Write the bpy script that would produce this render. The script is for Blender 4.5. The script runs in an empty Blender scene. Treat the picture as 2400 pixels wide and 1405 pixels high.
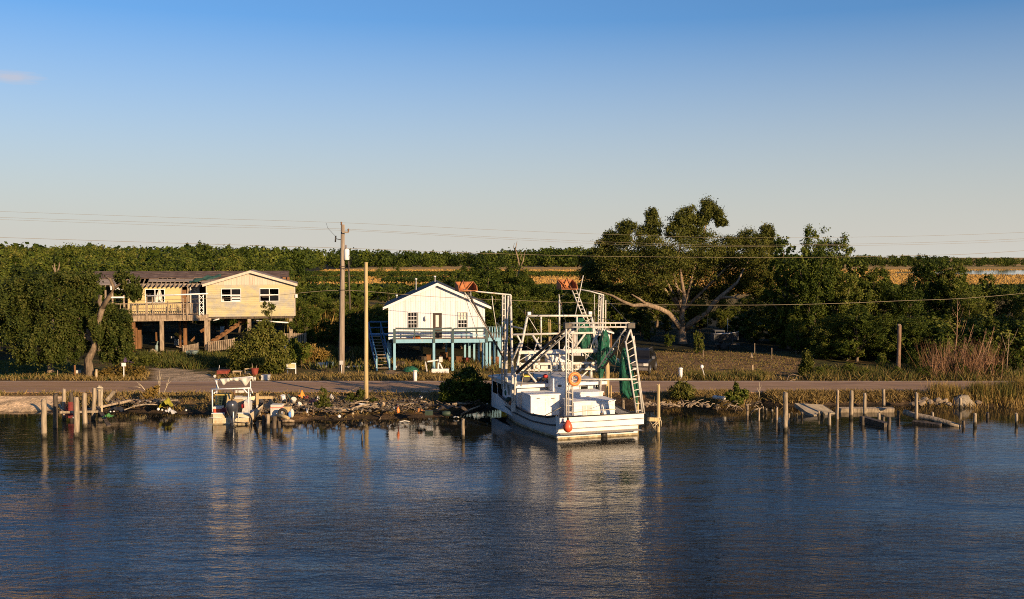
import bpy, math, random
import numpy as np
from mathutils import Vector, Matrix

# ---------------------------------------------------------------- camera, sky, sun, exposure
SC = bpy.context.scene
COL = SC.collection
F, HC = 2400.0, 9.6
PITCH = math.atan(102.5 / F)
CP, SP = math.cos(PITCH), math.sin(PITCH)
cam_d = bpy.data.cameras.new('camera')
cam_d.lens, cam_d.sensor_width, cam_d.sensor_fit = 36.0, 36.0, 'HORIZONTAL'
cam_d.clip_start, cam_d.clip_end = 0.5, 12000
cam = bpy.data.objects.new('camera', cam_d)
cam.location = (0, 0, HC)
cam.rotation_euler = (math.pi / 2 - PITCH, 0, 0)
COL.objects.link(cam)
SC.camera = cam

SUN_EL, SUN_AZ = math.radians(14.0), math.radians(138.0)      # azimuth clockwise from +Y (the view direction)
world = bpy.data.worlds.new('World')
SC.world = world
world.use_nodes = True
wn, wl = world.node_tree.nodes, world.node_tree.links
bg = wn['Background']
sky = wn.new('ShaderNodeTexSky')
sky.sky_type = 'NISHITA'
sky.sun_disc = False
sky.sun_elevation, sky.sun_rotation = SUN_EL, SUN_AZ
sky.altitude, sky.air_density, sky.dust_density, sky.ozone_density = 0, 1.0, 0.6, 6.0
# pale haze thickening evenly towards the horizon all the way round
gm, sp_, mr_ = wn.new('ShaderNodeTexCoord'), wn.new('ShaderNodeSeparateXYZ'), wn.new('ShaderNodeMapRange')
hz = wn.new('ShaderNodeMixRGB')
wl.new(gm.outputs['Generated'], sp_.inputs[0])
wl.new(sp_.outputs['Z'], mr_.inputs['Value'])
mr_.inputs['From Min'].default_value, mr_.inputs['From Max'].default_value = .0, .22
mr_.inputs['To Min'].default_value, mr_.inputs['To Max'].default_value = 1.0, 0
wl.new(mr_.outputs[0], hz.inputs['Fac'])
hz.inputs['Color2'].default_value = (4.35, 4.20, 3.80, 1)
wl.new(sky.outputs['Color'], hz.inputs['Color1'])
# one thin wisp of cloud, low in the sky on the left
cd_ = Vector(((25 - 1200) / F, CP + (702.5 - 181) / F * SP, -SP + (702.5 - 181) / F * CP)).normalized()
su, mu, le, nz = wn.new('ShaderNodeVectorMath'), wn.new('ShaderNodeVectorMath'), wn.new('ShaderNodeVectorMath'), wn.new('ShaderNodeTexNoise')
su.operation, mu.operation, le.operation = 'SUBTRACT', 'MULTIPLY', 'LENGTH'
wl.new(gm.outputs['Generated'], su.inputs[0])
su.inputs[1].default_value = cd_
mu.inputs[1].default_value = (42, 20, 165)
wl.new(su.outputs[0], mu.inputs[0])
wl.new(mu.outputs[0], le.inputs[0])
nm = wn.new('ShaderNodeMapping')
nm.inputs['Scale'].default_value = (60, 60, 420)
wl.new(gm.outputs['Generated'], nm.inputs['Vector'])
wl.new(nm.outputs[0], nz.inputs['Vector'])
nz.inputs['Scale'].default_value, nz.inputs['Detail'].default_value = 1.0, 5
ad, cr = wn.new('ShaderNodeMath'), wn.new('ShaderNodeMapRange')
ad.operation = 'ADD'
wl.new(le.outputs['Value'], ad.inputs[0])
wl.new(nz.outputs['Fac'], ad.inputs[1])
wl.new(ad.outputs[0], cr.inputs['Value'])
cr.inputs['From Min'].default_value, cr.inputs['From Max'].default_value = .75, 1.6
cr.inputs['To Min'].default_value, cr.inputs['To Max'].default_value = .55, 0
cm_ = wn.new('ShaderNodeMixRGB')
wl.new(cr.outputs[0], cm_.inputs['Fac'])
cm_.inputs['Color2'].default_value = (4.4, 3.9, 4.0, 1)
wl.new(hz.outputs['Color'], cm_.inputs['Color1'])
wl.new(cm_.outputs['Color'], bg.inputs['Color'])
bg.inputs['Strength'].default_value = 0.081

sun_d = bpy.data.lights.new('sun', 'SUN')
sun_d.energy, sun_d.angle, sun_d.color = 5.0, math.radians(0.53), (1.0, 0.70, 0.40)
sun = bpy.data.objects.new('sun', sun_d)
SUN_DIR = Vector((math.sin(SUN_AZ) * math.cos(SUN_EL), math.cos(SUN_AZ) * math.cos(SUN_EL), math.sin(SUN_EL)))
sun.rotation_euler = SUN_DIR.to_track_quat('Z', 'Y').to_euler()
sun.location = (40, -40, 40)
COL.objects.link(sun)
SC.view_settings.view_transform = 'Standard'
SC.view_settings.look = 'None'
SC.view_settings.exposure = 0.85
SC.view_settings.gamma = 1.0
SC.view_settings.use_curve_mapping = False
SC.cycles.filter_width = 1.0
SC.cycles.use_denoising = False
SC.cycles.max_bounces = 6
SC.cycles.transparent_max_bounces = 8
SC.cycles.caustics_reflective = False
SC.cycles.caustics_refractive = False

rnd = random.Random(7)
rng = np.random.default_rng(7)


def P(px, py, Y=None, z=None):
    """World point seen at photograph pixel (px, py) on the plane y = Y or z = z."""
    u, v = (px - 1200.0) / F, (702.5 - py) / F
    d = Vector((u, CP + v * SP, -SP + v * CP))
    t = Y / d.y if Y is not None else (z - HC) / d.z
    return Vector((d.x * t, d.y * t, HC + d.z * t))


# ---------------------------------------------------------------- mesh builder
class MB:
    def __init__(self):
        self.v, self.f, self.s = [], [], []

    def add(self, vs, fs, smooth=False):
        o = len(self.v)
        self.v += [tuple(p) for p in vs]
        for q in fs:
            self.f.append(tuple(i + o for i in q))
            self.s.append(smooth)
        return self

    def box(self, x0, x1, y0, y1, z0, z1):
        vs = [(x, y, z) for z in (z0, z1) for y in (y0, y1) for x in (x0, x1)]
        return self.add(vs, [(0, 2, 3, 1), (4, 5, 7, 6), (0, 1, 5, 4), (2, 6, 7, 3), (0, 4, 6, 2), (1, 3, 7, 5)])

    def bar(self, p0, p1, w, h=None, up=(0, 0, 1), roll=0):
        p0, p1 = Vector(p0), Vector(p1)
        h = w if h is None else h
        d = (p1 - p0).normalized()
        a = d.cross(Vector(up))
        if a.length < 1e-4:
            a = d.cross(Vector((0, 1, 0)))
        a.normalize()
        b = a.cross(d)
        if roll:
            a, b = a * math.cos(roll) + b * math.sin(roll), b * math.cos(roll) - a * math.sin(roll)
        vs = [p + a * sx * w / 2 + b * sz * h / 2 for p in (p0, p1) for sz in (-1, 1) for sx in (-1, 1)]
        return self.add(vs, [(0, 2, 3, 1), (4, 5, 7, 6), (0, 1, 5, 4), (2, 6, 7, 3), (0, 4, 6, 2), (1, 3, 7, 5)])

    def path(self, pts, r, n=7, jit=0.0, caps=True, smooth=True, R=rnd):
        pts = [Vector(p) for p in pts]
        rs = r if isinstance(r, (list, tuple)) else [r] * len(pts)
        vs, fs = [], []
        for i, p in enumerate(pts):
            d = (pts[min(i + 1, len(pts) - 1)] - pts[max(i - 1, 0)]).normalized()
            a = d.cross(Vector((0.31, 0.22, 0.93)))
            if a.length < 0.2:
                a = d.cross(Vector((1, 0, 0)))
            a.normalize()
            b = d.cross(a)
            for k in range(n):
                t = 2 * math.pi * k / n
                q = rs[i] * (1 + jit * (R.random() - .5))
                vs.append(p + a * math.cos(t) * q + b * math.sin(t) * q)
        for i in range(len(pts) - 1):
            for k in range(n):
                fs.append((i * n + k, i * n + (k + 1) % n, (i + 1) * n + (k + 1) % n, (i + 1) * n + k))
        self.add(vs, fs, smooth)
        if caps:
            o = len(self.v) - len(vs)
            self.f += [tuple(o + k for k in reversed(range(n))), tuple(o + (len(pts) - 1) * n + k for k in range(n))]
            self.s += [False, False]
        return self

    def lathe(self, prof, c=(0, 0, 0), n=16, axis='z', smooth=True):
        vs, fs = [], []
        for r, z in prof:
            for k in range(n):
                t = 2 * math.pi * k / n
                x, y = r * math.cos(t), r * math.sin(t)
                p = (x, y, z) if axis == 'z' else ((z, x, y) if axis == 'x' else (x, z, y))
                vs.append((c[0] + p[0], c[1] + p[1], c[2] + p[2]))
        for i in range(len(prof) - 1):
            for k in range(n):
                fs.append((i * n + k, i * n + (k + 1) % n, (i + 1) * n + (k + 1) % n, (i + 1) * n + k))
        fs += [tuple(reversed(range(n))), tuple((len(prof) - 1) * n + k for k in range(n))]
        return self.add(vs, fs, smooth)

    def ball(self, c, r, n=12, m=8):
        rx, ry, rz = r if isinstance(r, (tuple, list)) else (r, r, r)
        prof = [(max(math.sin(math.pi * i / m), .02), -math.cos(math.pi * i / m)) for i in range(m + 1)]
        vs = [(c[0] + rx * q * math.cos(2 * math.pi * k / n), c[1] + ry * q * math.sin(2 * math.pi * k / n), c[2] + rz * z) for q, z in prof for k in range(n)]
        fs = [(i * n + k, i * n + (k + 1) % n, (i + 1) * n + (k + 1) % n, (i + 1) * n + k) for i in range(m) for k in range(n)]
        return self.add(vs, fs, True)

    def torus(self, c, R, r, ax=(0, 1, 0), n=28, m=10, arc=2 * math.pi, a0=0):
        ax = Vector(ax).normalized()
        a = ax.cross(Vector((0, 0, 1)))
        if a.length < .1:
            a = Vector((1, 0, 0))
        a.normalize()
        b = ax.cross(a)
        full = arc > 6.28
        nn = n if full else n + 1
        vs, fs = [], []
        for i in range(nn):
            t = a0 + arc * i / n
            d = a * math.cos(t) + b * math.sin(t)
            for k in range(m):
                u = 2 * math.pi * k / m
                vs.append(Vector(c) + d * (R + r * math.cos(u)) + ax * r * math.sin(u))
        for i in range(n):
            for k in range(m):
                j = (i + 1) % nn
                fs.append((i * m + k, i * m + (k + 1) % m, j * m + (k + 1) % m, j * m + k))
        return self.add(vs, fs, True)

    def prism(self, poly, ext):
        n = len(poly)
        e = Vector(ext)
        vs = [Vector(p) for p in poly] + [Vector(p) + e for p in poly]
        fs = [tuple(reversed(range(n))), tuple(range(n, 2 * n))] + [(i, (i + 1) % n, n + (i + 1) % n, n + i) for i in range(n)]
        return self.add(vs, fs)

    def grid(self, fn, nu, nv, smooth=True):
        vs = [fn(i / nu, j / nv) for j in range(nv + 1) for i in range(nu + 1)]
        fs = [(j * (nu + 1) + i, j * (nu + 1) + i + 1, (j + 1) * (nu + 1) + i + 1, (j + 1) * (nu + 1) + i) for j in range(nv) for i in range(nu)]
        return self.add(vs, fs, smooth)

    def ladder(self, p0, p1, wide, n, r=.04, rr=.025):
        p0, p1, w = Vector(p0), Vector(p1), Vector(wide)
        self.path([p0, p1], r, 8)
        self.path([p0 + w, p1 + w], r, 8)
        for i in range(n):
            q = p0.lerp(p1, (i + .5) / n)
            self.path([q, q + w], rr, 6)
        return self

    def mesh(self, name, off=(0, 0, 0)):
        me = bpy.data.meshes.new(name)
        ox, oy, oz = off
        me.from_pydata([(x - ox, y - oy, z - oz) for x, y, z in self.v], [], self.f)
        me.polygons.foreach_set('use_smooth', self.s)
        me.update()
        return me


OFF = {}


def tag(o, label=None, cat=None, group=None, kind=None):
    for k, val in (('label', label), ('category', cat), ('group', group), ('kind', kind)):
        if val:
            o[k] = val
    return o


def thing(name, label, cat, loc=(0, 0, 0), group=None, rz=0.0):
    """An Empty at the base of a thing.  rz given: its parts are built in local coordinates, else in world coordinates."""
    o = bpy.data.objects.new(name, None)
    o.empty_display_size = .3
    o.location = loc
    COL.objects.link(o)
    OFF[o] = (0, 0, 0) if rz is None or rz else tuple(loc)
    if rz:
        o.rotation_euler = (0, 0, rz)
    return tag(o, label, cat, group)


def part(name, mb, mat, parent=None, label=None, kind=None, local=False):
    off = OFF.get(parent, (0, 0, 0)) if parent is not None else (0, 0, 0)
    if isinstance(mb, MB) and not mb.v:
        me = None
    else:
        me = mb.mesh(name, (0, 0, 0) if local else off) if isinstance(mb, MB) else mb
    if mat is not None and me is not None:
        me.materials.append(mat)
    o = bpy.data.objects.new(name, me)
    COL.objects.link(o)
    if parent is not None:
        o.parent = parent
        OFF[o] = off
    return tag(o, label, None, None, kind)


def single(name, mb, mat, label, cat, loc=None, group=None):
    """A thing that is one mesh; its origin is put at loc."""
    loc = tuple(loc) if loc is not None else tuple(Vector(mb.v[0]))
    me = mb.mesh(name, loc)
    me.materials.append(mat)
    o = bpy.data.objects.new(name, me)
    o.location = loc
    COL.objects.link(o)
    OFF[o] = loc
    return tag(o, label, cat, group)


def struct(name, mb, mat, parent=None):
    o = part(name, mb, mat, parent)
    o['kind'] = 'structure'
    return o


def piece(name, me, parent, loc, rot=None, sc=None):
    """A part that shares its mesh with alike pieces; loc in world (thing) coordinates."""
    o = bpy.data.objects.new(name, me)
    COL.objects.link(o)
    off = OFF.get(parent, (0, 0, 0))
    o.parent = parent
    o.location = (loc[0] - off[0], loc[1] - off[1], loc[2] - off[2])
    if rot:
        o.rotation_euler = rot
    if sc:
        o.scale = sc
    return o


def dup(root, loc, rz=0.0, sc=1.0, label=None, group=None):
    r = root.copy()
    COL.objects.link(r)
    r.location = loc
    r.rotation_euler = (0, 0, rz)
    r.scale = sc if isinstance(sc, tuple) else (sc, sc, sc)
    if label:
        r['label'] = label
    if group:
        r['group'] = group
    for ch in root.children:
        c = ch.copy()
        COL.objects.link(c)
        c.parent = r
        for g in ch.children:
            d = g.copy()
            COL.objects.link(d)
            d.parent = c
    return r


def quad_mesh(name, V, att=None):
    """Loose quads from an (N*4, 3) array, fast; att = one float per quad."""
    n = len(V)
    me = bpy.data.meshes.new(name)
    me.vertices.add(n)
    me.vertices.foreach_set('co', np.ascontiguousarray(V, dtype=np.float32).ravel())
    me.loops.add(n)
    me.loops.foreach_set('vertex_index', np.arange(n, dtype=np.int32))
    me.polygons.add(n // 4)
    me.polygons.foreach_set('loop_start', np.arange(0, n, 4, dtype=np.int32))
    if att is not None:
        a = me.attributes.new('tone', 'FLOAT', 'POINT')
        a.data.foreach_set('value', np.repeat(att, 4).astype(np.float32))
    me.update(calc_edges=True)
    return me


# ---------------------------------------------------------------- materials
MATS = {}


def ramp(nt, stops):
    r = nt.nodes.new('ShaderNodeValToRGB')
    e = r.color_ramp.elements
    while len(e) < len(stops):
        e.new(.5)
    for k, (p, c) in enumerate(stops):
        e[k].position = p
        e[k].color = (*c, 1)
    return r


def new_mat(name):
    m = bpy.data.materials.new(name)
    m.use_nodes = True
    return m, m.node_tree, m.node_tree.nodes['Principled BSDF']


def obj_coords(nt, scale, rot=(0, 0, 0)):
    N, L = nt.nodes, nt.links
    tc, oi = N.new('ShaderNodeTexCoord'), N.new('ShaderNodeObjectInfo')
    add, mul, mp = N.new('ShaderNodeVectorMath'), N.new('ShaderNodeVectorMath'), N.new('ShaderNodeMapping')
    mul.operation = 'SCALE'
    mul.inputs[0].default_value = (37, 61, 23)
    L.new(oi.outputs['Random'], mul.inputs['Scale'])
    L.new(tc.outputs['Object'], add.inputs[0])
    L.new(mul.outputs[0], add.inputs[1])
    L.new(add.outputs[0], mp.inputs['Vector'])
    mp.inputs['Scale'].default_value = scale
    mp.inputs['Rotation'].default_value = rot
    return mp


def mat(name, cols, scale=(2, 2, 2), rough=.7, bump=0.0, bscale=None, metal=0.0, detail=6, spec=.4, stain=None, sscale=(1.2, 1.2, .5), scut=(.5, .68)):
    """Noise-mottled material: cols = albedo colours from the low to the high end of the noise; stain = a worn colour in patches."""
    if name in MATS:
        return MATS[name]
    m, nt, b = new_mat(name)
    N, L = nt.nodes, nt.links
    mp = obj_coords(nt, scale)
    no = N.new('ShaderNodeTexNoise')
    no.inputs['Scale'].default_value = 1.0
    no.inputs['Detail'].default_value = detail
    no.inputs['Roughness'].default_value = .62
    L.new(mp.outputs[0], no.inputs['Vector'])
    k = len(cols)
    r = ramp(nt, [(.3 + .4 * i / max(k - 1, 1), c) for i, c in enumerate(cols)] if k > 1 else [(0, cols[0]), (1, cols[0])])
    L.new(no.outputs['Fac'], r.inputs['Fac'])
    out = r.outputs['Color']
    if stain:
        mp2 = obj_coords(nt, sscale)
        n2 = N.new('ShaderNodeTexNoise')
        n2.inputs['Scale'].default_value = 1.0
        n2.inputs['Detail'].default_value = 8
        n2.inputs['Roughness'].default_value = .7
        L.new(mp2.outputs[0], n2.inputs['Vector'])
        r2 = ramp(nt, [(scut[0], (0, 0, 0)), (scut[1], (1, 1, 1))])
        L.new(n2.outputs['Fac'], r2.inputs['Fac'])
        mx = N.new('ShaderNodeMixRGB')
        mx.inputs['Color2'].default_value = (*stain, 1)
        L.new(r2.outputs['Color'], mx.inputs['Fac'])
        L.new(out, mx.inputs['Color1'])
        out = mx.outputs['Color']
    L.new(out, b.inputs['Base Color'])
    b.inputs['Roughness'].default_value = rough
    b.inputs['Metallic'].default_value = metal
    b.inputs['Specular IOR Level'].default_value = spec
    if bump:
        bp = N.new('ShaderNodeBump')
        bp.inputs['Strength'].default_value = bump
        bp.inputs['Distance'].default_value = .03
        src = no
        if bscale:
            mp3 = obj_coords(nt, bscale)
            src = N.new('ShaderNodeTexNoise')
            src.inputs['Scale'].default_value = 1.0
            src.inputs['Detail'].default_value = 5
            L.new(mp3.outputs[0], src.inputs['Vector'])
        L.new(src.outputs['Fac'], bp.inputs['Height'])
        L.new(bp.outputs['Normal'], b.inputs['Normal'])
    MATS[name] = m
    return m


def leaf_mat(name, stops, trans=.16):
    m, nt, b = new_mat(name)
    N, L = nt.nodes, nt.links
    at, oi = N.new('ShaderNodeAttribute'), N.new('ShaderNodeObjectInfo')
    at.attribute_name = 'tone'
    ma = N.new('ShaderNodeMath')
    ma.operation = 'MULTIPLY_ADD'
    L.new(oi.outputs['Random'], ma.inputs[0])
    ma.inputs[1].default_value = .44
    L.new(at.outputs['Fac'], ma.inputs[2])
    sb = N.new('ShaderNodeMath')
    sb.operation = 'SUBTRACT'
    L.new(ma.outputs[0], sb.inputs[0])
    sb.inputs[1].default_value = .20
    r = ramp(nt, stops)
    L.new(sb.outputs[0], r.inputs['Fac'])
    L.new(r.outputs['Color'], b.inputs['Base Color'])
    b.inputs['Roughness'].default_value = .6
    b.inputs['Specular IOR Level'].default_value = .08
    tr, mx, out = N.new('ShaderNodeBsdfTranslucent'), N.new('ShaderNodeMixShader'), N['Material Output']
    L.new(r.outputs['Color'], tr.inputs['Color'])
    mx.inputs['Fac'].default_value = trans
    L.new(b.outputs[0], mx.inputs[1])
    L.new(tr.outputs[0], mx.inputs[2])
    L.new(mx.outputs[0], out.inputs['Surface'])
    return m


M_LEAF = leaf_mat('leaf_green', [(0, (.011, .020, .004)), (.32, (.036, .055, .008)), (.66, (.084, .104, .015)), (1, (.155, .148, .032))])
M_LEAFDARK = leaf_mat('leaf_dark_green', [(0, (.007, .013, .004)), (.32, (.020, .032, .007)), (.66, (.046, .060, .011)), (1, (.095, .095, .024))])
M_OAK = leaf_mat('leaf_oak', [(0, (.014, .020, .005)), (.32, (.044, .054, .010)), (.66, (.092, .098, .018)), (1, (.16, .142, .038))])
M_DRY = leaf_mat('leaf_dry', [(0, (.05, .045, .012)), (.4, (.13, .09, .022)), (.7, (.22, .14, .035)), (1, (.30, .20, .07))])
M_GRASS = leaf_mat('grass_blade', [(0, (.035, .05, .012)), (.4, (.075, .085, .02)), (.65, (.15, .115, .035)), (1, (.26, .18, .07))], .2)
M_REED = leaf_mat('reed_blade', [(0, (.06, .07, .018)), (.4, (.13, .115, .03)), (.7, (.26, .17, .05)), (1, (.36, .24, .09))], .2)
M_TWIG = leaf_mat('dead_twig', [(0, (.06, .03, .016)), (.5, (.14, .07, .035)), (1, (.24, .14, .08))], .05)
M_MARSH = leaf_mat('marsh_blade', [(0, (.24, .15, .04)), (.5, (.42, .25, .07)), (1, (.52, .33, .11))], .15)
M_BARK = mat('bark', [(.05, .036, .025), (.13, .095, .062), (.24, .18, .12)], (7, 7, 2), .9, .8)
M_PALEBARK = mat('pale_bark', [(.09, .06, .04), (.20, .145, .095), (.31, .235, .16)], (5, 5, 1.6), .9, .8)
M_WOOD = mat('weathered_wood', [(.10, .075, .05), (.25, .19, .13), (.40, .32, .22)], (9, 9, 1.2), .85, .6)
M_PILE = mat('piling_wood', [(.10, .08, .055), (.25, .20, .14), (.38, .31, .22)], (9, 9, 1.1), .85, .9, stain=(.10, .085, .05), sscale=(2, 2, .7), scut=(.56, .72))
M_DARKWOOD = mat('dark_wet_wood', [(.018, .014, .010), (.06, .045, .03), (.13, .095, .065)], (8, 8, 1.5), .7, .7)
M_BROWNWOOD = mat('brown_timber', [(.07, .032, .012), (.15, .07, .025), (.22, .11, .045)], (8, 8, 1), .8, .4)
M_POLE = mat('utility_pole_wood', [(.13, .10, .075), (.23, .185, .14), (.32, .265, .205)], (8, 8, .6), .85, .5)
M_YPOLE = mat('yellowish_pole_wood', [(.24, .17, .08), (.40, .30, .15), (.48, .38, .2)], (8, 8, .5), .85, .4)
M_WHITE = mat('white_paint', [(.58, .58, .58), (.68, .68, .68)], (3, 3, 3), .55, .05, stain=(.36, .28, .19), sscale=(2.2, 2.2, .7), scut=(.54, .80))
M_WHITESID = mat('white_siding_paint', [(.56, .57, .60), (.66, .67, .71)], (5.5, 1.2, .16), .6, .08, stain=(.44, .40, .36), sscale=(3.2, 1.6, .22), scut=(.52, .82))
M_YELLOW = mat('yellow_siding_paint', [(.38, .33, .17), (.44, .39, .23)], (.8, .8, 3), .7, .1, stain=(.27, .265, .26), sscale=(.55, .55, .7), scut=(.47, .64))
M_YELLOWCLEAN = mat('yellow_siding_clean', [(.43, .34, .15), (.47, .38, .19)], (.8, .8, 3), .7, .1, stain=(.42, .36, .25), sscale=(.5, .5, .8), scut=(.58, .75))
M_PALEGABLE = mat('peeling_gable_boards', [(.42, .36, .29), (.54, .47, .38)], (5, 5, .5), .75, .2, stain=(.30, .20, .12), sscale=(3.2, 3.2, .35), scut=(.58, .74))
M_SHINGLE = mat('brown_asphalt_roof', [(.035, .022, .017), (.085, .055, .042), (.16, .12, .10)], (1.4, 5, 5), .85, .4)
M_GREYROOF = mat('bare_roof_decking', [(.10, .085, .075), (.20, .165, .14), (.30, .25, .21)], (.7, 9, 9), .85, .4)
M_BLACKROOF = mat('black_shingles', [(.016, .018, .024), (.035, .038, .045)], (4, 4, 4), .8, .3)
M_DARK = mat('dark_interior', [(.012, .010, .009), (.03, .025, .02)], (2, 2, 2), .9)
M_TEAL = mat('dark_teal_paint', [(.025, .05, .055), (.055, .09, .09)], (6, 6, 2), .6, .15, stain=(.16, .15, .12), sscale=(5, 5, 2), scut=(.62, .75))
M_BLUE = mat('light_blue_paint', [(.16, .33, .44), (.23, .43, .54)], (5, 5, 2), .6, .15, stain=(.34, .30, .23), sscale=(5, 5, 2), scut=(.60, .76))
M_DEEPBLUE = mat('blue_stair_paint', [(.03, .10, .21), (.06, .17, .32)], (5, 5, 2), .6, .1, stain=(.25, .24, .2), sscale=(5, 5, 2), scut=(.62, .78))
M_GLASS = mat('dark_window_glass', [(.006, .006, .007), (.012, .012, .012)], (2, 2, 2), .08, spec=.25)
M_STEEL = mat('galvanised_steel', [(.36, .35, .33), (.52, .51, .48)], (6, 6, 6), .45, metal=.6)
M_RIG = mat('white_rig_pipe', [(.38, .37, .34), (.58, .56, .52)], (5, 5, 5), .45, .05, stain=(.20, .12, .07), sscale=(3, 3, 2), scut=(.56, .70))
M_RIGDARK = mat('dark_rig_pipe', [(.025, .024, .022), (.075, .065, .055)], (6, 6, 6), .6, metal=0.0, stain=(.20, .10, .05), sscale=(5, 5, 5), scut=(.55, .7))
M_RUST = mat('rusty_orange_steel', [(.13, .04, .014), (.30, .10, .03), (.42, .17, .06)], (3, 3, 3), .75, .3)
M_HULLSHADE = mat('white_hull_paint_shaded', [(.36, .36, .36), (.44, .44, .44)], (1, 1, 3), .35, .03, stain=(.55, .47, .36), sscale=(.8, .8, .35), scut=(.60, .8))  # white boat paint darkened to stand for the shaded port side
M_SCUM = mat('waterline_scum', [(.06, .05, .03), (.30, .24, .14), (.55, .46, .30)], (5, 5, 5), .7, .2)
M_BLACK = mat('black_rubber', [(.012, .012, .012), (.03, .03, .03)], (8, 8, 8), .6)
M_DECK = mat('boat_deck_paint', [(.34, .32, .29), (.50, .47, .42)], (3, 3, 3), .7, .1)
M_ORANGE = mat('orange_plastic', [(.70, .17, .035), (.80, .24, .06)], (4, 4, 4), .45)
M_REDB = mat('red_buoy_plastic', [(.50, .06, .025), (.64, .11, .045)], (4, 4, 4), .4)
M_NET = mat('green_net', [(.003, .035, .020), (.007, .085, .048), (.018, .15, .085)], (14, 14, 3), .9, .9)
M_ROPE = mat('rope', [(.36, .30, .2), (.52, .44, .31)], (20, 20, 20), .9, .4)
M_YELP = mat('yellow_plastic', [(.62, .42, .03), (.74, .52, .07)], (4, 4, 4), .5)
M_REDP = mat('red_plastic', [(.36, .02, .02), (.5, .05, .04)], (4, 4, 4), .5)
M_SKIFF = mat('worn_skiff_paint', [(.50, .42, .28), (.60, .53, .40)], (2, 2, 3), .5, .06, stain=(.42, .22, .06), sscale=(1.7, 1.7, 1.7), scut=(.50, .72))
M_MOTOR = mat('dark_motor_cowl', [(.022, .026, .036), (.05, .055, .07)], (4, 4, 4), .22, spec=.6)
M_CANVAS = mat('dirty_white_canvas', [(.44, .41, .36), (.58, .55, .49)], (5, 5, 5), .8, .3, stain=(.36, .32, .24), sscale=(3, 3, 3), scut=(.6, .75))
M_CARPAINT = mat('dark_grey_car_paint', [(.010, .010, .011), (.016, .016, .016)], (3, 3, 3), .38, metal=0, spec=.3)
M_CHROME = mat('chrome', [(.6, .58, .55), (.7, .68, .65)], (3, 3, 3), .2, metal=.9)
M_LAMPGLASS = mat('headlamp_glass', [(.55, .52, .45), (.75, .72, .66)], (9, 9, 9), .15)
M_TYRE = mat('tyre_rubber', [(.015, .015, .015), (.04, .035, .03)], (8, 8, 8), .8, .2)
M_CONC = mat('concrete', [(.15, .125, .09), (.25, .21, .15), (.32, .27, .20)], (3, 3, 3), .9, .4)
M_ROCK = mat('rubble_stone', [(.09, .065, .045), (.20, .15, .10), (.31, .25, .18)], (4, 4, 4), .9, .7)
M_BLUEP = mat('blue_plastic', [(.04, .13, .40), (.07, .2, .5)], (4, 4, 4), .5)
M_TURQ = mat('turquoise_tub', [(.13, .19, .18), (.19, .26, .25)], (4, 4, 4), .6, stain=(.3, .3, .26), sscale=(3, 3, 3), scut=(.55, .7))
M_TANKGREEN = mat('dull_green_tank', [(.015, .03, .02), (.035, .055, .035)], (4, 4, 4), .6)
M_TAN = mat('tan_plastic', [(.30, .22, .13), (.42, .32, .2)], (4, 4, 4), .6)
M_WIRE = mat('cable', [(.18, .15, .10), (.26, .21, .13)], (1, 1, 1), .6)
M_GREYBOX = mat('grey_painted_metal', [(.36, .36, .35), (.52, .51, .49)], (4, 4, 4), .6, stain=(.24, .15, .09), sscale=(4, 4, 4), scut=(.6, .72))
M_TARP = mat('dark_green_tarp', [(.010, .035, .030), (.03, .08, .065)], (5, 5, 5), .6, .5)

# nets let some light and background through
nt = M_NET.node_tree
_out, _b = nt.nodes['Material Output'], nt.nodes['Principled BSDF']
_tr, _mx = nt.nodes.new('ShaderNodeBsdfTransparent'), nt.nodes.new('ShaderNodeMixShader')
_mp = obj_coords(nt, (9, 9, 5))
_no = nt.nodes.new('ShaderNodeTexNoise')
_no.inputs['Scale'].default_value, _no.inputs['Detail'].default_value = 1.0, 6
nt.links.new(_mp.outputs[0], _no.inputs['Vector'])
_rp = ramp(nt, [(.42, (0, 0, 0)), (.70, (.6, .6, .6))])
nt.links.new(_no.outputs['Fac'], _rp.inputs['Fac'])
nt.links.new(_rp.outputs['Color'], _mx.inputs['Fac'])
nt.links.new(_b.outputs[0], _mx.inputs[1])
nt.links.new(_tr.outputs[0], _mx.inputs[2])
nt.links.new(_mx.outputs[0], _out.inputs['Surface'])

# pilings: algae and wet wood up to the tide mark
M_WETPILE = M_PILE.copy()
M_WETPILE.name = 'piling_wood_tide_marked'
nt = M_WETPILE.node_tree
_b = nt.nodes['Principled BSDF']
_src = _b.inputs['Base Color'].links[0].from_socket
_tc, _sp, _no, _ma = nt.nodes.new('ShaderNodeTexCoord'), nt.nodes.new('ShaderNodeSeparateXYZ'), nt.nodes.new('ShaderNodeTexNoise'), nt.nodes.new('ShaderNodeMath')
_no.inputs['Scale'].default_value, _no.inputs['Detail'].default_value = 7, 4
nt.links.new(_tc.outputs['Object'], _sp.inputs[0])
nt.links.new(_tc.outputs['Object'], _no.inputs['Vector'])
_ma.operation = 'MULTIPLY_ADD'
nt.links.new(_no.outputs['Fac'], _ma.inputs[0])
_ma.inputs[1].default_value = .5
nt.links.new(_sp.outputs['Z'], _ma.inputs[2])
_r = ramp(nt, [(.36, (1, 1, 1)), (.56, (0, 0, 0))])
nt.links.new(_ma.outputs[0], _r.inputs['Fac'])
_mx = nt.nodes.new('ShaderNodeMixRGB')
_mx.inputs['Color2'].default_value = (.028, .024, .013, 1)
nt.links.new(_r.outputs['Color'], _mx.inputs['Fac'])
nt.links.new(_src, _mx.inputs['Color1'])
nt.links.new(_mx.outputs['Color'], _b.inputs['Base Color'])

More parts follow.
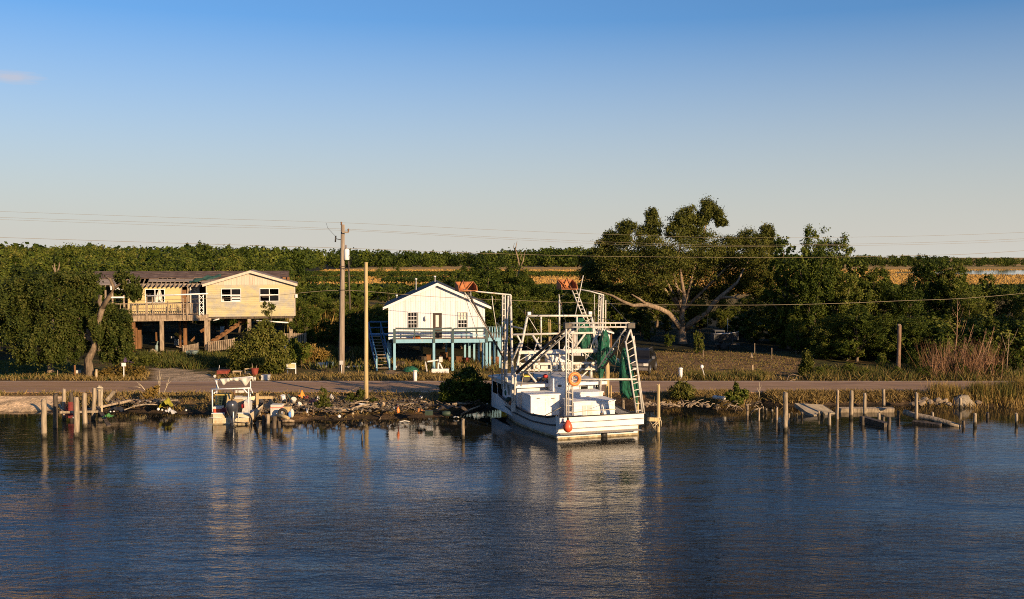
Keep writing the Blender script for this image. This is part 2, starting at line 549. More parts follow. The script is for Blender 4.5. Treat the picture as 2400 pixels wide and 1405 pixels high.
# ---------------------------------------------------------------- land, water, road
ROAD_Z = 0.60
ROAD_N, ROAD_F = P(1200, 920, z=ROAD_Z).y, P(1200, 893, z=ROAD_Z).y
_sh = [(-400, 966), (0, 966), (130, 967), (240, 966), (300, 966), (420, 970), (480, 972), (560, 976), (610, 988), (690, 990), (720, 985), (800, 986),
       (900, 983), (960, 980), (1040, 979), (1100, 968), (1150, 953), (1170, 944), (1400, 942), (1450, 948), (1550, 956), (1640, 957), (1700, 960),
       (1740, 961), (1765, 948), (1790, 946), (1830, 952), (1960, 951), (2040, 948), (2150, 950), (2260, 953), (2320, 955), (2400, 955), (2800, 955)]
_shw = [P(a, b, z=0) for a, b in _sh]
SHX, SHY = np.array([-4000] + [p.x for p in _shw] + [4000]), np.array([_shw[0].y] + [p.y for p in _shw] + [_shw[-1].y])


def shore_y(x):
    return np.interp(x, SHX, SHY) + .25 * np.sin(x * 1.9) * np.sin(x * .63 + 1) + .12 * np.sin(x * 4.7)


def gz(x, y):
    x, y = np.asarray(x, float), np.asarray(y, float)
    s = shore_y(x)
    d = y - s
    top = ROAD_Z - .03
    w = np.clip(ROAD_N - .5 - s, 1.2, 6.0)
    t = np.clip(d / w, 0, 1)
    bank = top * (1 - (1 - t) ** 1.8) + .05 * np.sin(x * 2.3 + y) * np.sin(y * 3.1) * (t < 1) * (t > 0)
    z = np.where(d < 0, np.maximum(-2.5, d * .45), bank)
    back = np.clip((y - ROAD_F - .8) / 5, 0, 1)
    bumps = .09 * np.sin(x * .31 + 1.3) * np.sin(y * .23) + .05 * np.sin(x * .83 + y * .57) + .02 * np.sin(x * 2.1) * np.sin(y * 1.7)
    return np.where(y > ROAD_F + .8, top + back * bumps, z)


def gzs(x, y):
    return float(gz(x, y))


def G(px, py):
    """Ground point seen at a pixel."""
    p = P(px, py, z=.6)
    for _ in range(6):
        p = P(px, py, z=gzs(p.x, p.y))
    return p


def inside(X, Y, poly):
    n, r = len(poly), np.zeros(X.shape, bool)
    j = n - 1
    for i in range(n):
        xi, yi, xj, yj = poly[i][0], poly[i][1], poly[j][0], poly[j][1]
        if yi != yj:
            r ^= ((yi > Y) != (yj > Y)) & (X < (xj - xi) * (Y - yi) / (yj - yi) + xi)
        j = i
    return r


def pxpoly(pts, z=.6):
    return [P(a, b, z=z).to_tuple()[:2] for a, b in pts]


xs = np.concatenate([-np.geomspace(3500, 66, 26), np.arange(-64, 64.01, .55), np.geomspace(66, 3500, 26)])
ys = np.concatenate([np.arange(48, 60, 1.0), np.arange(60, 78, .3), np.arange(78, 112, .6), np.geomspace(113, 5000, 46)])
XX, YY = np.meshgrid(xs, ys)
ZZ = gz(XX, YY)
jx, jy = .35 * np.sin(XX * 2.7 + YY * 1.1) + .3 * np.sin(YY * 4.1 + XX), .3 * np.sin(XX * 1.7) + .25 * np.sin(YY * 2.9 + XX * .8)
A = np.zeros(XX.shape + (3,))
A[:] = (.105, .075, .030)
noise = np.sin(XX * .9) * np.sin(YY * .7 + 1) + np.sin(XX * 2.3 + YY * 1.9) * .6
A[(YY > 78) & (noise > .1)] = (.070, .068, .022)
A[(YY < ROAD_N)] = (.20, .12, .052)
A[(YY < ROAD_N) & (noise > .5)] = (.11, .08, .035)
A[(YY < shore_y(XX) + .9)] = (.06, .042, .026)
A[(YY < shore_y(XX) - .1)] = (.03, .025, .018)
for poly, c in [
    (pxpoly([(-600, 888), (-600, 850), (60, 846), (170, 850), (165, 886)]), (.045, .075, .014)),
    (pxpoly([(345, 892), (352, 872), (372, 860), (405, 860), (455, 868), (500, 882), (520, 892)]), (.36, .28, .19)),
    (pxpoly([(1475, 890), (1500, 838), (1560, 818), (1640, 822), (1760, 822), (1900, 850), (1890, 889)]), (.20, .125, .060)),
    (pxpoly([(884, 892), (892, 872), (912, 868), (925, 892)]), (.27, .19, .12)),
]:
    A[inside(XX + jx, YY + jy, poly)] = c
beach = (XX < P(128, 950, z=.3).x) & (YY < ROAD_N - 1.4) & (YY > shore_y(XX) + .05)
A[beach] = (.60, .44, .27)
A[(YY > 88) & (XX < P(1480, 700, Y=95).x)] = (.03, .028, .012)  # forest floor darkened further to stand for shade under trees and houses
A[(YY > 96)] = (.025, .024, .010)  # same deepened shade tone over all the ground farther back
far = (YY > 240) & (XX > -60 - (YY - 240) * .1)
A[(YY > 170) & (XX > -40)] = (.16, .12, .04)
A[far] = (.38, .25, .09)
A[far & (np.sin(XX * .021 + YY * .013) + np.sin(YY * .031) > .9)] = (.20, .16, .05)
nv = len(xs)
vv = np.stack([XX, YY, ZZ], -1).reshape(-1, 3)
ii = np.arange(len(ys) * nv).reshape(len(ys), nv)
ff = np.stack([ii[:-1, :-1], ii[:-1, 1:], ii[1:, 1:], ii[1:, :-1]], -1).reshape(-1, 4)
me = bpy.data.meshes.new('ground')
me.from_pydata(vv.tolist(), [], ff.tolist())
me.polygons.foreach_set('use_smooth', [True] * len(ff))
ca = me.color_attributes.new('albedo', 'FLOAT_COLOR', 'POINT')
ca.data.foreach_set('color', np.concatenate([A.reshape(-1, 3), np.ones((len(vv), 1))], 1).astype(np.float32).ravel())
m, nt, b = new_mat('ground_soil')
N, L = nt.nodes, nt.links
at = N.new('ShaderNodeAttribute')
at.attribute_name = 'albedo'
tc = N.new('ShaderNodeTexCoord')


def noise_node(nt, tc, scale, detail=8, rough=.65):
    mp, no = nt.nodes.new('ShaderNodeMapping'), nt.nodes.new('ShaderNodeTexNoise')
    mp.inputs['Scale'].default_value = scale
    no.inputs['Scale'].default_value = 1.0
    no.inputs['Detail'].default_value = detail
    no.inputs['Roughness'].default_value = rough
    nt.links.new(tc.outputs['Object'], mp.inputs['Vector'])
    nt.links.new(mp.outputs[0], no.inputs['Vector'])
    return no


n1, n2 = noise_node(nt, tc, (.9, .9, .9)), noise_node(nt, tc, (7, 7, 7))
r1, r2 = ramp(nt, [(.32, (.45, .45, .42)), (.68, (1.45, 1.4, 1.35))]), ramp(nt, [(.3, (.5, .5, .5)), (.7, (1.5, 1.5, 1.5))])
L.new(n1.outputs['Fac'], r1.inputs['Fac'])
L.new(n2.outputs['Fac'], r2.inputs['Fac'])
m1, m2 = N.new('ShaderNodeMixRGB'), N.new('ShaderNodeMixRGB')
for mm in (m1, m2):
    mm.blend_type = 'MULTIPLY'
    mm.inputs['Fac'].default_value = 1
L.new(at.outputs['Color'], m1.inputs['Color1'])
L.new(r1.outputs['Color'], m1.inputs['Color2'])
L.new(m1.outputs['Color'], m2.inputs['Color1'])
L.new(r2.outputs['Color'], m2.inputs['Color2'])
L.new(m2.outputs['Color'], b.inputs['Base Color'])
b.inputs['Roughness'].default_value = .95
b.inputs['Specular IOR Level'].default_value = .1
bp = N.new('ShaderNodeBump')
bp.inputs['Strength'].default_value = .9
bp.inputs['Distance'].default_value = .12
L.new(n2.outputs['Fac'], bp.inputs['Height'])
L.new(bp.outputs['Normal'], b.inputs['Normal'])
me.materials.append(m)
ground = bpy.data.objects.new('ground', me)
COL.objects.link(ground)
ground['kind'] = 'structure'

# water: dark, rippled, reflecting
m, nt, b = new_mat('bayou_water')
N, L = nt.nodes, nt.links
b.inputs['Base Color'].default_value = (.012, .013, .011, 1)
b.inputs['Roughness'].default_value = .03
b.inputs['IOR'].default_value = 1.33
b.inputs['Specular IOR Level'].default_value = .5
tc = N.new('ShaderNodeTexCoord')
w1 = noise_node(nt, tc, (1.25, 3.3, 1), 4, .6)
w2 = noise_node(nt, tc, (.35, .8, 1), 2, .5)
w3 = noise_node(nt, tc, (6, 12, 1), 2, .5)
patch = noise_node(nt, tc, (.045, .10, 1), 3, .5)
w1.inputs['Distortion'].default_value = .6
pr = ramp(nt, [(.35, (.3, .3, .3)), (.65, (1.15, 1.15, 1.15))])
L.new(patch.outputs['Fac'], pr.inputs['Fac'])
# calmer water close to the bank
sx = N.new('ShaderNodeSeparateXYZ')
L.new(tc.outputs['Object'], sx.inputs[0])
mr = N.new('ShaderNodeMapRange')
mr.inputs['From Min'].default_value, mr.inputs['From Max'].default_value = 62, 33
mr.inputs['To Min'].default_value, mr.inputs['To Max'].default_value = .17, .98
L.new(sx.outputs['Y'], mr.inputs['Value'])


def math_node(nt, op, a, bb):
    n = nt.nodes.new('ShaderNodeMath')
    n.operation = op
    for k, q in enumerate((a, bb)):
        if isinstance(q, (int, float)):
            n.inputs[k].default_value = q
        else:
            nt.links.new(q, n.inputs[k])
    return n.outputs[0]


h = math_node(nt, 'ADD', math_node(nt, 'MULTIPLY', w1.outputs['Fac'], 1.0), math_node(nt, 'MULTIPLY', w2.outputs['Fac'], 1.6))
h = math_node(nt, 'ADD', h, math_node(nt, 'MULTIPLY', w3.outputs['Fac'], .26))
h = math_node(nt, 'MULTIPLY', h, math_node(nt, 'MULTIPLY', pr.outputs['Color'], math_node(nt, 'POWER', mr.outputs[0], 2.0)))
bp = N.new('ShaderNodeBump')
bp.inputs['Strength'].default_value = 1.0
bp.inputs['Distance'].default_value = .088
L.new(h, bp.inputs['Height'])
L.new(bp.outputs['Normal'], b.inputs['Normal'])
M_WATER = m
struct('water', MB().add([(-2000, -600, 0), (2000, -600, 0), (2000, 80, 0), (-2000, 80, 0)], [(0, 1, 2, 3)]), m)

# road sheet with edge lines and a centre line
m_road = mat('old_asphalt', [(.24, .14, .078), (.30, .18, .10), (.35, .215, .125)], (.5, 2.2, 1), .9, .15, stain=(.17, .105, .065), sscale=(.12, 1.1, 1), scut=(.54, .66))
struct('road', MB().box(-400, 400, ROAD_N, ROAD_F, .40, ROAD_Z), m_road)
m_white = mat('worn_road_white', [(.36, .31, .25), (.62, .56, .48)], (3, 8, 1), .8)
m_yel = mat('worn_road_yellow', [(.22, .15, .07), (.42, .28, .10)], (2, 8, 1), .8)
for nm, yy, ww, mm in (('road_edge_line', ROAD_N + .22, .12, m_white), ('road_edge_line', ROAD_F - .40, .12, m_white),
                       ('road_centre_line', P(1200, 906, z=.6).y - .10, .10, m_yel), ('road_centre_line', P(1200, 906, z=.6).y + .10, .10, m_yel)):
    mb = MB()
    mb.add([(-400, yy - ww / 2, ROAD_Z + .004), (400, yy - ww / 2, ROAD_Z + .004), (400, yy + ww / 2, ROAD_Z + .004), (-400, yy + ww / 2, ROAD_Z + .004)], [(0, 1, 2, 3)])
    struct(nm, mb, mm)

# the far pond in the marsh
pp = [P(2090, 641, z=.66), P(2250, 643.5, z=.66), P(2420, 645, z=.66), P(2700, 647, z=.66), P(2700, 634, z=.66), P(2400, 633.5, z=.66), P(2240, 635, z=.66), P(2100, 638, z=.66)]
struct('marsh_pond', MB().add([(p.x, p.y, .72) for p in pp], [tuple(range(8))]), M_WATER)

# ---------------------------------------------------------------- plants
def unit(n):
    v = rng.normal(size=(n, 3))
    return v / np.linalg.norm(v, axis=1, keepdims=True)


def leaf_quads(c, out, size, aspect=.55, jit=.4):
    """Rhombic leaves at centres c, facing loosely outward."""
    n = len(c)
    nr = unit(n) * .9 + out * .7 + np.array([0, 0, .25])
    nr /= np.linalg.norm(nr, axis=1, keepdims=True)
    t = np.cross(nr, unit(n))
    t /= np.linalg.norm(t, axis=1, keepdims=True) + 1e-9
    b = np.cross(nr, t)
    s = size * (1 + jit * (rng.random(n) - .5) * 2)
    l, w = (t.T * s * .5).T, (b.T * s * .5 * aspect).T
    return np.stack([c - l, c + w - l * .1, c + l, c - w - l * .1], 1).reshape(-1, 3)


def crown_mesh(name, lobes, nsub, nleaf, size, aspect=.55, spread=.24, droop=0.0, inner=.45):
    """lobes: (centre, radii).  Every lobe carries leaf clumps on its shell, every clump a puff of leaves."""
    C, O, T = [], [], []
    for c, r in lobes:
        c, r = np.array(c, float), np.array(r, float)
        d = unit(nsub)
        rad = inner + (1.04 - inner) * rng.random((nsub, 1)) ** .45
        sub = c + d * r * rad
        st = rng.normal(.5, .13, nsub)
        for k in range(nsub):
            m = int(nleaf * (.6 + .8 * rng.random()))
            q = rng.normal(size=(m, 3)) * (r * spread * .55) * (.7 + .6 * rng.random())
            if droop:
                q[:, 2] -= np.abs(rng.normal(size=m)) * droop
            p = sub[k] + q
            o = p - c
            o /= np.linalg.norm(o, axis=1, keepdims=True) + 1e-6
            C.append(p)
            O.append(o)
            T.append(st[k] + rng.normal(0, .12, m))
    C, O, T = np.concatenate(C), np.concatenate(O), np.concatenate(T)
    return quad_mesh(name, leaf_quads(C, O, size, aspect), np.clip(T, 0, 1))


def limbs(mb, base, lobes, r0, fork, n=7, R=rnd):
    base = Vector(base)
    mid = base + Vector((R.uniform(-.25, .25), R.uniform(-.25, .25), fork))
    mb.path([base + Vector((0, 0, -.4)), base.lerp(mid, .1), base.lerp(mid, .55), mid], [r0 * 1.5, r0 * 1.25, r0 * .95, r0 * .85], n, .25)
    for c, r in lobes:
        c = Vector(c)
        a = mid.lerp(c, .35) + Vector((R.uniform(-.3, .3), R.uniform(-.3, .3), R.uniform(.0, .5)))
        e = mid.lerp(c, 1.05)
        mb.path([mid - Vector((0, 0, .15)), a, mid.lerp(c, .75) + Vector((R.uniform(-.3, .3), R.uniform(-.2, .2), .1)), e], [r0 * .55, r0 * .42, r0 * .26, r0 * .08], 6, .2)


def plant_thing(name, label, cat, loc, crown_me, trunk_me, mleaf, mbark, group=None, names=('trunk', 'crown')):
    t = thing(name, label, cat, loc, group)
    if trunk_me is not None:
        part(names[0], trunk_me, mbark, t)
    part(names[1], crown_me, mleaf, t)
    return t


PROTO = {}


def make_proto(key, H, R, nl, nsub, nleaf, size, lo=.28, mleaf=None, cat='tree', name='broadleaf_tree', tall=1.0, twigs=False):
    R_ = random.Random(hash(key) % 999 if isinstance(key, int) else sum(map(ord, key)))
    lobes = []
    for i in range(nl):
        f = lo + (.93 - lo) * (i + .5) / nl
        a = i * 2.4 + R_.uniform(-.6, .6)
        env = math.sin(math.pi * min(1, (f - lo) / (1.06 - lo) * .86 + .14)) ** .7
        q = R * .58 * env * R_.uniform(.55, 1.1)
        rr = R * R_.uniform(.36, .56) * (.6 + .4 * env)
        lobes.append(((q * math.cos(a), q * math.sin(a), H * f), (rr, rr, rr * R_.uniform(.75, 1.1) * tall)))
    cm = crown_mesh(key + '_crown', lobes, nsub, nleaf, size)
    mb = MB()
    limbs(mb, (0, 0, 0), lobes, .035 * H * .55 + .03, H * lo * .7, 7, R_)
    PROTO[key] = (cm, mb.mesh(key + '_trunk'), H, R, name, cat, mleaf or M_LEAF)


for k in range(4):
    make_proto('tree%d' % k, 10, 4.2, 8 + k, 28, 72, .225, .22)
for k in range(3):
    make_proto('far%d' % k, 10, 4.6, 6 + k, 18, 50, .38, .10)
for k in range(3):
    make_proto('bush%d' % k, 3, 2.0, 6, 18, 46, .20, .16, cat='bush', name='leafy_bush')
for k in range(2):
    make_proto('shrub%d' % k, 10, 4.6, 6 + k, 16, 30, .55, .08, cat='bush', name='marsh_shrub')
make_proto('thin0', 9, 2.6, 9, 18, 36, .32, .16, tall=1.2)
make_proto('thin1', 9, 2.4, 10, 16, 34, .32, .16, tall=1.3)
make_proto('dry0', 3, 1.8, 6, 14, 30, .17, .16, M_DRY, 'bush', 'dry_bush')
FIRST = {}
SEEN_MATS = {}


def plant(key, x, y, h, label, group=None, wide=1.0, leaf=None, z=None, rz=None):
    cm, tm, H, R, name, cat, ml = PROTO[key]
    ml = leaf or ml
    z = gzs(x, y) if z is None else z
    s = h / H
    t = thing(name, label, cat, (x, y, z - .05), group)
    t.rotation_euler = (0, 0, rnd.uniform(0, 6.28) if rz is None else rz)
    t.scale = (s * wide, s * wide, s)
    for nm, me0, mt in (('trunk', tm, M_BARK), ('crown', cm, ml)):
        k = (me0.name, mt.name)
        if k not in SEEN_MATS:
            m2 = me0 if not me0.materials else me0.copy()
            m2.materials.clear()
            m2.materials.append(mt)
            SEEN_MATS[k] = m2
        o = bpy.data.objects.new(nm if cat == 'tree' or nm != 'crown' else 'foliage', SEEN_MATS[k])
        COL.objects.link(o)
        o.parent = t
    return t


def at_px(px, Y):
    return P(px, 700, Y=Y).x


def h_at(px, top, Y):
    p = P(px, top, Y=Y)
    return p.z - gzs(p.x, Y)


def px_lobes(Y, rows):
    """Lobes given by their pixel outline at depth Y: (px, py, rx, ry, depth offset, depth radius)."""
    out = []
    for px, py, rx, ry, dy, ryd in rows:
        c = P(px, py, Y=Y + dy)
        s = (Y + dy) / F
        out.append((tuple(c), (rx * s, ryd, ry * s)))
    return out


def rel(lobes, o):
    return [((c[0] - o[0], c[1] - o[1], c[2] - o[2]), r) for c, r in lobes]


# --- the leaning tree by the road, left
b0 = G(211, 888)
YL = b0.y
rows = [(28, 700, 24, 44, .8, 1.3), (40, 775, 26, 60, -.2, 1.2), (62, 668, 30, 30, .9, 1.4), (74, 735, 24, 56, .3, 1.2), (84, 808, 26, 42, -.5, 1.1), (104, 672, 28, 34, .6, 1.3), (112, 758, 26, 60, -.3, 1.2), (128, 822, 26, 28, -.5, 1.0),
        (138, 690, 26, 44, .9, 1.3), (150, 776, 22, 58, .1, 1.1), (160, 655, 36, 20, 1.2, 1.3), (168, 728, 22, 46, .7, 1.1), (172, 808, 20, 36, .5, .9), (192, 770, 17, 50, 1.0, .9), (196, 680, 26, 34, 1.3, 1.1), (206, 648, 26, 18, 1.4, 1.0), (56, 826, 20, 20, .2, .9), (212, 735, 18, 40, 1.6, .9),
        (258, 760, 20, 34, .9, .8), (276, 782, 22, 44, .6, .9), (294, 800, 16, 36, .4, .8), (258, 824, 24, 26, .8, .8), (288, 742, 20, 20, .9, .8), (246, 786, 16, 34, 1.3, .7), (262, 728, 14, 16, 1.4, .6), (228, 772, 11, 22, -.35, .3), (216, 748, 9, 16, -.3, .3),
        (304, 662, 20, 24, .7, .8), (318, 682, 12, 14, .6, .6), (284, 646, 14, 12, 1.0, .6)]
lob = px_lobes(YL, rows)
cm = crown_mesh('leaning_crown', rel(lob, b0), 27, 84, .17, .55, .30, .16)
mb = MB()
tr = [P(a, c, Y=YL + d) - b0 for a, c, d in [(211, 893, 0), (209, 862, 0), (207, 845, 0), (220, 818, .1), (224, 780, .1), (230, 752, 0), (240, 722, -.1)]]
mb.path(tr, [.38, .31, .27, .21, .22, .19, .17], 10, .5)
mb.path([P(a, c, Y=YL + d) - b0 for a, c, d in [(240, 722, -.1), (256, 695, -.15), (268, 676, -.1), (258, 655, 0), (246, 648, .1)]], [.20, .16, .14, .10, .05], 8, .3)
mb.path([P(a, c, Y=YL + d) - b0 for a, c, d in [(268, 676, -.1), (285, 664, 0), (300, 655, .2)]], [.12, .08, .05], 7, .3)
mb.path([P(a, c, Y=YL + d) - b0 for a, c, d in [(240, 722, -.1), (233, 708, 0), (235, 692, 0)]], [.19, .16, .13], 8, .3)
for cx, cy in [(60, 720), (120, 690), (80, 790), (150, 780), (262, 760), (255, 815)]:
    mb.path([P(222, 800, Y=YL + .2) - b0, P((222 + cx) / 2, (790 + cy) / 2 - 14, Y=YL + 1.3) - b0, P(cx, cy, Y=YL + 1.3) - b0], [.14, .09, .03], 6, .3)
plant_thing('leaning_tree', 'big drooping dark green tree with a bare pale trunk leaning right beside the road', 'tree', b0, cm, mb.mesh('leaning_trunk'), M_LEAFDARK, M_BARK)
# its neighbour whose foot shows on the lawn
b1 = G(118, 874)
mb = MB().path([(0, 0, -.2), (.02, 0, .3), (-.05, 0, 1.0), (.2, .2, 2.4), (.1, .3, 4.2)], [.34, .25, .2, .16, .08], 8, .3)
lob = px_lobes(b1.y + 1.2, [(20, 690, 40, 40, 0, 1.6), (8, 750, 36, 40, 0, 1.6), (70, 650, 50, 26, .8, 1.5), (-20, 720, 50, 60, .5, 1.8), (110, 740, 60, 60, 1.0, 1.5)])
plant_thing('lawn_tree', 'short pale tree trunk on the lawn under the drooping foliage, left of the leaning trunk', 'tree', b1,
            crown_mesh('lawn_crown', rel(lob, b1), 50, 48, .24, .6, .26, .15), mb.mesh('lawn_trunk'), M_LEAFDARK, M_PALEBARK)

# --- the oak
b2 = G(1600, 806)
YO = b2.y
rows = [(1658, 490, 20, 22, .5, 1.1), (1676, 502, 20, 18, .2, 1.0), (1645, 512, 18, 16, .8, 1.0), (1690, 522, 12, 10, 0, .6), (1612, 506, 22, 20, 0, 1.2), (1590, 520, 20, 18, -.6, 1.1), (1622, 530, 26, 18, -.4, 1.4), (1585, 545, 26, 20, -1, 1.4),
        (1528, 508, 14, 18, .5, .9), (1532, 532, 20, 20, .5, 1.2), (1508, 552, 24, 22, .8, 1.3), (1470, 535, 20, 18, 0, 1.1), (1458, 556, 24, 20, 0, 1.3), (1428, 558, 16, 16, .5, 1.0), (1420, 578, 22, 20, .5, 1.3), (1404, 598, 18, 16, 0, 1.1), (1425, 610, 26, 18, 0, 1.4),
        (1640, 560, 40, 24, .5, 1.8), (1480, 585, 44, 26, -1.2, 1.9), (1462, 615, 50, 26, -1.0, 2.0), (1540, 580, 44, 26, -2, 2.0), (1600, 585, 46, 28, -2, 2.2), (1560, 615, 54, 28, -2.4, 2.4), (1650, 600, 48, 30, -1.6, 2.2), (1690, 585, 30, 24, -.6, 1.6),
        (1722, 570, 24, 18, 0, 1.2), (1752, 560, 22, 20, 0, 1.2), (1776, 572, 26, 22, 0, 1.4), (1798, 548, 16, 18, .4, .9), (1806, 572, 14, 18, .2, .8), (1792, 605, 30, 28, 0, 1.7), (1745, 600, 34, 26, -.6, 1.8), (1720, 628, 36, 28, .6, 1.8), (1770, 635, 36, 26, -.4, 1.8),
        (1430, 640, 36, 20, -.8, 1.6), (1490, 645, 44, 24, -1.8, 2.0), (1540, 655, 40, 24, -1.8, 1.9), (1600, 640, 44, 26, 1.0, 2.0), (1660, 645, 40, 26, 1.2, 1.9), (1765, 670, 36, 22, .8, 1.6), (1805, 650, 20, 20, .3, 1.1), (1725, 665, 30, 20, 1.6, 1.4),
        (1475, 685, 36, 18, 1.2, 1.5), (1530, 690, 30, 18, 1.6, 1.5), (1575, 685, 24, 20, .8, 1.2), (1640, 690, 30, 20, 1.4, 1.4), (1690, 680, 26, 16, 1.6, 1.2), (1440, 690, 26, 18, .6, 1.3), (1510, 640, 50, 26, 3, 2.2), (1640, 620, 60, 34, 3.2, 2.4), (1740, 640, 44, 32, 3, 2.0), (1410, 650, 26, 16, 1.5, 1.2),
        (1642, 722, 14, 18, -1.0, .8), (1470, 722, 16, 12, .4, .8), (1380, 650, 26, 22, 2.5, 1.5), (1385, 628, 24, 20, 3, 1.4), (1780, 690, 26, 14, .6, 1.2), (1622, 738, 12, 14, .6, .7), (1548, 702, 16, 10, 1.0, .8)]
lob = px_lobes(YO, rows)
cm = crown_mesh('oak_crown', rel(lob, b2), 36, 80, .19, .5, .36, 0, .30)
mb = MB()


def opath(pts, rs, n=8):
    mb.path([P(a, c, Y=YO + d) - b2 for a, c, d in pts], [q * .86 for q in rs], n, .25)


opath([(1600, 815, 0), (1600, 800, 0), (1598, 782, 0), (1600, 765, 0)], [.72, .56, .50, .50], 10)
opath([(1596, 770, 0), (1582, 752, -.3), (1566, 734, -.8), (1544, 723, -1.4), (1516, 714, -1.8), (1484, 717, -2), (1462, 708, -2.0), (1436, 694, -1.6), (1404, 684, -1.2), (1376, 680, -.6)], [.40, .36, .33, .30, .27, .22, .19, .14, .09, .05])
opath([(1516, 714, -1.8), (1500, 702, -2.4), (1480, 690, -2.6)], [.18, .12, .06])
opath([(1600, 772, 0), (1598, 745, -.5), (1602, 715, -.8), (1604, 692, -1.2), (1598, 660, -1.2), (1590, 600, -.6), (1600, 540, 0)], [.34, .30, .26, .24, .18, .12, .05])
opath([(1602, 690, -1.2), (1592, 678, -2), (1582, 670, -2.4)], [.12, .08, .04])
opath([(1604, 772, 0), (1622, 756, -.6), (1642, 744, -1.2), (1660, 728, -1.6), (1676, 708, -2), (1694, 692, -2.2), (1712, 676, -2.2), (1728, 662, -2.0), (1735, 648, -1.8), (1760, 600, -.6)], [.42, .36, .33, .30, .28, .25, .20, .16, .12, .06])
opath([(1684, 700, -2.1), (1702, 697, -2.6), (1720, 698, -3), (1735, 702, -3.2)], [.18, .17, .13, .06])
opath([(1720, 698, -3), (1728, 692, -3.1), (1734, 690, -3.2)], [.10, .08, .05])
opath([(1660, 728, -1.6), (1658, 760, -1.8), (1662, 790, -1.7), (1656, 808, -1.7)], [.04, .03, .03, .02], 5)
for q in [(1662, 500, .5), (1528, 525, .5), (1468, 548, 0), (1425, 570, .5), (1798, 560, .4), (1640, 640, 2.4), (1510, 640, 2)]:
    opath([(1600, 730, 0), ((1600 + q[0]) / 2 + 6, (690 + q[1]) / 2, q[2] - .5), (q[0], q[1], q[2])], [.2, .13, .04], 6)
plant_thing('oak_tree', 'huge spreading live oak with pale forked limbs, tallest tree in the scene', 'tree', b2, cm, mb.mesh('oak_trunk'), M_OAK, M_PALEBARK)

# --- named trees right of the oak:  (px, top, Y, kind, width, label)
for px, top, Y, key, wd, lb in [
    (1852, 566, 99, 'thin1', 1.0, 'narrow tall tree close on the right side of the oak'),
    (1930, 540, 104, 'tree0', .80, 'tallest green tree right of the oak with a bushy round top'),
    (1900, 590, 96, 'tree1', .90, 'broad green tree below and left of the tall round topped tree'),
    (1975, 625, 96, 'tree2', .95, 'dense green tree filling the gap right of the tall round topped tree'),
    (2012, 612, 102, 'thin0', .9, 'thin tree standing up against the golden marsh'),
    (2052, 632, 99, 'tree3', 1.0, 'dense green tree with a low top left of the second tall tree'),
    (2120, 655, 96, 'tree1', 1.05, 'low rounded green tree in front of the second tall tree'),
    (2180, 598, 102, 'tree2', .85, 'second tall green tree, nearest the marsh pond'),
    (2235, 625, 100, 'tree3', .8, 'green tree at the right shoulder of the second tall tree'),
    (2310, 645, 106, 'thin0', .8, 'dark pointed tree below the marsh pond'),
    (2275, 690, 96, 'tree0', 1.1, 'low wide green tree behind the bare leaning stems'),
    (2360, 672, 104, 'tree1', 1.0, 'green tree behind the thin bare sapling at the right edge'),
    (2440, 668, 100, 'tree2', 1.0, 'green tree cut off by the right edge of the picture'),
    (1868, 742, 94, 'tree3', .85, 'small sunlit tree with low branches at the far edge of the cleared yard'),
]:
    x = at_px(px, Y)
    plant(key, x, Y, h_at(px, top, Y), lb, 'trees right of the oak', wd)
# understory right of and behind the oak
for i, (px, top, Y) in enumerate(sorted([(1830, 700, 108), (1790, 705, 116), (1700, 720, 118), (1640, 715, 120), (1560, 735, 118), (1500, 720, 116), (1440, 700, 120), (1950, 735, 90), (2010, 720, 88), (2070, 735, 88),
                                  (2140, 740, 87), (2210, 760, 88), (1750, 690, 124), (1690, 670, 130), (1610, 660, 130), (1540, 660, 130), (1470, 655, 132), (1400, 668, 128), (2330, 745, 88), (2400, 740, 87), (1830, 640, 122)])):
    plant('tree%d' % (i % 4), at_px(px, Y), Y, h_at(px, top, Y), 'shaded tree, %s from left in the dark thicket by the oak' % ['first', 'second', 'third', 'fourth', 'fifth', 'sixth', 'seventh', 'eighth', 'ninth', 'tenth', 'eleventh', 'twelfth', 'thirteenth', 'fourteenth', 'fifteenth', 'sixteenth', 'seventeenth', 'eighteenth', 'nineteenth', 'twentieth', 'twenty-first'][i], 'trees of the dark thicket', 1.25)
# the tree line goes on along the road beyond the right edge
for px, Y, h in [(2520, 86, 7), (2640, 84, 7), (2780, 84, 6.5)]:
    plant('tree%d' % (px % 4), at_px(px, Y), Y, h, 'roadside tree of the line going on beyond the right edge', 'trees beyond the right edge', 1.2)
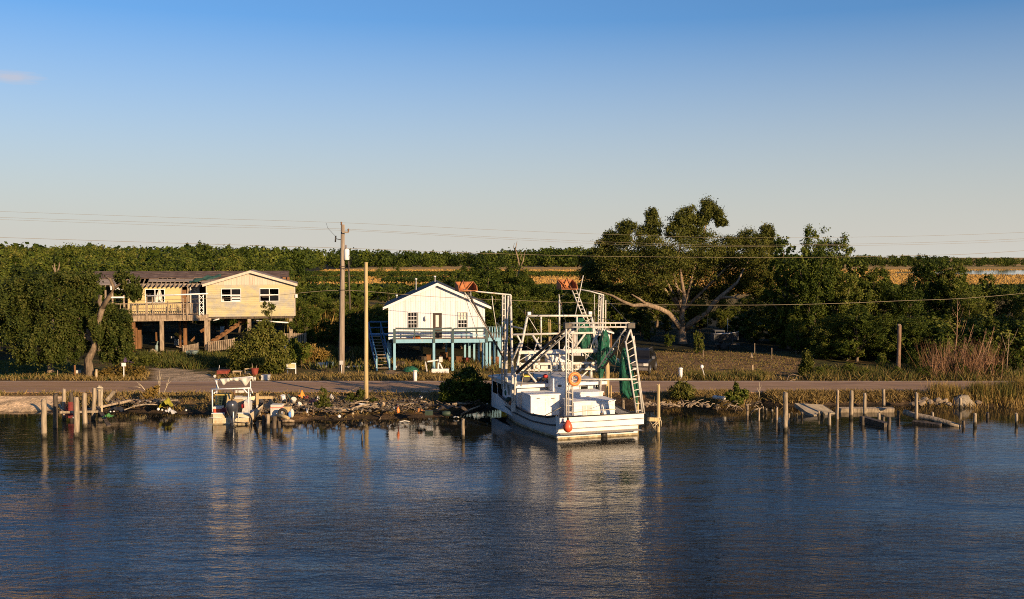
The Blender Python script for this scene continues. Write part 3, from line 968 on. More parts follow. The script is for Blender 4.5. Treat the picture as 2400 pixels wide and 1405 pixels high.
# the strip of thicket between the houses and to the left
band = [(-60, 640), (0, 645), (60, 655), (110, 660), (160, 652), (230, 628), (300, 632), (360, 628), (430, 622), (500, 624), (560, 626), (620, 622), (680, 640), (720, 680), (770, 700), (820, 690), (870, 700), (930, 672),
        (985, 668), (1040, 628), (1080, 612), (1125, 608), (1170, 618), (1215, 640), (1255, 668), (1300, 672), (1350, 668), (1390, 640)]
R2 = random.Random(21)
ORD = ['first', 'second', 'third', 'fourth', 'fifth', 'sixth', 'seventh', 'eighth', 'ninth', 'tenth', 'eleventh', 'twelfth', 'thirteenth', 'fourteenth', 'fifteenth', 'sixteenth', 'seventeenth', 'eighteenth', 'nineteenth', 'twentieth', 'twenty-first', 'twenty-second', 'twenty-third']
seen_n = {}
for i, (px, top) in enumerate(band):
    house = 230 < px < 700
    for k in range(2 if not house else 1):
        Y = (118 + R2.uniform(0, 8)) if house else (96 + 11 * k + R2.uniform(0, 5))
        q = px + (26 if k else 0)
        tp = top + R2.uniform(-8, 14) + (0 if k or house else 34)
        reg = ('left of' if px < 200 else 'behind') + (' the yellow house' if px < 700 else (' the tall utility pole' if px < 900 else ' the white house'))
        row = ('front', 'back')[k]
        n_ = seen_n.get((reg, row), 0)
        seen_n[(reg, row)] = n_ + 1
        lab = 'green tree %s from left in the %s row of thicket %s' % (ORD[n_], row, reg)
        plant('tree%d' % R2.randrange(4), at_px(q, Y), Y, max(2.5, h_at(q, tp, Y)), lab, 'trees of the thicket behind the houses', R2.uniform(.95, 1.25))
# wood on the left, rising to the skyline
for i in range(95):
    Y = 128 + 150 * (i / 95) ** 1.2 + R2.uniform(-4, 4)
    px = R2.uniform(-120, 700 - (Y - 128) * .9)
    top = np.interp(Y, [128, 200, 280], [622, 592, 580]) + R2.choice([-8, 0, 6, 14, 22]) + R2.uniform(-6, 6) + max(0, px - 300) * .012
    plant('far%d' % R2.randrange(3), at_px(px, Y), Y, max(4, h_at(px, top, Y)), 'green tree of the wood on the skyline behind the yellow house', 'trees of the wood behind the yellow house', R2.uniform(1.0, 1.35))
# loose trees and scrub on the marsh, centre and right
for i in range(120):
    Y = 135 + 500 * R2.random() ** 1.3
    lo = 690 - max(0, Y - 300) * .6
    px = R2.uniform(lo, 1420) if i % 4 else R2.uniform(1950, 2500)
    h = R2.uniform(2.6, 4.8) if Y > 210 else R2.uniform(2.2, 3.6)
    if px > 1950:
        h *= .55
    top = P(px, 700, Y=Y)
    # leave the golden strips of the marsh open
    lim = 666 if Y < 385 else 636
    allow = HC - .6 - (lim - 600) / F * Y
    if R2.random() < .82:
        h = min(h, allow)
    if h < 1.0 or (px > 1950 and Y > 300) or (1215 < px < 1420 and 330 < Y < 600):
        continue
    lab = 'round shrub scattered on the golden marsh behind the houses' if px < 1500 else 'round shrub scattered on the golden marsh below the pond'
    plant('shrub%d' % R2.randrange(2), at_px(px, Y), Y, h, lab, 'shrubs on the marsh', R2.uniform(1.0, 1.6))

# far woods along the skyline: one mass
C, O, T, SZ = [], [], [], []
R3 = np.random.default_rng(5)
for row in range(9):
    for i in range(150):
        px = R3.uniform(-500, 2900)
        Yl = np.interp(px, [-500, 0, 480, 760, 1300, 1700, 2100, 2500, 2900], [220, 255, 330, 780, 830, 830, 830, 880, 940])
        Y = Yl * (1 + .06 * row) + R3.uniform(-12, 12)
        top = np.interp(px, [-500, 0, 300, 600, 900, 1100, 1350, 1500, 1900, 2150, 2400, 2900], [574, 574, 578, 577, 586, 588, 578, 584, 596, 598, 605, 606])
        p = P(px, top, Y=Y)
        H = max(3.0, (p.z - .6) * R3.choice([.55, .68, .78, .84, .88, .92, .96, 1.0]) * R3.uniform(.92, 1.05))
        W = H * R3.uniform(.42, .62)
        m = 250
        d = R3.normal(size=(m, 3))
        d /= np.linalg.norm(d, axis=1, keepdims=True)
        d[:, 1] = -np.abs(d[:, 1]) * .9 + .1
        bump = 1 + .22 * np.sin(d[:, 0] * 7 + i) * np.sin(d[:, 2] * 6 + row)
        c = np.array([p.x, Y, .6 + H * .46]) + d * np.array([W, W, H * .54]) * (bump * R3.uniform(.70, 1.0, m))[:, None]
        C.append(c)
        O.append(d)
        SZ.append(np.full(m, H * .135))
        T.append(np.clip(R3.normal(.36, .16) + R3.normal(0, .1, m), 0, 1))
C, O, T = np.concatenate(C), np.concatenate(O), np.concatenate(T)
fw = part('far_woods', quad_mesh('far_woods', leaf_quads(C, O, np.concatenate(SZ), .75) , T), M_LEAF)
# low scrub between the golden strips of the marsh: one mass
C, O, T, SZ = [], [], [], []
for i in range(3200):
    if i % 4 == 0:
        by, tl = R3.uniform(641, 650), 635
        px = R3.uniform(640, 1420)
    elif i % 4 == 1:
        by, tl = R3.uniform(664, 705), R3.uniform(662, 668)
        px = R3.uniform(640, 1215) if R3.random() < .8 else R3.uniform(1340, 1480)
    elif i % 4 == 2:
        by, tl = R3.uniform(652, 664), R3.uniform(645, 650)
        px = R3.uniform(640, 1215)
        if math.sin(px * .033 + 1) < -.55:
            continue
    else:
        by, tl = R3.uniform(666, 700), R3.uniform(664, 668)
        px = R3.uniform(1215, 1340) if R3.random() < .25 else R3.uniform(1950, 2600)
    Y = (HC - .6) * F / (by - 600)
    H = (by - tl) / F * Y * R3.uniform(.75, 1.1)
    H = min(H, 4.5)
    if H < .5:
        continue
    x, W = at_px(px, Y), max(H * R3.uniform(.6, 1.3), 1.2)
    m = 70
    d = R3.normal(size=(m, 3))
    d /= np.linalg.norm(d, axis=1, keepdims=True)
    d[:, 1] = -np.abs(d[:, 1])
    C.append(np.array([x, Y, .5 + H * .45]) + d * np.array([W, W, H * .55]) * R3.uniform(.7, 1.0, m)[:, None])
    O.append(d)
    SZ.append(np.full(m, max(H * .22, .45)))
    T.append(np.clip(R3.normal(.40, .16) + R3.normal(0, .1, m), 0, 1))
ms = part('marsh_scrub', quad_mesh('marsh_scrub', leaf_quads(np.concatenate(C), np.concatenate(O), np.concatenate(SZ), .75), np.concatenate(T)), M_LEAF)
tag(ms, 'low green scrub between the golden strips of the marsh', 'scrub', kind='stuff')
tag(fw, 'long far wood forming the dark green skyline', 'woods', kind='stuff')


# --- grass and reeds
def blades(name, pts, h, w, mat_, tone=(.5, .15), lean=.35, label=None):
    n = len(pts)
    a = rng.random(n) * 2 * math.pi
    hh = h * (.5 + rng.random(n))
    ww = w * (.6 + .8 * rng.random(n))
    side = np.stack([np.cos(a), np.sin(a), np.zeros(n)], 1)
    ln = rng.normal(size=(n, 3)) * lean
    ln[:, 2] = 1
    ln = (ln.T * hh).T
    b = pts - side * ww[:, None] / 2
    c = pts + side * ww[:, None] / 2
    tip = pts + ln
    mid = pts + ln * .55 + side * ww[:, None] * .55
    V = np.stack([b, c, mid, tip], 1).reshape(-1, 3)
    o = part(name, quad_mesh(name, V, np.clip(rng.normal(tone[0], tone[1], n), 0, 1)), mat_)
    tag(o, label, 'grass', kind='stuff')
    return o


def scatter(poly, n, clump=0, sd=.3):
    P_ = np.array(poly)
    lo, hi = P_.min(0), P_.max(0)
    out = np.zeros((0, 2))
    while len(out) < (n if not clump else clump):
        q = lo + (hi - lo) * rng.random((n * 2, 2))
        out = np.concatenate([out, q[inside(q[:, 0], q[:, 1], poly)]])
    if clump:
        c = out[:clump]
        out = c[rng.integers(0, clump, n)] + rng.normal(size=(n, 2)) * sd
    out = out[:n]
    return np.concatenate([out, gz(out[:, 0], out[:, 1])[:, None]], 1)


W_ = P(-200, 900, Y=70).x
bank = [(x, shore_y(x) + .5) for x in np.arange(-44, 44, 1.0)] + [(44, ROAD_N - .15), (-44, ROAD_N - .15)]
pts = scatter(bank, 16000, 700, .32)
pts = pts[(pts[:, 1] < ROAD_N - .1) & (pts[:, 1] > shore_y(pts[:, 0]) + .4) & ~((pts[:, 0] < P(130, 950, z=.3).x) & (pts[:, 1] < ROAD_N - 1.3))]
pts = pts[~((pts[:, 0] > P(560, 950, z=.3).x) & (pts[:, 0] < P(1160, 950, z=.3).x) & (pts[:, 1] < ROAD_N - 1.0) & (rng.random(len(pts)) < .75))]
blades('bank_grass', pts, .22, .05, M_GRASS, (.72, .16), .6, 'brown and green tufts of grass on the bank')
pts = scatter([(-46, ROAD_F + .3), (46, ROAD_F + .3), (46, ROAD_F + 3.6), (-46, ROAD_F + 3.2)], 20000, 500, .4)
bank_r = [(x, shore_y(x) + .12) for x in np.arange(P(1560, 950, z=0).x, P(2200, 950, z=0).x, .8)]
pts_r = scatter(bank_r + [(bank_r[-1][0], ROAD_N - .12), (bank_r[0][0], ROAD_N - .12)], 12000, 800, .28)
pts_r = pts_r[(pts_r[:, 1] < ROAD_N - .1) & (pts_r[:, 1] > shore_y(pts_r[:, 0]) + .12)]
blades('dry_bank_grass', pts_r, .26, .05, M_GRASS, (.80, .14), .75, 'dry brown grass matted over the right bank')
drive = pxpoly([(345, 892), (352, 872), (372, 860), (405, 860), (455, 868), (500, 882), (520, 892)])
yard = pxpoly([(1475, 890), (1500, 838), (1560, 818), (1640, 822), (1760, 822), (1900, 850), (1890, 889)])
pts = pts[(pts[:, 1] > ROAD_F + .15) & ~inside(pts[:, 0], pts[:, 1], drive) & ~(inside(pts[:, 0], pts[:, 1], yard) & (rng.random(len(pts)) < .8)) & ~((pts[:, 0] < -33) & (rng.random(len(pts)) < .6))]
blades('verge_grass', pts, .28, .05, M_GRASS, (.70, .17), .55, 'dry grass along the far side of the road')
pts = scatter(yard, 5000)
blades('yard_grass', pts, .10, .06, M_GRASS, (.75, .14), .8, 'short dry grass on the cleared yard')
pts = scatter(pxpoly([(-300, 886), (-300, 846), (60, 846), (170, 850), (165, 884)]), 7000)
blades('lawn_grass', pts, .10, .05, M_GRASS, (.22, .1), .6, 'short green lawn beside the road')
pts = scatter(pxpoly([(700, 862), (690, 792), (740, 772), (880, 775), (900, 850), (860, 872)]), 7000, 120, .5)
blades('weeds', pts, .55, .09, M_GRASS, (.45, .22), .5, 'weeds growing between the two houses')
pts = scatter(pxpoly([(700, 800), (700, 770), (900, 770), (905, 800)]), 5000, 90, .8)
blades('dry_reeds', pts, 2.4, .12, M_REED, (.55, .2), .2, 'tall dry reeds behind the tall utility pole')
pts = scatter(pxpoly([(926, 868), (930, 850), (1165, 850), (1170, 868)]), 2600, 90, .25)
blades('stilt_weeds', pts, .45, .06, M_GRASS, (.45, .25), .5, 'weeds growing among the stilts of the white house')
pts = scatter(pxpoly([(380, 858), (330, 850), (330, 832), (560, 832), (570, 868), (470, 866)]), 4500, 110, .4)
blades('yard_weeds', pts, .5, .07, M_GRASS, (.22, .18), .5, 'dark green weeds before the yellow house')
# green weeds along the edge of the cleared yard
pts = scatter(pxpoly([(1600, 891), (1620, 880), (1790, 878), (1800, 891)]), 3500, 40, .3)
blades('roadside_weeds', pts, .40, .05, M_GRASS, (.42, .2), .5, 'green weeds at the road edge before the cleared yard')
# dense bushes and dead stalks along the road on the right
pts = scatter(pxpoly([(1880, 892), (1900, 872), (2150, 868), (2420, 872), (2420, 893)]), 5200, 110, .45)
blades('roadside_brush', pts, .55, .05, M_GRASS, (.5, .25), .5, 'green and brown brush along the road, right')
# reeds on the bank at the right
for ci, (cx, n, hh) in enumerate([(2200, 700, 1.5), (2235, 600, 1.3), (2292, 800, 1.5), (2318, 600, 1.4), (2350, 900, 1.7), (2388, 1200, 1.9), (2430, 1200, 2.0)]):
    c = P(cx, 928, z=.5)
    q = rng.normal(size=(n, 2)) * np.array([.30, .45]) + np.array([c.x, ROAD_N - 1.1])
    q = q[(q[:, 1] < ROAD_N - .05)]
    pts = np.concatenate([q, gz(q[:, 0], q[:, 1])[:, None]], 1)
    o = blades('reed_clump', pts, hh * .46, .03, M_REED, (.45, .22), .2, None)
    o['kind'] = 'thing'
    tag(o, 'green and straw coloured reed clump, %s from left along the right bank' % ORD[ci], 'reeds', 'reed clumps on the right bank')
pts = scatter(pxpoly([(2165, 890), (2190, 872), (2330, 870), (2345, 890)]), 800, 45, .3)
blades('dead_twigs', pts, 2.0, .026, M_TWIG, (.55, .25), .34, 'reddish brown dead twigs of the bare thicket by the road')
pts = scatter(pxpoly([(2160, 952), (2190, 930), (2420, 930), (2420, 952)], .4), 3500, 70, .4)
pts = pts[pts[:, 1] < ROAD_N - .1]
blades('bank_reeds', pts, .42, .04, M_REED, (.6, .2), .3, 'straw coloured reeds on the right bank')
# golden marsh
mp_ = np.stack([rng.uniform(-160, 420, 110000), 240 + 420 * rng.random(110000) ** 1.3], 1)
mp_ = mp_[(mp_[:, 0] > -70 - (mp_[:, 1] - 240) * .12) & (mp_[:, 0] < mp_[:, 1] * .6)]
pond = [(p.x, p.y) for p in pp]
mp_ = mp_[~inside(mp_[:, 0], mp_[:, 1], pond)]
blades('marsh_grass', np.concatenate([mp_, np.full((len(mp_), 1), .55)], 1), 0.6, .35, M_MARSH, (.40, .25), .25, 'golden marsh grass')


# --- single bushes near the road and the bank
def px_bush(name, label, px, py, rows, leafm, size, nsub, nleaf, stems=5, spread=.3, sr=.025, bark=None):
    b = G(px, py)
    lob = rel(px_lobes(b.y, rows), b)
    cm = crown_mesh(name + '_foliage', lob, nsub, nleaf, size, .5, spread)
    mb = MB()
    for k in range(stems):
        c = Vector(lob[k % len(lob)][0])
        mb.path([(rnd.uniform(-.1, .1), rnd.uniform(-.1, .1), -.1), c * .5 + Vector((rnd.uniform(-.2, .2), 0, .1)), c], [sr, sr * .7, sr * .3], 5)
    return plant_thing(name, label, 'bush', b, cm, mb.mesh(name + '_stems'), leafm, bark or M_BARK, None, ('stem', 'foliage'))


px_bush('dark_bush', 'dark dense bush on the bank just left of the shrimp boat', 1090, 940,
        [(1060, 915, 26, 24, 0, .8), (1085, 895, 30, 26, .1, .9), (1110, 905, 28, 26, 0, .9), (1135, 918, 24, 22, 0, .8), (1090, 925, 46, 18, -.4, .8), (1050, 930, 18, 14, -.3, .5), (1100, 878, 18, 14, .2, .6)], M_LEAF, .17, 46, 50)
px_bush('round_shrub', 'round sunlit shrub on the bank right of the mooring piling', 1600, 934, [(1588, 918, 16, 14, 0, .5), (1608, 915, 18, 15, 0, .5), (1598, 905, 14, 10, .1, .4), (1612, 926, 14, 10, 0, .4)], M_OAK, .12, 34, 40)
px_bush('weedy_shrub', 'bright green weedy shrub hanging over the cut bank', 1722, 945, [(1712, 930, 14, 12, 0, .45), (1728, 922, 10, 14, 0, .4), (1730, 938, 14, 10, -.2, .4), (1745, 925, 10, 10, .1, .35), (1725, 905, 5, 9, .1, .2)], M_LEAF, .12, 28, 34)
px_bush('upright_shrub', 'upright leafy shrub at the corner of the cleared yard', 1888, 886, [(1885, 870, 13, 14, 0, .45), (1892, 850, 13, 14, 0, .45), (1890, 833, 9, 10, 0, .3), (1896, 872, 10, 12, .1, .4)], M_OAK, .16, 36, 44)
px_bush('tall_yard_bush', 'tall bushy shrub in front of the yellow house, under its right windows', 612, 876,
        [(575, 830, 32, 34, 0, 1.0), (610, 800, 34, 34, .3, 1.1), (640, 825, 34, 38, 0, 1.1), (600, 848, 44, 26, -.5, 1.0), (650, 852, 26, 22, -.3, .8), (560, 850, 22, 20, -.3, .7), (620, 775, 20, 20, .4, .7), (655, 800, 16, 18, .3, .6)], M_OAK, .20, 52, 50, 6, .3, .04)
px_bush('spindly_sapling', 'spindly sapling rising in front of the right windows of the yellow house', 627, 870, [(627, 725, 13, 14, .2, .5), (620, 716, 8, 8, .2, .3), (636, 718, 8, 8, .2, .3), (626, 745, 8, 12, .2, .3)], M_OAK, .16, 14, 12, 4, .35, .03)
px_bush('dry_shrub', 'russet dry shrub beside the white roadside sign', 275, 886, [(262, 872, 22, 12, 0, .7), (292, 870, 16, 14, 0, .6), (318, 872, 20, 14, 0, .6), (240, 878, 20, 8, .1, .6)], M_DRY, .13, 34, 34)
px_bush('green_shrub', 'low green shrub left of the driveway behind the dry shrub', 330, 872, [(325, 845, 26, 14, .3, .8), (345, 842, 22, 12, .5, .7)], M_OAK, .15, 34, 36)
px_bush('golden_shrub', 'golden shrub growing left of the tall utility pole', 738, 852, [(728, 825, 22, 18, 0, .8), (748, 832, 22, 16, 0, .7), (715, 838, 18, 14, 0, .6)], M_DRY, .16, 34, 36)
px_bush('dark_shrub', 'dark green shrub right of the tall bush by the yellow house', 706, 858, [(698, 838, 22, 20, 0, .8), (712, 822, 18, 16, .2, .7), (690, 812, 14, 16, .3, .6)], M_LEAF, .18, 34, 36)
px_bush('russet_weeds', 'reddish weeds standing on the bank behind the left pilings', 358, 940, [(352, 922, 14, 10, 0, .4), (362, 914, 10, 10, 0, .3), (345, 930, 16, 7, 0, .4)], M_DRY, .10, 26, 26)
px_bush('plumed_weeds', 'green plumed weeds on the bank left of the yellowish pole', 760, 955, [(757, 925, 9, 14, 0, .3), (762, 942, 13, 10, 0, .4), (748, 948, 12, 8, -.2, .4), (768, 952, 12, 6, -.3, .4)], M_OAK, .11, 24, 28)
px_bush('pole_weeds', 'green weeds at the foot of the yellowish pole', 835, 942, [(822, 932, 12, 10, 0, .4), (845, 922, 8, 12, 0, .3), (833, 938, 14, 7, -.2, .4), (875, 938, 12, 5, 0, .4)], M_OAK, .11, 26, 28)
for px, py, w, h, kk, lb in [(2000, 884, 40, 26, 0, 'low green bush by the road left of the broken brown pole'), (2075, 872, 30, 36, 1, 'green bush at the left foot of the broken brown pole'), (1945, 885, 34, 22, 2, 'low bush on the roadside right of the upright shrub'),
                             (2150, 876, 40, 42, 0, 'dark bush right of the broken brown pole'), (2210, 870, 50, 70, 1, 'tall dark bush behind the bare stems'), (2320, 872, 50, 60, 2, 'dark bush behind the bare stems, right of the tall one'),
                             (2385, 876, 40, 44, 0, 'dark bush at the right edge behind the reeds'), (1925, 889, 34, 24, 1, 'low bush touching the right side of the upright shrub'), (2035, 890, 30, 20, 2, 'small roadside bush between the two bushes left of the broken brown pole'), (2112, 888, 28, 22, 0, 'low bush in front of the broken brown pole'), (2175, 890, 36, 26, 1, 'roadside bush at the left end of the reeds'), (2255, 886, 40, 30, 2, 'roadside bush under the tallest bare sapling'), (2345, 886, 40, 28, 1, 'roadside bush under the lone bare sapling'), (735, 800, 30, 26, 1, 'green bush in the shade left of the tall utility pole'), (850, 800, 40, 30, 2, 'shaded bush between the tall pole and the blue stairs'),
                             (1640, 830, 24, 40, 0, 'bush growing against the right side of the oak trunk'), (1570, 815, 24, 26, 1, 'bush at the left foot of the oak trunk'), (1520, 800, 30, 50, 2, 'pale green sapling left of the oak trunk')]:
    b = G(px, py)
    plant('bush%d' % kk, b.x, b.y + .6, h * b.y / F * 1.15, lb, None, (w / h) * .85)


# undergrowth at the feet of the trees on the right
R7 = random.Random(4)
UG = [(1905, 95, 2.2), (1935, 90, 1.9), (1960, 94, 2.6), (1985, 89, 2.0), (2012, 93, 2.8), (2038, 90, 2.2), (2062, 94, 3.0), (2090, 88, 2.0), (2118, 92, 2.8), (2140, 87, 2.4), (2165, 91, 3.0), (2192, 86, 2.6), (2215, 90, 3.4), (2240, 86, 2.8), (2262, 91, 3.2), (2290, 86, 3.0), (2318, 90, 3.2), (2342, 86, 2.6), (2368, 90, 3.4), (2395, 86, 3.0), (1820, 106, 2.6), (1775, 108, 2.4), (1740, 112, 2.6), (1850, 100, 2.0)]
for i, (px, Y, h) in enumerate(sorted(UG)):
    plant('bush%d' % (i % 3), at_px(px, Y), Y, h, 'dark bush %s from left in the undergrowth below the right trees' % (ORD + ['twenty-fourth'])[i], 'undergrowth below the right trees', R7.uniform(1.3, 1.7))

# --- bare stems and dead trees
def bare(name, label, cat, px, py, branches, r, Y=None, group=None, m=None, base=None):
    b = G(px, py) if Y is None else Vector((at_px(px, Y), Y, gzs(at_px(px, Y), Y)))
    t = thing(name, label, cat, b, group)
    first = True
    for pts, rr in branches:
        mb = MB().path([P(a, c, Y=b.y + d) for a, c, d in pts], [r * rr * (1 - .8 * i / (len(pts) - 1)) for i in range(len(pts))], 6, .2)
        part('trunk' if first else 'branch', mb, m or M_PALEBARK, t)
        first = False
    return t


M_BARETWIG = mat('reddish_bare_bark', [(.11, .06, .035), (.23, .13, .075), (.34, .22, .14)], (6, 6, 2), .9)
bare('dead_tree', 'bare dead tree with bleached forked limbs above the thicket behind the shrimp boat', 'tree', 1212, 640,
     [([(1215, 700, 0), (1217, 640, 0), (1215, 610, 0), (1208, 585, 0), (1212, 566, 0)], 1), ([(1217, 632, 0), (1226, 612, 0), (1231, 588, 0)], .7), ([(1210, 592, 0), (1203, 580, .3), (1206, 570, .3)], .4), ([(1216, 615, 0), (1222, 600, -.3), (1220, 590, -.3)], .4)], .16, 124)
bare('dead_tree', 'pale dead snag standing in the wood above the leaning tree', 'tree', 130, 660, [([(129, 670, 0), (130, 640, 0), (127, 618, 0)], 1), ([(130, 645, 0), (138, 628, 0), (140, 615, 0)], .7), ([(130, 640, 0), (122, 622, 0)], .5)], .15, 100)
for i, (x0, y0, x1, y1, bend) in enumerate([(2232, 878, 2245, 700, 4), (2256, 884, 2282, 760, -6), (2270, 886, 2312, 770, 6), (2282, 886, 2330, 765, 10), (2290, 880, 2322, 790, -4), (2300, 884, 2345, 800, 6), (2246, 880, 2262, 790, 3), (2212, 880, 2222, 800, -3), (2180, 882, 2188, 830, 2), (2193, 880, 2208, 835, 0)]):
    mx, my = (x0 + x1) / 2 + bend, (y0 + y1) / 2
    br = [([(x0, y0, 0), (mx, my, 0), (x1, y1, .2)], 1)]
    for k in range(9):
        f = .3 + .075 * k
        ax, ay = x0 + (x1 - x0) * f + bend * 2 * f * (1 - f), y0 + (y1 - y0) * f
        s = 1 if (k * 5 + i) % 3 else -1
        L = (1.1 - f) * (y0 - y1) * (.30 + .06 * ((k * 7 + i) % 4))
        br.append(([(ax, ay, 0), (ax + s * L * .28, ay - L * .45, .15 * s), (ax + s * L * .45, ay - L, .3 * s)], .32))
    bare('bare_sapling', 'thin bare leaning stem, %s along the row of brown saplings by the road' % ORD[i] if i else 'tallest bare sapling with a fan of twigs, by the road at right', 'sapling', x0, y0, br, .038 if i else .06, None, 'bare saplings by the road' if i else None, M_BARETWIG)
bare('bare_sapling', 'thin bare sapling standing alone near the right edge', 'sapling', 2358, 876, [([(2358, 876, 0), (2362, 830, 0), (2366, 780, 0)], 1), ([(2362, 830, 0), (2352, 800, 0), (2346, 780, 0)], .5), ([(2363, 815, 0), (2378, 790, 0), (2386, 770, 0)], .5), ([(2364, 800, 0), (2358, 780, 0)], .4)], .05)
bare('bent_branch', 'bent fallen branch arching at the yard corner', 'branch', 1845, 893, [([(1843, 895, 0), (1848, 882, 0), (1858, 877, 0), (1880, 884, .2)], 1), ([(1850, 893, -.2), (1870, 888, .1)], .8)], .05)
for px, py, x1, y1, lb in [(372, 930, 374, 868, 'tallest dry weed stalk on the bank above the left debris'), (382, 925, 397, 885, 'thin dry weed stalk leaning right on the left bank'), (340, 915, 318, 893, 'dry weed stalk leaning left above the driftwood'), (1778, 935, 1780, 896, 'dry stalk above the notch in the bank')]:
    bare('dry_stalk', lb, 'weed', px, py, [([(px, py, 0), ((px + x1) / 2 + 2, (py + y1) / 2, 0), (x1, y1, 0)], 1), ([((px + x1) / 2, (py + y1) / 2, 0), (x1 + 5, y1 + 8, 0)], .6), ([((px + x1) / 2, (py + y1) / 2 + 5, 0), (x1 - 6, y1 + 12, 0)], .6)], .03, None, None, M_ROPE)

# ---------------------------------------------------------------- houses
def spans(x0, x1, cuts):
    out, cur = [], x0
    for a, b in sorted(cuts):
        if a > cur:
            out.append((cur, min(a, x1)))
        cur = max(cur, b)
    if cur < x1:
        out.append((cur, x1))
    return [(a, b) for a, b in out if b - a > .01]


def lap_wall(mb, x0, x1, z0, z1, y, pitch, holes, ztop=None):
    """Lapped boards facing -y: each board leans out at its lower edge."""
    n = max(1, round((z1 - z0) / pitch))
    p = (z1 - z0) / n
    for i in range(n):
        a, b = z0 + i * p, z0 + (i + 1) * p
        cuts = [(h[0], h[1]) for h in holes if h[2] < b - .01 and h[3] > a + .01]
        for s, e in spans(x0, x1, cuts):
            mb.prism([(s, y - .03, a), (s, y - .004, b), (s, y + .1, b), (s, y + .1, a)], (e - s, 0, 0))


def vert_wall(mb, x0, x1, zb, zt, y, pitch, holes=(), thick=.1):
    """Upright boards with grooves, cut off at zt(x)."""
    n = max(1, round((x1 - x0) / pitch))
    p = (x1 - x0) / n
    for i in range(n):
        a, b = x0 + i * p, x0 + (i + 1) * p - .010
        pr = .006 * ((i * 7) % 3)
        cuts = [(h[2], h[3]) for h in holes if h[0] < b - .01 and h[1] > a + .01]
        top = max(zt(a), zt(b))
        for s, e in spans(zb, top, cuts):
            ea, eb = (zt(a), zt(b)) if e == top else (e, e)
            if max(ea, eb) - s > .02:
                mb.prism([(a, y - pr, s), (b, y - pr, s), (b, y - pr, max(eb, s + .01)), (a, y - pr, max(ea, s + .01))], (0, thick, 0))


def window(parent, x0, x1, z0, z1, y, cols, rows, fw, mw, mat_f, gaps=(), sash=True):
    mb = MB()
    mb.box(x0 - fw, x0, y - .05, y + .06, z0 - fw, z1 + fw).box(x1, x1 + fw, y - .05, y + .06, z0 - fw, z1 + fw)
    mb.box(x0, x1, y - .047, y + .06, z0 - fw, z0).box(x0, x1, y - .047, y + .06, z1, z1 + fw)
    w = part('window', mb, mat_f, parent)
    m2 = MB()
    for i in range(1, cols):
        x = x0 + (x1 - x0) * i / cols
        m2.box(x - mw / 2, x + mw / 2, y - .02, y + .03, z0, z1)
    for j in range(1, rows):
        z = z0 + (z1 - z0) * j / rows
        ww = mw * (1.5 if sash and rows % 2 == 0 and j == rows // 2 else 1)
        m2.box(x0, x1, y - .024, y + .026, z - ww / 2, z + ww / 2)
    part('frame', m2, mat_f, w)
    for i in range(cols):
        for j in range(rows):
            if (i, j) in gaps:
                continue
            a, b = x0 + (x1 - x0) * i / cols + mw / 2, x0 + (x1 - x0) * (i + 1) / cols - mw / 2
            c, d = z0 + (z1 - z0) * j / rows + mw / 2, z0 + (z1 - z0) * (j + 1) / rows - mw / 2
            part('pane', MB().box(a, b, y + .004, y + .012, c, d), M_GLASS, w)
    return w


def X(px, Y):
    return (px - 1200) / F * Y / (CP + (702.5 - 760) / F * SP) if False else P(px, 760, Y=Y).x


def Zp(py, Y):
    return P(1200, py, Y=Y).z


# ===== the white stilt house
YW, YD = 82.0, 80.5
wx0, wx1 = X(911, YW), X(1137, YW)
wz0, wze, wza = Zp(796, YW), Zp(717, YW), Zp(667, YW)
wxm = X(1025, YW)
wh = thing('white_house', 'white stilt house with a blue deck and black roof, right of the tall pole', 'house', (wxm, YW, gzs(wxm, YW)))


def roofz(x):
    return wze + (wza - wze) * (1 - abs(x - wxm) / ((wx1 - wx0) / 2))


hol = []
for a, b in ((957, 977), (1074, 1094)):
    hol.append((X(a, YW), X(b, YW), Zp(768, YW), Zp(733, YW)))
door = (X(1013, YW), X(1037, YW), wz0, Zp(733, YW))
mb = MB()
vert_wall(mb, wx0, wx1, wz0, lambda x: roofz(x) if wze + .35 > roofz(x) else wze + .35, YW, .2, hol + [door])
part('siding', mb, M_WHITESID, wh, None, 'stuff')
mb = MB()
gx0, gx1 = wx0 + .35 * (wx1 - wx0) / 2 / (wza - wze), wx1 - .35 * (wx1 - wx0) / 2 / (wza - wze)
vert_wall(mb, gx0, gx1, wze + .352, roofz, YW - .012, .2)
part('gable_siding', mb, M_WHITESID, wh, None, 'stuff')
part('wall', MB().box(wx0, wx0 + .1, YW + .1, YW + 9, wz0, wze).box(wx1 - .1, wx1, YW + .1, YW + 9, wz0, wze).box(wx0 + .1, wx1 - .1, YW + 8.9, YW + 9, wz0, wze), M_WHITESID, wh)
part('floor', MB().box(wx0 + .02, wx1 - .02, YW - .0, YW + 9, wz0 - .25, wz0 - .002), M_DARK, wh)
rf = None
for s in (-1, 1):
    xe = wxm + s * ((wx1 - wx0) / 2 + .45)
    ze = wze - (wza - wze) / ((wx1 - wx0) / 2) * .45
    mb = MB().prism([(wxm, YW - .30, wza + .02), (xe, YW - .30, ze + .02), (xe, YW - .30, ze + .13), (wxm, YW - .30, wza + .15)], (0, 9.6, 0))
    rf = part('roof', mb, M_BLACKROOF, wh)
    mb = MB().prism([(wxm, YW - .335, wza - .10), (xe, YW - .335, ze - .10), (xe, YW - .335, ze + .11), (wxm, YW - .335, wza + .13)], (0, .034, 0))
    part('fascia', mb, M_WHITE, rf)
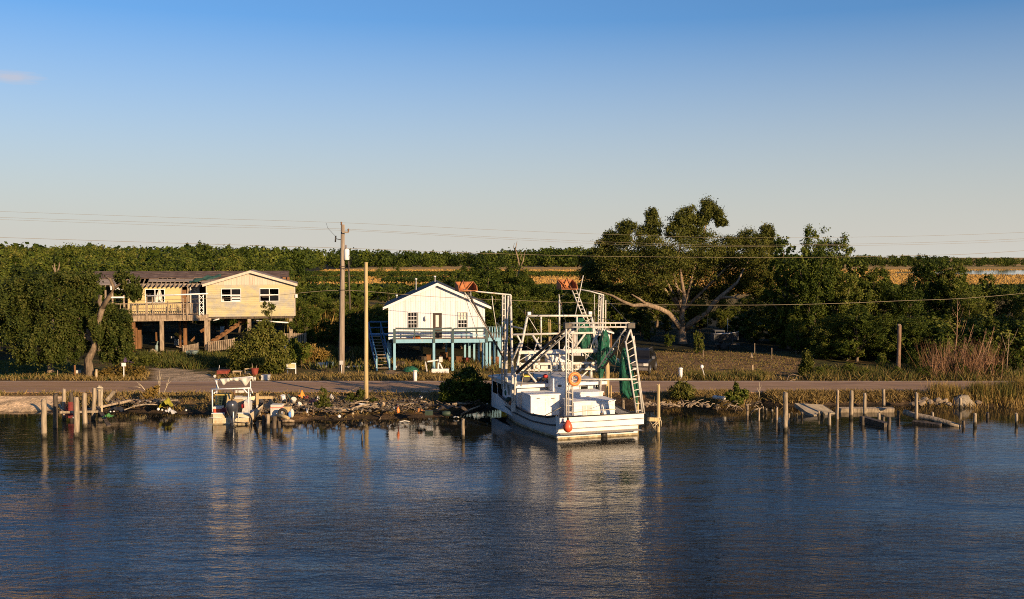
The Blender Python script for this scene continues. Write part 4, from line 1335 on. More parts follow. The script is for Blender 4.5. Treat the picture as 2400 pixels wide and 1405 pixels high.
for px, py, Y, h in ((985, 683, 86, 1.05), (940, 697, 86, .4), (1030, 668, 86.4, .55), (1115, 700, 87, .5)):
    c = P(px, py, Y=Y)
    zr = roofz(c.x)
    part('vent_pipe', MB().lathe([(.06, zr - .1), (.06, zr + h), (.10, zr + h), (.10, zr + h + .1)], (c.x, Y, 0), 10), M_WHITE, rf)
for k, (a, b, c, d) in enumerate(hol):
    w = window(wh, a, b, c, d, YW - .01, 3, 4, .05, .035, M_WHITE, gaps=[(i, j) for i in range(3) for j in (2, 3)] if k == 1 else ())
    if k == 1:
        part('pane_reflection', MB().box(a, b, YW + .03, YW + .04, (c + d) / 2, d), M_CANVAS, w)  # pale sheet standing in for the bright reflection in the upper panes
# door: dark frame, nine-light window
dr = MB()
d0, d1, dz0, dz1 = door
dr.box(d0 + .05, d0 + .27, YW, YW + .05, dz0, dz1 - .03).box(d1 - .27, d1 - .05, YW, YW + .05, dz0, dz1 - .03).box(d0 + .27, d1 - .27, YW + .002, YW + .05, dz0, dz0 + 1.0).box(d0 + .27, d1 - .27, YW + .002, YW + .05, dz1 - .2, dz1 - .03)
do = part('door', dr, mat('dark_brown_door', [(.035, .024, .017), (.06, .042, .03)], (3, 3, 1), .5), wh)
for i in range(3):
    for j in range(3):
        a = d0 + .27 + (d1 - d0 - .54) * i / 3
        c = dz0 + 1.0 + (dz1 - .2 - dz0 - 1.0) * j / 3
        part('pane', MB().box(a + .02, a + (d1 - d0 - .54) / 3 - .02, YW + .02, YW + .03, c + .02, c + (dz1 - .2 - dz0 - 1.0) / 3 - .02), mat('curtained_glass', [(.62, .54, .46), (.72, .64, .56)], (3, 3, 1), .3), do)
part('muntin', MB().box(d0 + .27, d1 - .27, YW + .034, YW + .04, dz0 + 1.0, dz1 - .2), M_WHITE, do)
part('handle', MB().ball((d1 - .12, YW - .03, dz0 + 1.0), .04), M_STEEL, do)
mb = MB().box(d0 - .09, d0 + .05, YW - .04, YW + .05, dz0, dz1 + .12).box(d1 - .05, d1 + .09, YW - .04, YW + .05, dz0, dz1 + .12).box(d0 + .05, d1 - .05, YW - .037, YW + .05, dz1 - .03, dz1 + .12)
part('door_frame', mb, M_WHITE, wh)
c = P(998, 744, Y=YW)
lp = part('wall_lamp', MB().box(c.x - .05, c.x + .05, YW - .05, YW - .012, c.z - .12, c.z + .1), M_BLACK, wh)
part('lamp_glass', MB().lathe([(.03, c.z - .3), (.09, c.z - .22), (.1, c.z), (.04, c.z + .1)], (c.x, YW - .15, 0), 8), M_LAMPGLASS, lp)
# deck
dx0, dx1, dxr = X(917, YD), X(1138, YD), X(1174, YD)
dz = Zp(795.5, YD)
dk = part('deck', MB().box(dx0, dx1, YD + .04, YW - .012, dz - .06, dz).box(wx1 + .012, dxr, YD + 1.2, YD + 6, dz - .06, dz), M_WOOD, wh)
part('fascia_board', MB().box(dx0, dx1, YD, YD + .038, dz - .29, dz - .002), M_BLUE, dk)
part('fascia_board', MB().box(dx1 + .06, dxr, YD + 1.16, YD + 1.198, dz - .29, dz - .002), M_BLUE, dk)
part('joist', MB().box(dx0 + .1, dx1 - .1, YD + .6, YD + .7, dz - .27, dz - .06).box(dx0 + .1, dx1 - .1, YW + 3, YW + 3.1, dz - .45, wz0 - .25), M_DARKWOOD, dk)
bal = MB().box(-.05, .05, -.03, .03, 0, 1).mesh('rail_post')
bal.materials.append(M_TEAL)
rz = Zp(770.5, YD)
for px in (921, 1013, 1057, 1137):
    x = X(px, YD)
    g = gzs(x, YD + .1)
    part('post', MB().bar((x, YD + .10, g - .3), (x, YD + .10, dz - .062), .19, .19), M_BLUE, wh)
    piece('rail_post', bal, dk, (x, YD - .045, dz - .28), None, (2.0, 1, rz - dz + .28))
for px, b in ((968, 0), (1090, 1), (1113, 0), (1089, 0)):
    if not b:
        piece('rail_post', bal, dk, (X(px, YD), YD + .0, dz), None, (.9, .8, rz - dz - .05))
for py, hgt in ((770.5, .13), (778, .085), (786, .085)):
    z = Zp(py, YD)
    for a, b in ((921, 1013), (1013, 1057), (1057, 1137)):
        if (a, py) == (1013, 786):
            continue
        tl = .03 * math.sin(a + py)
        part('rail', MB().bar((X(a, YD) + .08, YD - .04 + .005 * (py > 771), z + tl), (X(b, YD) - .08, YD - .04 + .005 * (py > 771), z - tl), .12 if py < 771 else .05, hgt), M_TEAL if py < 780 or a < 1050 else M_BLUE, dk)
for i in range(6):
    x = X(1141 + 6.2 * i, YD + 1.2)
    o = part('baluster', MB().box(x - .04, x + .04, YD + 1.17, YD + 1.23, dz, dz + .85), M_BLUE, dk)
part('rail', MB().box(X(1138, YD + 1.1) + .05, dxr, YD + 1.13, YD + 1.165, dz + .84, dz + .92).box(X(1138, YD + 1.1) + .05, dxr, YD + 1.13, YD + 1.165, dz + .35, dz + .42), M_TEAL, dk)
part('rail', MB().box(dxr - .06, dxr, YD + 1.25, YD + 6, dz + .84, dz + .92), M_TEAL, dk)
for px, Y in ((1130, 81.2), (1149, 82.2), (1160, 82.6), (1172, 81.8), (1175, 84.5), (1105, 88.5), (1110, 86), (1116, 89), (1121, 86), (1127, 84), (1000, 86.5), (930, 88), (1060, 88), (912, 86), (916, 84)):
    x = X(px, Y)
    part('post', MB().bar((x, Y, gzs(x, Y) - .3), (x, Y, dz - .07 if x > wx1 else wz0 - .252), .17, .17), M_BLUE if px != 1000 else M_TANKGREEN, wh)
# stairs at the left side
st = part('stairs', MB(), M_DEEPBLUE, wh)
sb, stp = Vector((-10.75, 80.6, gzs(-10.5, 80.6))), Vector((-11.75, 87.6, wz0))
for off in (0, 1.0):
    o3 = Vector((off, 0, 0))
    part('stringer', MB().bar(sb + o3, stp + o3, .06, .28), M_DEEPBLUE, st)
    part('handrail', MB().bar(sb + o3 + Vector((0, 0, 1.0)), stp + o3 + Vector((0, 0, 1.0)), .08, .10), M_DEEPBLUE, st)
    for f in (.03, .5, .97):
        q = sb.lerp(stp, f) + o3
        part('newel', MB().bar(q - Vector((0, 0, .2 if f > .1 else .3)), q + Vector((0, 0, 1.05)), .11, .11), M_BLUE if f < .1 else M_DEEPBLUE, st)
for i in range(11):
    q = sb.lerp(stp, (i + .6) / 11.5)
    part('tread', MB().box(q.x + .035, q.x + .965, q.y - .16, q.y + .14, q.z + .04, q.z + .09), M_WOOD, st)
part('landing', MB().box(stp.x, wx0 - .01, stp.y, stp.y + 1.5, wz0 - .12, wz0 - .003), M_DEEPBLUE, st)
part('handrail', MB().bar((stp.x, stp.y + 1.4, wz0 + 1.0), (wx0 - .05, stp.y + 1.4, wz0 + 1.0), .08, .12).bar((stp.x, stp.y + 1.4, wz0 + .5), (wx0 - .05, stp.y + 1.4, wz0 + .5), .06, .1), M_DEEPBLUE, st)

wh.rotation_euler = (0, 0, math.radians(5))

# ===== the ruined yellow house
YG, YV, YF = 99.0, 101.3, 98.1          # gable wall, wing wall, deck front
gx0, gx1 = X(490, YG), X(688, YG)
gz0, gze, gza = Zp(742, YG), Zp(666, YG), Zp(637, YG)
gxm = X(588, YG)
yh = thing('yellow_house', 'derelict yellow house on stilts with broken windows and a torn brown roof', 'house', (gxm, YG, gzs(gxm, YG)))
holes = [(X(523, YG), X(565, YG), Zp(706, YG), Zp(678, YG)), (X(610, YG), X(652, YG), Zp(706, YG), Zp(678, YG))]
mb = MB()
lap_wall(mb, gx0, gx1, gz0, Zp(668, YG), YG, .2, holes)
part('siding', mb, M_YELLOW, yh, 'worn yellow clapboards stained grey', 'stuff')


def gab(x):
    return Zp(668, YG) + .002 + max(0, (gza - gze) * (1 - abs(x - gxm) / ((gx1 - gx0) / 2)))


mb = MB()
vert_wall(mb, gx0 + .1, gx1 - .1, Zp(668, YG) + .002, gab, YG - .02, .24)
part('gable_siding', mb, M_PALEGABLE, yh, 'peeling pale upright boards', 'stuff')
part('corner_board', MB().box(gx0 - .1, gx0, YG - .05, YG + .1, gz0, gze), M_PALEGABLE, yh)
part('corner_board', MB().box(gx1, gx1 + .1, YG - .05, YG + .1, gz0, gze), M_PALEGABLE, yh)
part('wall', MB().box(gx0 + .002, gx0 + .1, YG + .1, YG + 8, gz0, gze).box(gx1 - .1, gx1 - .002, YG + .1, YG + 8.5, gz0, gze).box(gx0 + .1, gx1 - .1, YG + 8.4, YG + 8.5, gz0, gze), M_YELLOW, yh)
part('floor', MB().box(gx0 + .01, gx1 - .01, YG + .01, YG + 8.5, gz0 - .22, gz0 - .002).box(X(262, YV), gx0 + .01, YV, YG + 8.5, gz0 - .2, gz0 + .1), M_DARKWOOD, yh)
w = window(yh, *holes[0], YG - .02, 2, 2, .06, .075, M_WHITE, gaps=((0, 0), (0, 1), (1, 0)))
part('broken_sash', MB().box(holes[0][0] + .95, holes[0][1], YG + .02, YG + .05, holes[0][2], holes[0][2] + .12).box(holes[0][0] + .95, holes[0][1], YG + .02, YG + .05, holes[0][2] + .22, holes[0][2] + .42), M_WHITE, w)
part('broken_sash', MB().prism([(holes[0][0], YG + .02, holes[0][2]), (holes[0][0] + .22, YG + .02, holes[0][2]), (holes[0][0] + .1, YG + .02, holes[0][2] + .3)], (0, .02, 0)), M_CANVAS, w)
window(yh, *holes[1], YG - .02, 2, 2, .06, .075, M_WHITE, gaps=((0, 0), (1, 1)))
part('dark_liner', MB().box(gx0 + .11, gx1 - .11, YG + 1.3, YG + 1.36, gz0, gze), M_DARK, yh)  # dark sheet added behind the windows so the rooms look unlit
part('dark_liner', MB().box(X(328, YV), X(443, YV), YV + 1.4, YV + 1.46, gz0 + .1, Zp(672, YV)), M_DARK, yh)  # the same added dark sheet behind the wing window
# front gable roof
for s in (-1, 1):
    xe = gxm + s * ((gx1 - gx0) / 2 + .35)
    ze = gze - (gza - gze) / ((gx1 - gx0) / 2) * .35
    mb = MB().prism([(gxm, YG - .35, gza + .01), (xe, YG - .35, ze + .01), (xe, YG - .35, ze + .13), (gxm, YG - .35, gza + .13)], (0, 6.0, 0))
    part('roof', mb, M_GREYROOF, yh)
    part('rake_board', MB().prism([(gxm, YG - .385, gza - .14), (xe, YG - .385, ze - .14), (xe, YG - .385, ze + .10), (gxm, YG - .385, gza + .10)], (0, .034, 0)), M_PALEGABLE, yh)
# wing: walls, porch, long roof
vz0, vz1 = gz0 + .1, Zp(672, YV)
vx0, vx1 = X(327, YV), X(443, YV)
vh = [(X(366, YV), X(406.5, YV), Zp(706, YV), Zp(678, YV))]
mb = MB()
lap_wall(mb, vx0, vx1, vz0, vz1, YV, .2, vh)
part('siding', mb, M_YELLOWCLEAN, yh, 'yellow clapboards behind the porch rail', 'stuff')
w = window(yh, *vh[0], YV - .02, 2, 2, .06, .075, M_WHITE, gaps=((1, 0), (0, 1), (1, 1)))
a = vh[0]
cur = MB()
cur.grid(lambda u, v: (a[0] + .85 + .75 * (u * (1 - .75 * v)) + .35 * v, YV - .06 - .05 * math.sin(u * 14 + v * 3), a[2] + .05 + 1.15 * v - .12 * math.sin(u * 9)), 12, 8)
part('torn_curtain', cur, M_CANVAS, w)
part('header', MB().box(vx0, X(487, YV), YV - .06, YV + .1, vz1 + .002, Zp(664, YV)), M_GREYROOF, yh)
part('wall', MB().box(vx0, vx0 + .1, YV + .1, YG + 8, vz0, vz1).box(vx0 + .1, gx0 - .004, YG + 8.4, YG + 8.5, vz0, vz1).box(X(262, YV), vx0 - .002, YG + 6, YG + 6.1, vz0, vz1), M_DARKWOOD, yh)
part('door', MB().box(X(446, YV), X(457, YV), YV + .12, YV + .17, vz0, Zp(679, YV)), M_BROWNWOOD, yh)
part('door_post', MB().box(X(443.5, YV), X(446, YV), YV + .0, YV + .1, vz0, vz1).box(X(457, YV), X(462, YV), YV - .03, YV + .07, vz0, vz1), M_WOOD, yh)
part('wall', MB().box(X(463, YV), X(482, YV), YV + 1.2, YV + 1.3, vz0, vz1).box(X(463, YV), X(463, YV) + .1, YV + .1, YV + 1.2, vz0, vz1), M_GREYBOX, yh)
part('porch_awning', MB().box(X(277, YF + .5), X(310, YF + .5), YF + .3, YF + 2.4, Zp(678, YF + .5), Zp(668, YF + .5)), M_WHITE, yh)
part('porch_beam', MB().box(X(268, YF + .3), X(305, YF + .3), YF + .25, YF + .35, Zp(697, YF), Zp(693.5, YF)), M_WHITE, yh)
for px in (279, 303.5, 264):
    x = X(px, YF + .3)
    part('porch_post', MB().box(x - .07, x + .07, YF + .36, YF + .5, gz0 + .1, Zp(678 if px != 303.5 else 690, YF + .5)), M_WOOD, yh)
# long roof, ridge along x
rx0, rx1 = X(238, 104), X(695, 103)
rzr, rzE, YR, YE = Zp(636.5, 104.6), Zp(667, 100.7), 104.6, 100.7


def slope(f):
    return (YE + (YR - YE) * f, rzE + (rzr - rzE) * f)


nc = 24
cw = (rx1 - rx0) / nc
R4 = random.Random(3)
mb = MB()
for i in range(nc):
    for j in range(3):
        xa, xb = rx0 + i * cw, rx0 + (i + 1) * cw - .01
        f0, f1 = (.42 + R4.uniform(-.05, .07) if j == 0 else .42 + .193 * j), .42 + .193 * (j + 1) - .004
        (ya, za), (yb, zb) = slope(f0), slope(f1)
        e = .012 * R4.random() + .02 * (2 - j)
        mb.prism([(xa, ya, za + .02), (xa, yb, zb + .02), (xa, yb, zb + .05 + e * .3), (xa, ya, za + .06 + e)], (xb - xa, 0, 0))
part('roof', mb, M_SHINGLE, yh, 'torn dark brown asphalt roofing')
roofp = part('roof_back', MB().prism([(rx0, YR, rzr - .1), (rx0, YR + 4, rzE - .1), (rx0, YR + 4, rzE), (rx0, YR, rzr + .05)], (rx1 - rx0, 0, 0)), M_SHINGLE, yh)
dmap = {}
for i in range(nc):
    x = (rx0 + (i + .5) * cw)
    px = 1200 + x / 101 * F
    for j in range(2):
        if 345 < px < 446 and (j == 0 or R4.random() < .25 or px < 372):
            continue
        if 452 < px < 482 and j == 0:
            continue
        (ya, za), (yb, zb) = slope(.0 + .21 * j), slope(.205 + .21 * j)
        part('roof_board', MB().prism([(x - cw / 2 + .01, ya, za + .002 * j), (x - cw / 2 + .01, yb, zb), (x - cw / 2 + .01, yb, zb + .04), (x - cw / 2 + .01, ya, za + .04)], (cw - .02, 0, 0)), M_GREYROOF, yh)
for i in range(2 * nc + 1):
    x = rx0 + i * cw / 2
    if 1200 + x / 101 * F > 488:
        continue
    (ya, za), (yb, zb) = slope(-.02), slope(1)
    part('rafter', MB().bar((x, ya, za - .10), (x, yb, zb - .10), .06, .16), M_WOOD, yh)
# lower deck of the porch: fascia, rails, balusters
px0, px1 = X(258, YF), X(488, YF)
dzT, dzB = Zp(737.5, YF), Zp(750.5, YF)
dk = part('deck', MB().box(px0, px1 - .05, YF + .06, YV - .01, dzT - .08, dzT), M_WOOD, yh)
part('deck_beam', MB().box(px0, px1, YF, YF + .055, dzT - .30, dzT + .01), M_WOOD, dk)
part('deck_beam', MB().box(px0 + .02, px1 + .25, YF + .02, YF + .12, dzB, dzT - .304), M_WOOD, dk)
rt, rb = Zp(710, YF), Zp(734, YF)
part('rail', MB().box(px0, X(476, YF), YF - .03, YF + .05, rt - .04, rt + .03), M_WOOD, dk)
part('rail', MB().box(px0, X(476, YF), YF + .0, YF + .045, rb + .0, rb + .08), M_WOOD, dk)
part('rail', MB().box(px0, X(440, YF), YF + .0, YF + .045, rb + .46, rb + .53), M_WOOD, dk)
bme = MB().box(-.028, .028, -.02, .02, 0, 1).mesh('baluster')
bme.materials.append(M_WOOD)
for i in range(44):
    x = X(260 + 4.95 * i, YF)
    if R4.random() < .05:
        continue
    piece('baluster', bme, dk, (x, YF - .055, rb - .03), (0, R4.uniform(-.03, .03), 0), (1, 1, rt - rb))
for px, ty in ((352, 689), (365, 694), (398, 705), (433, 698), (441, 695), (303, 705), (262, 705)):
    x = X(px, YF)
    part('rail_post', MB().box(x - .06, x + .06, YF - .10, YF - .03, dzB + .1, Zp(ty, YF)), M_WOOD, dk)
# lattice trellis
lx0, lx1, lz0, lz1 = X(468, YF), X(478, YF), Zp(738, YF), Zp(691, YF)
mb = MB().box(lx0 - .03, lx0 + .05, YF - .16, YF - .11, lz0, lz1).box(lx1 - .05, lx1 + .03, YF - .16, YF - .11, lz0 + .1, lz1)
for i in range(4):
    za, zb = lz0 + (lz1 - lz0) * i / 4, lz0 + (lz1 - lz0) * (i + 1) / 4
    mb.bar((lx0, YF - .13, za), (lx1, YF - .13, zb), .05, .03, (0, 1, 0)).bar((lx1, YF - .135, za), (lx0, YF - .135, zb), .05, .03, (0, 1, 0))
part('trellis', mb, M_WHITE, dk)
part('loose_pole', MB().path([P(351, 692.5, Y=YF - .2), P(486, 688, Y=YF - .2)], .07, 8), M_WHITE, dk)
# stilts
for px, Y, t, bt, w, mm in [(325, 98.6, 743, 828, .30, M_BROWNWOOD), (385, 98.25, 748, 830, .34, M_WOOD), (483.5, 98.25, 748, 826, .30, M_WOOD), (491, 98.7, 745, 826, .28, M_WOOD), (586, 99.3, 741, 830, .34, M_WOOD), (681, 99.3, 741, 834, .33, M_WOOD),
                            (441, 101.5, 745, 822, .22, M_BROWNWOOD), (453, 101.5, 745, 820, .34, M_BROWNWOOD), (498, 101.5, 745, 820, .28, M_BROWNWOOD), (341, 101, 760, 822, .34, M_BROWNWOOD), (352, 101.4, 770, 822, .30, M_BROWNWOOD), (366, 104, 750, 818, .3, M_DARKWOOD),
                            (420, 105, 750, 818, .3, M_DARKWOOD), (560, 105, 745, 815, .3, M_DARKWOOD), (640, 105, 745, 815, .3, M_DARKWOOD), (290, 98.6, 748, 828, .3, M_WOOD)]:
    x = X(px, Y)
    part('post', MB().bar((x, Y, gzs(x, Y) - .3), (x, Y, min(Zp(t, Y), (dzB - .003) if Y < 98.6 else gz0 - .225)), w, w), mm, yh)
part('stair_stringer', MB().bar(P(503, 803, Y=100.6), P(585, 748, Y=100.6), .1, .42), M_BROWNWOOD, yh)
for i in range(8):
    q = P(503, 803, Y=100.3).lerp(P(585, 748, Y=100.3), (i + .5) / 8)
    part('stair_tread', MB().box(q.x - .15, q.x + .15, 100.1, 100.53, q.z + .12, q.z + .17), M_BROWNWOOD, yh)
part('pipe', MB().path([P(600, 752, Y=98.9), P(674, 758, Y=98.9)], .07, 8).path([P(502, 751, Y=98.9), P(516, 747, Y=98.9)], .06, 8), M_WHITE, yh)
part('meter_box', MB().box(gx1 + .1, gx1 + .32, YG - .18, YG + .02, Zp(699, YG), Zp(691, YG)), M_WHITE, yh)
part('roof_vent', MB().box(X(676, 102), X(684, 102), 101.6, 102.4, Zp(659, 102), Zp(650, 102)).box(X(686, 102), X(692, 102), 101.6, 102.4, Zp(659, 102), Zp(650, 102)), M_BROWNWOOD, yh)
part('eave_board', MB().box(X(672, YE), X(697, YE), YE - .2, YE - .1, Zp(669, YE), Zp(664, YE)), M_PALEGABLE, yh)
# low ramp railings under the house
rr = thing('ramp_railing', 'low wooden ramp railing with upright pickets under the yellow house', 'railing', (X(500, 96), 96, gzs(X(500, 96), 96)))
for (ax, ay, bx, by, H, n) in [(428, 812, 464, 806, .85, 8), (487, 803, 548, 795, .95, 13)]:
    a, b = P(ax, ay, Y=96), P(bx, by, Y=96)
    part('rail', MB().bar(a, b, .06, .09), M_WOOD, rr)
    part('rail', MB().bar(a - Vector((0, 0, H * .8)), b - Vector((0, 0, H * .8)), .05, .08), M_WOOD, rr)
    for i in range(n):
        q = a.lerp(b, (i + .5) / n)
        piece('picket', bme, rr, (q.x, q.y - .06, q.z - H + .06), None, (2.2, 1, H - .02))
    for q in (a, b):
        part('post', MB().box(q.x - .06, q.x + .06, q.y + .032, q.y + .15, gzs(q.x, q.y) - .2, q.z + .1), M_WOOD, rr)
rr = thing('picket_fence', 'weathered picket fence right of the tall bush by the yellow house', 'fence', (X(680, 97), 97, gzs(X(680, 97), 97)))
a, b = P(640, 784, Y=97), P(716, 783, Y=97)
part('rail', MB().bar(a, b, .06, .09).bar(a - Vector((0, 0, .7)), b - Vector((0, 0, .7)), .05, .08), M_WOOD, rr)
for i in range(17):
    q = a.lerp(b, (i + .5) / 17)
    piece('picket', bme, rr, (q.x, q.y - .06, q.z - .85), None, (2.2, 1, .92))
for f in (0, .33, .66, 1):
    q = a.lerp(b, f)
    part('post', MB().box(q.x - .06, q.x + .06, q.y + .032, q.y + .15, gzs(q.x, q.y) - .2, q.z + .12), M_WOOD, rr)
# torn tarp on the roof
tp = MB()
a_, b_ = P(462, 660, Y=101.2), P(540, 640, Y=103.0)


def tarp(u, v):
    p = a_.lerp(b_, u)
    y = p.y + (v - .5) * 1.2 * (1 - .5 * u)
    f = (y - YE) / (YR - YE)
    return (p.x, y, rzE + (rzr - rzE) * min(f, 1) + .12 + .10 * math.sin(u * 17 + v * 5) * (1 - .4 * u) + .08 * math.sin(v * 11 + u * 6))


tp.grid(tarp, 24, 8)
yh.rotation_euler = (0, 0, math.radians(11.5))
tarp_o = single('torn_tarp', tp, M_TARP, 'crumpled dark green tarp lying on the roof of the yellow house beside its gable', 'tarp')
tarp_o.location = yh.location + Matrix.Rotation(math.radians(11.5), 3, 'Z') @ (tarp_o.location - yh.location)
tarp_o.rotation_euler = (0, 0, math.radians(11.5))

# ===== small shed behind the nets
YS = 92.0
sx0, sx1, sxm = X(1340, YS), X(1431, YS), X(1385, YS)
sz0, sze, sza = gzs(sxm, YS), Zp(779, YS), Zp(765, YS)
sh = thing('garden_shed', 'small white trimmed shed half hidden behind the green nets of the shrimp boat', 'shed', (sxm, YS, sz0))
mb = MB()
vert_wall(mb, sx0, sx1, sz0 - .1, lambda x: sze + (sza - sze) * (1 - abs(x - sxm) / ((sx1 - sx0) / 2)), YS, .22, [(X(1352, YS), X(1364, YS), sz0 + .8, sze - .3), (X(1396, YS), X(1412, YS), sz0, sze - .3)])
part('wall', mb, M_GREYBOX, sh, None, 'stuff')
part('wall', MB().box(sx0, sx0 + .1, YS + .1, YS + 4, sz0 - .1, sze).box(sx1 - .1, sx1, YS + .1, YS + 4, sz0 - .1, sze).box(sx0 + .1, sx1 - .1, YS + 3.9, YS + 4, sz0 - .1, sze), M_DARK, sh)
for px, mm in ((1342, M_BROWNWOOD), (1367, M_WHITE), (1381, M_WHITE), (1393, M_WHITE), (1428, M_WHITE), (1432, M_BROWNWOOD)):
    x = X(px, YS)
    part('post', MB().box(x - .09, x + .09, YS - .12, YS - .02, sz0 - .1, sze - .05), mm, sh)
for s in (-1, 1):
    xe = sxm + s * ((sx1 - sx0) / 2 + .3)
    ze = sze - .08
    part('roof', MB().prism([(sxm, YS - .4, sza + .02), (xe, YS - .4, ze + .02), (xe, YS - .4, ze + .1), (sxm, YS - .4, sza + .1)], (0, 4.8, 0)), M_GREYROOF, sh)
    part('fascia', MB().prism([(sxm, YS - .44, sza - .06), (xe, YS - .44, ze - .06), (xe, YS - .44, ze + .09), (sxm, YS - .44, sza + .09)], (0, .038, 0)), M_WHITE, sh)

# ---------------------------------------------------------------- the shrimp boat
A0, A1 = P(1305, 1030, z=0), P(1495, 1019.5, z=0)
B0 = (A0 + A1) / 2
ang = math.radians(18.5)
FW, RT = Vector((-math.sin(ang), math.cos(ang), 0)), Vector((math.cos(ang), math.sin(ang), 0))
boat = thing('shrimp_boat', 'white shrimp boat under a web of white rigging frames, stern toward the viewer', 'boat', (B0.x, B0.y, 0), None, ang)


def BP(px, py, s):
    """Boat-local point (right, forward, up) seen at a pixel on the cross-plane s metres ahead of the stern."""
    o = Vector((0, 0, HC))
    d = P(px, py, Y=1.0) - o
    t = (s - (o - B0).dot(FW)) / d.dot(FW)
    p = o + d * t - Vector((B0.x, B0.y, 0))
    return Vector((p.dot(RT), p.dot(FW), p.z))


def BW(p):
    return B0 + RT * p[0] + FW * p[1] + Vector((0, 0, p[2]))


hb = (A1 - A0).length / 2
# stations along the hull: s, half beam at the rail, at the stripe, at the waterline, rail height
ST = []
LB = 13.2
for s in np.linspace(0, LB, 25):
    wl_ = np.interp(s, [0, 3, 5.7, 8.5, 11, 12.4, LB], [2.18, 2.62, 2.74, 2.40, 1.45, .62, .03])
    rail = np.interp(s, [0, 3, 5.7, 8.5, 11, 12.4, LB], [2.28, 2.76, 2.95, 2.78, 2.05, 1.10, .05])
    zr = np.interp(s, [0, 1.2, 3, 5.7, 8.5, 11, LB], [1.24, 1.02, .92, 1.10, 1.28, 1.55, 1.95])
    ST.append((s, rail, wl_, zr))


def hull_pt(s, side, lev):
    i = min(max(s / LB * 24, 0), 23.999)
    k = int(i)
    a, b, q = ST[k], ST[k + 1], i - k
    ss, rl, wl2, zr = (a[j] + (b[j] - a[j]) * q for j in range(4))
    if lev >= 1:
        return Vector((side * rl, ss + (lev - 1) * 0, zr + (lev - 1)))
    e = lev ** .8 if lev > 0 else lev
    hw = wl2 + (rl - wl2) * (max(lev, 0) ** 1.3) if lev >= 0 else wl2 * (1 + lev * .6)
    return Vector((side * hw, ss * (1 - .045 * (1 - lev)), zr * lev if lev >= 0 else lev * 1.0))


hm = MB()
levs = [-.5, -.15, .06, .3, .6, .8, 1.0]
for sd in (-1, 1):
    hm.grid(lambda u, v, sd=sd: hull_pt(u * LB, sd, levs[round(v * 6)]), 24, 6)
hull = part('hull', hm, M_HULLSHADE, boat, None, None, True)
sm = MB()
for sd in (-1, 1):
    sm.grid(lambda u, v, sd=sd: hull_pt(u * LB, sd, -.02 + .13 * v) + Vector((sd * .012, 0, 0)), 24, 1)
part('waterline_band', sm, M_SCUM, hull, None, None, True)
for lev, r in ((.60, .045), (1.0, .06)):
    sm = MB()
    for sd in (-1, 1):
        sm.path([hull_pt(u, sd, lev) + Vector((sd * .02, 0, 0)) for u in np.linspace(0, LB, 25)[:-1]], r, 6)
    part('rub_rail', sm, M_BLACK, hull, None, None, True)
M_TRANSOM = mat('white_hull_paint_lit', [(.60, .59, .57), (.70, .69, .67)], (1, 1, 3), .4, .03, stain=(.46, .38, .27), sscale=(1.1, 1.1, .6), scut=(.58, .85))  # same white paint as the hull, brighter copy for the sunlit stern
# transom: upright bulwark over a recessed lower face
zt = 1.26
uw, lw = hb * 1.04, hb * .99
tm = MB()
R_ = [(-uw, -.60, zt), (uw, -.60, zt), (uw, -.60, .66), (-uw, -.60, .66), (-lw, -.02, .50), (lw, -.02, .50), (lw, .0, -.5), (-lw, .0, -.5), (-uw, 0.02, zt - .02), (uw, 0.02, zt - .02)]
tm.add(R_, [(0, 3, 2, 1), (3, 4, 5, 2), (4, 7, 6, 5), (0, 8, 4, 3), (1, 2, 5, 9), (4, 8, 8, 7) if False else (4, 8, 7), (5, 6, 9)])
tm.box(-uw, uw, -.60 + .012, -.50, .66, zt - .01)
tr = part('transom', tm, M_TRANSOM, boat, None, None, True)
part('rub_rail', MB().path([(-uw, -.61, zt), (uw, -.61, zt)], .035, 6).path([(-uw, -.615, .98), (0, -.615, .955), (uw, -.615, .98)], .018, 6), M_BLACK, tr, None, None, True)
part('waterline_band', MB().box(-lw - .01, lw + .01, -.045, -.022, -.1, .10), M_SCUM, tr, None, None, True)
part('exhaust_port', MB().lathe([(.17, -.09), (.17, -.04), (.1, -.04)], (.35, 0, .10), 14, 'y'), M_BLACK, tr, None, None, True)
dkm = MB()
dkm.add([(-hb * 1.02, -.7, .34), (hb * 1.02, -.7, .34)] + [hull_pt(u, 1, .4) * 1 for u in np.linspace(.2, 12.6, 14)] + [hull_pt(u, -1, .4) for u in np.linspace(12.6, .2, 14)], [tuple(range(30))])
for i in range(2, 30):
    v = dkm.v[i]
    dkm.v[i] = (v[0] * .99, v[1], .34 + .5 * max(0, (v[1] - 7) / 5))
part('deck', dkm, M_DECK, boat, None, None, True)
fd = MB()
fd.add([hull_pt(u, 1, .9) * 1 for u in np.linspace(10.6, 13.0, 8)] + [hull_pt(u, -1, .9) for u in np.linspace(13.0, 10.6, 8)], [tuple(range(16))])
part('foredeck', fd, M_WHITE, boat, None, None, True)


def bbox(name, px0, px1, top, s0, s1, mat_, parent, zb=.34, lid=0, label=None):
    a, b = BP(px0, top, s0), BP(px1, top, s0)
    mb = MB().box(a.x, b.x, s0, s1, zb, a.z - lid)
    o = part(name, mb, mat_, parent, label, None, True)
    if lid:
        part('lid', MB().box(a.x - .05, b.x + .05, s0 - .05, s1 + .05, a.z - lid + .003, a.z), mat_, o, None, None, True)
    return o, a, b


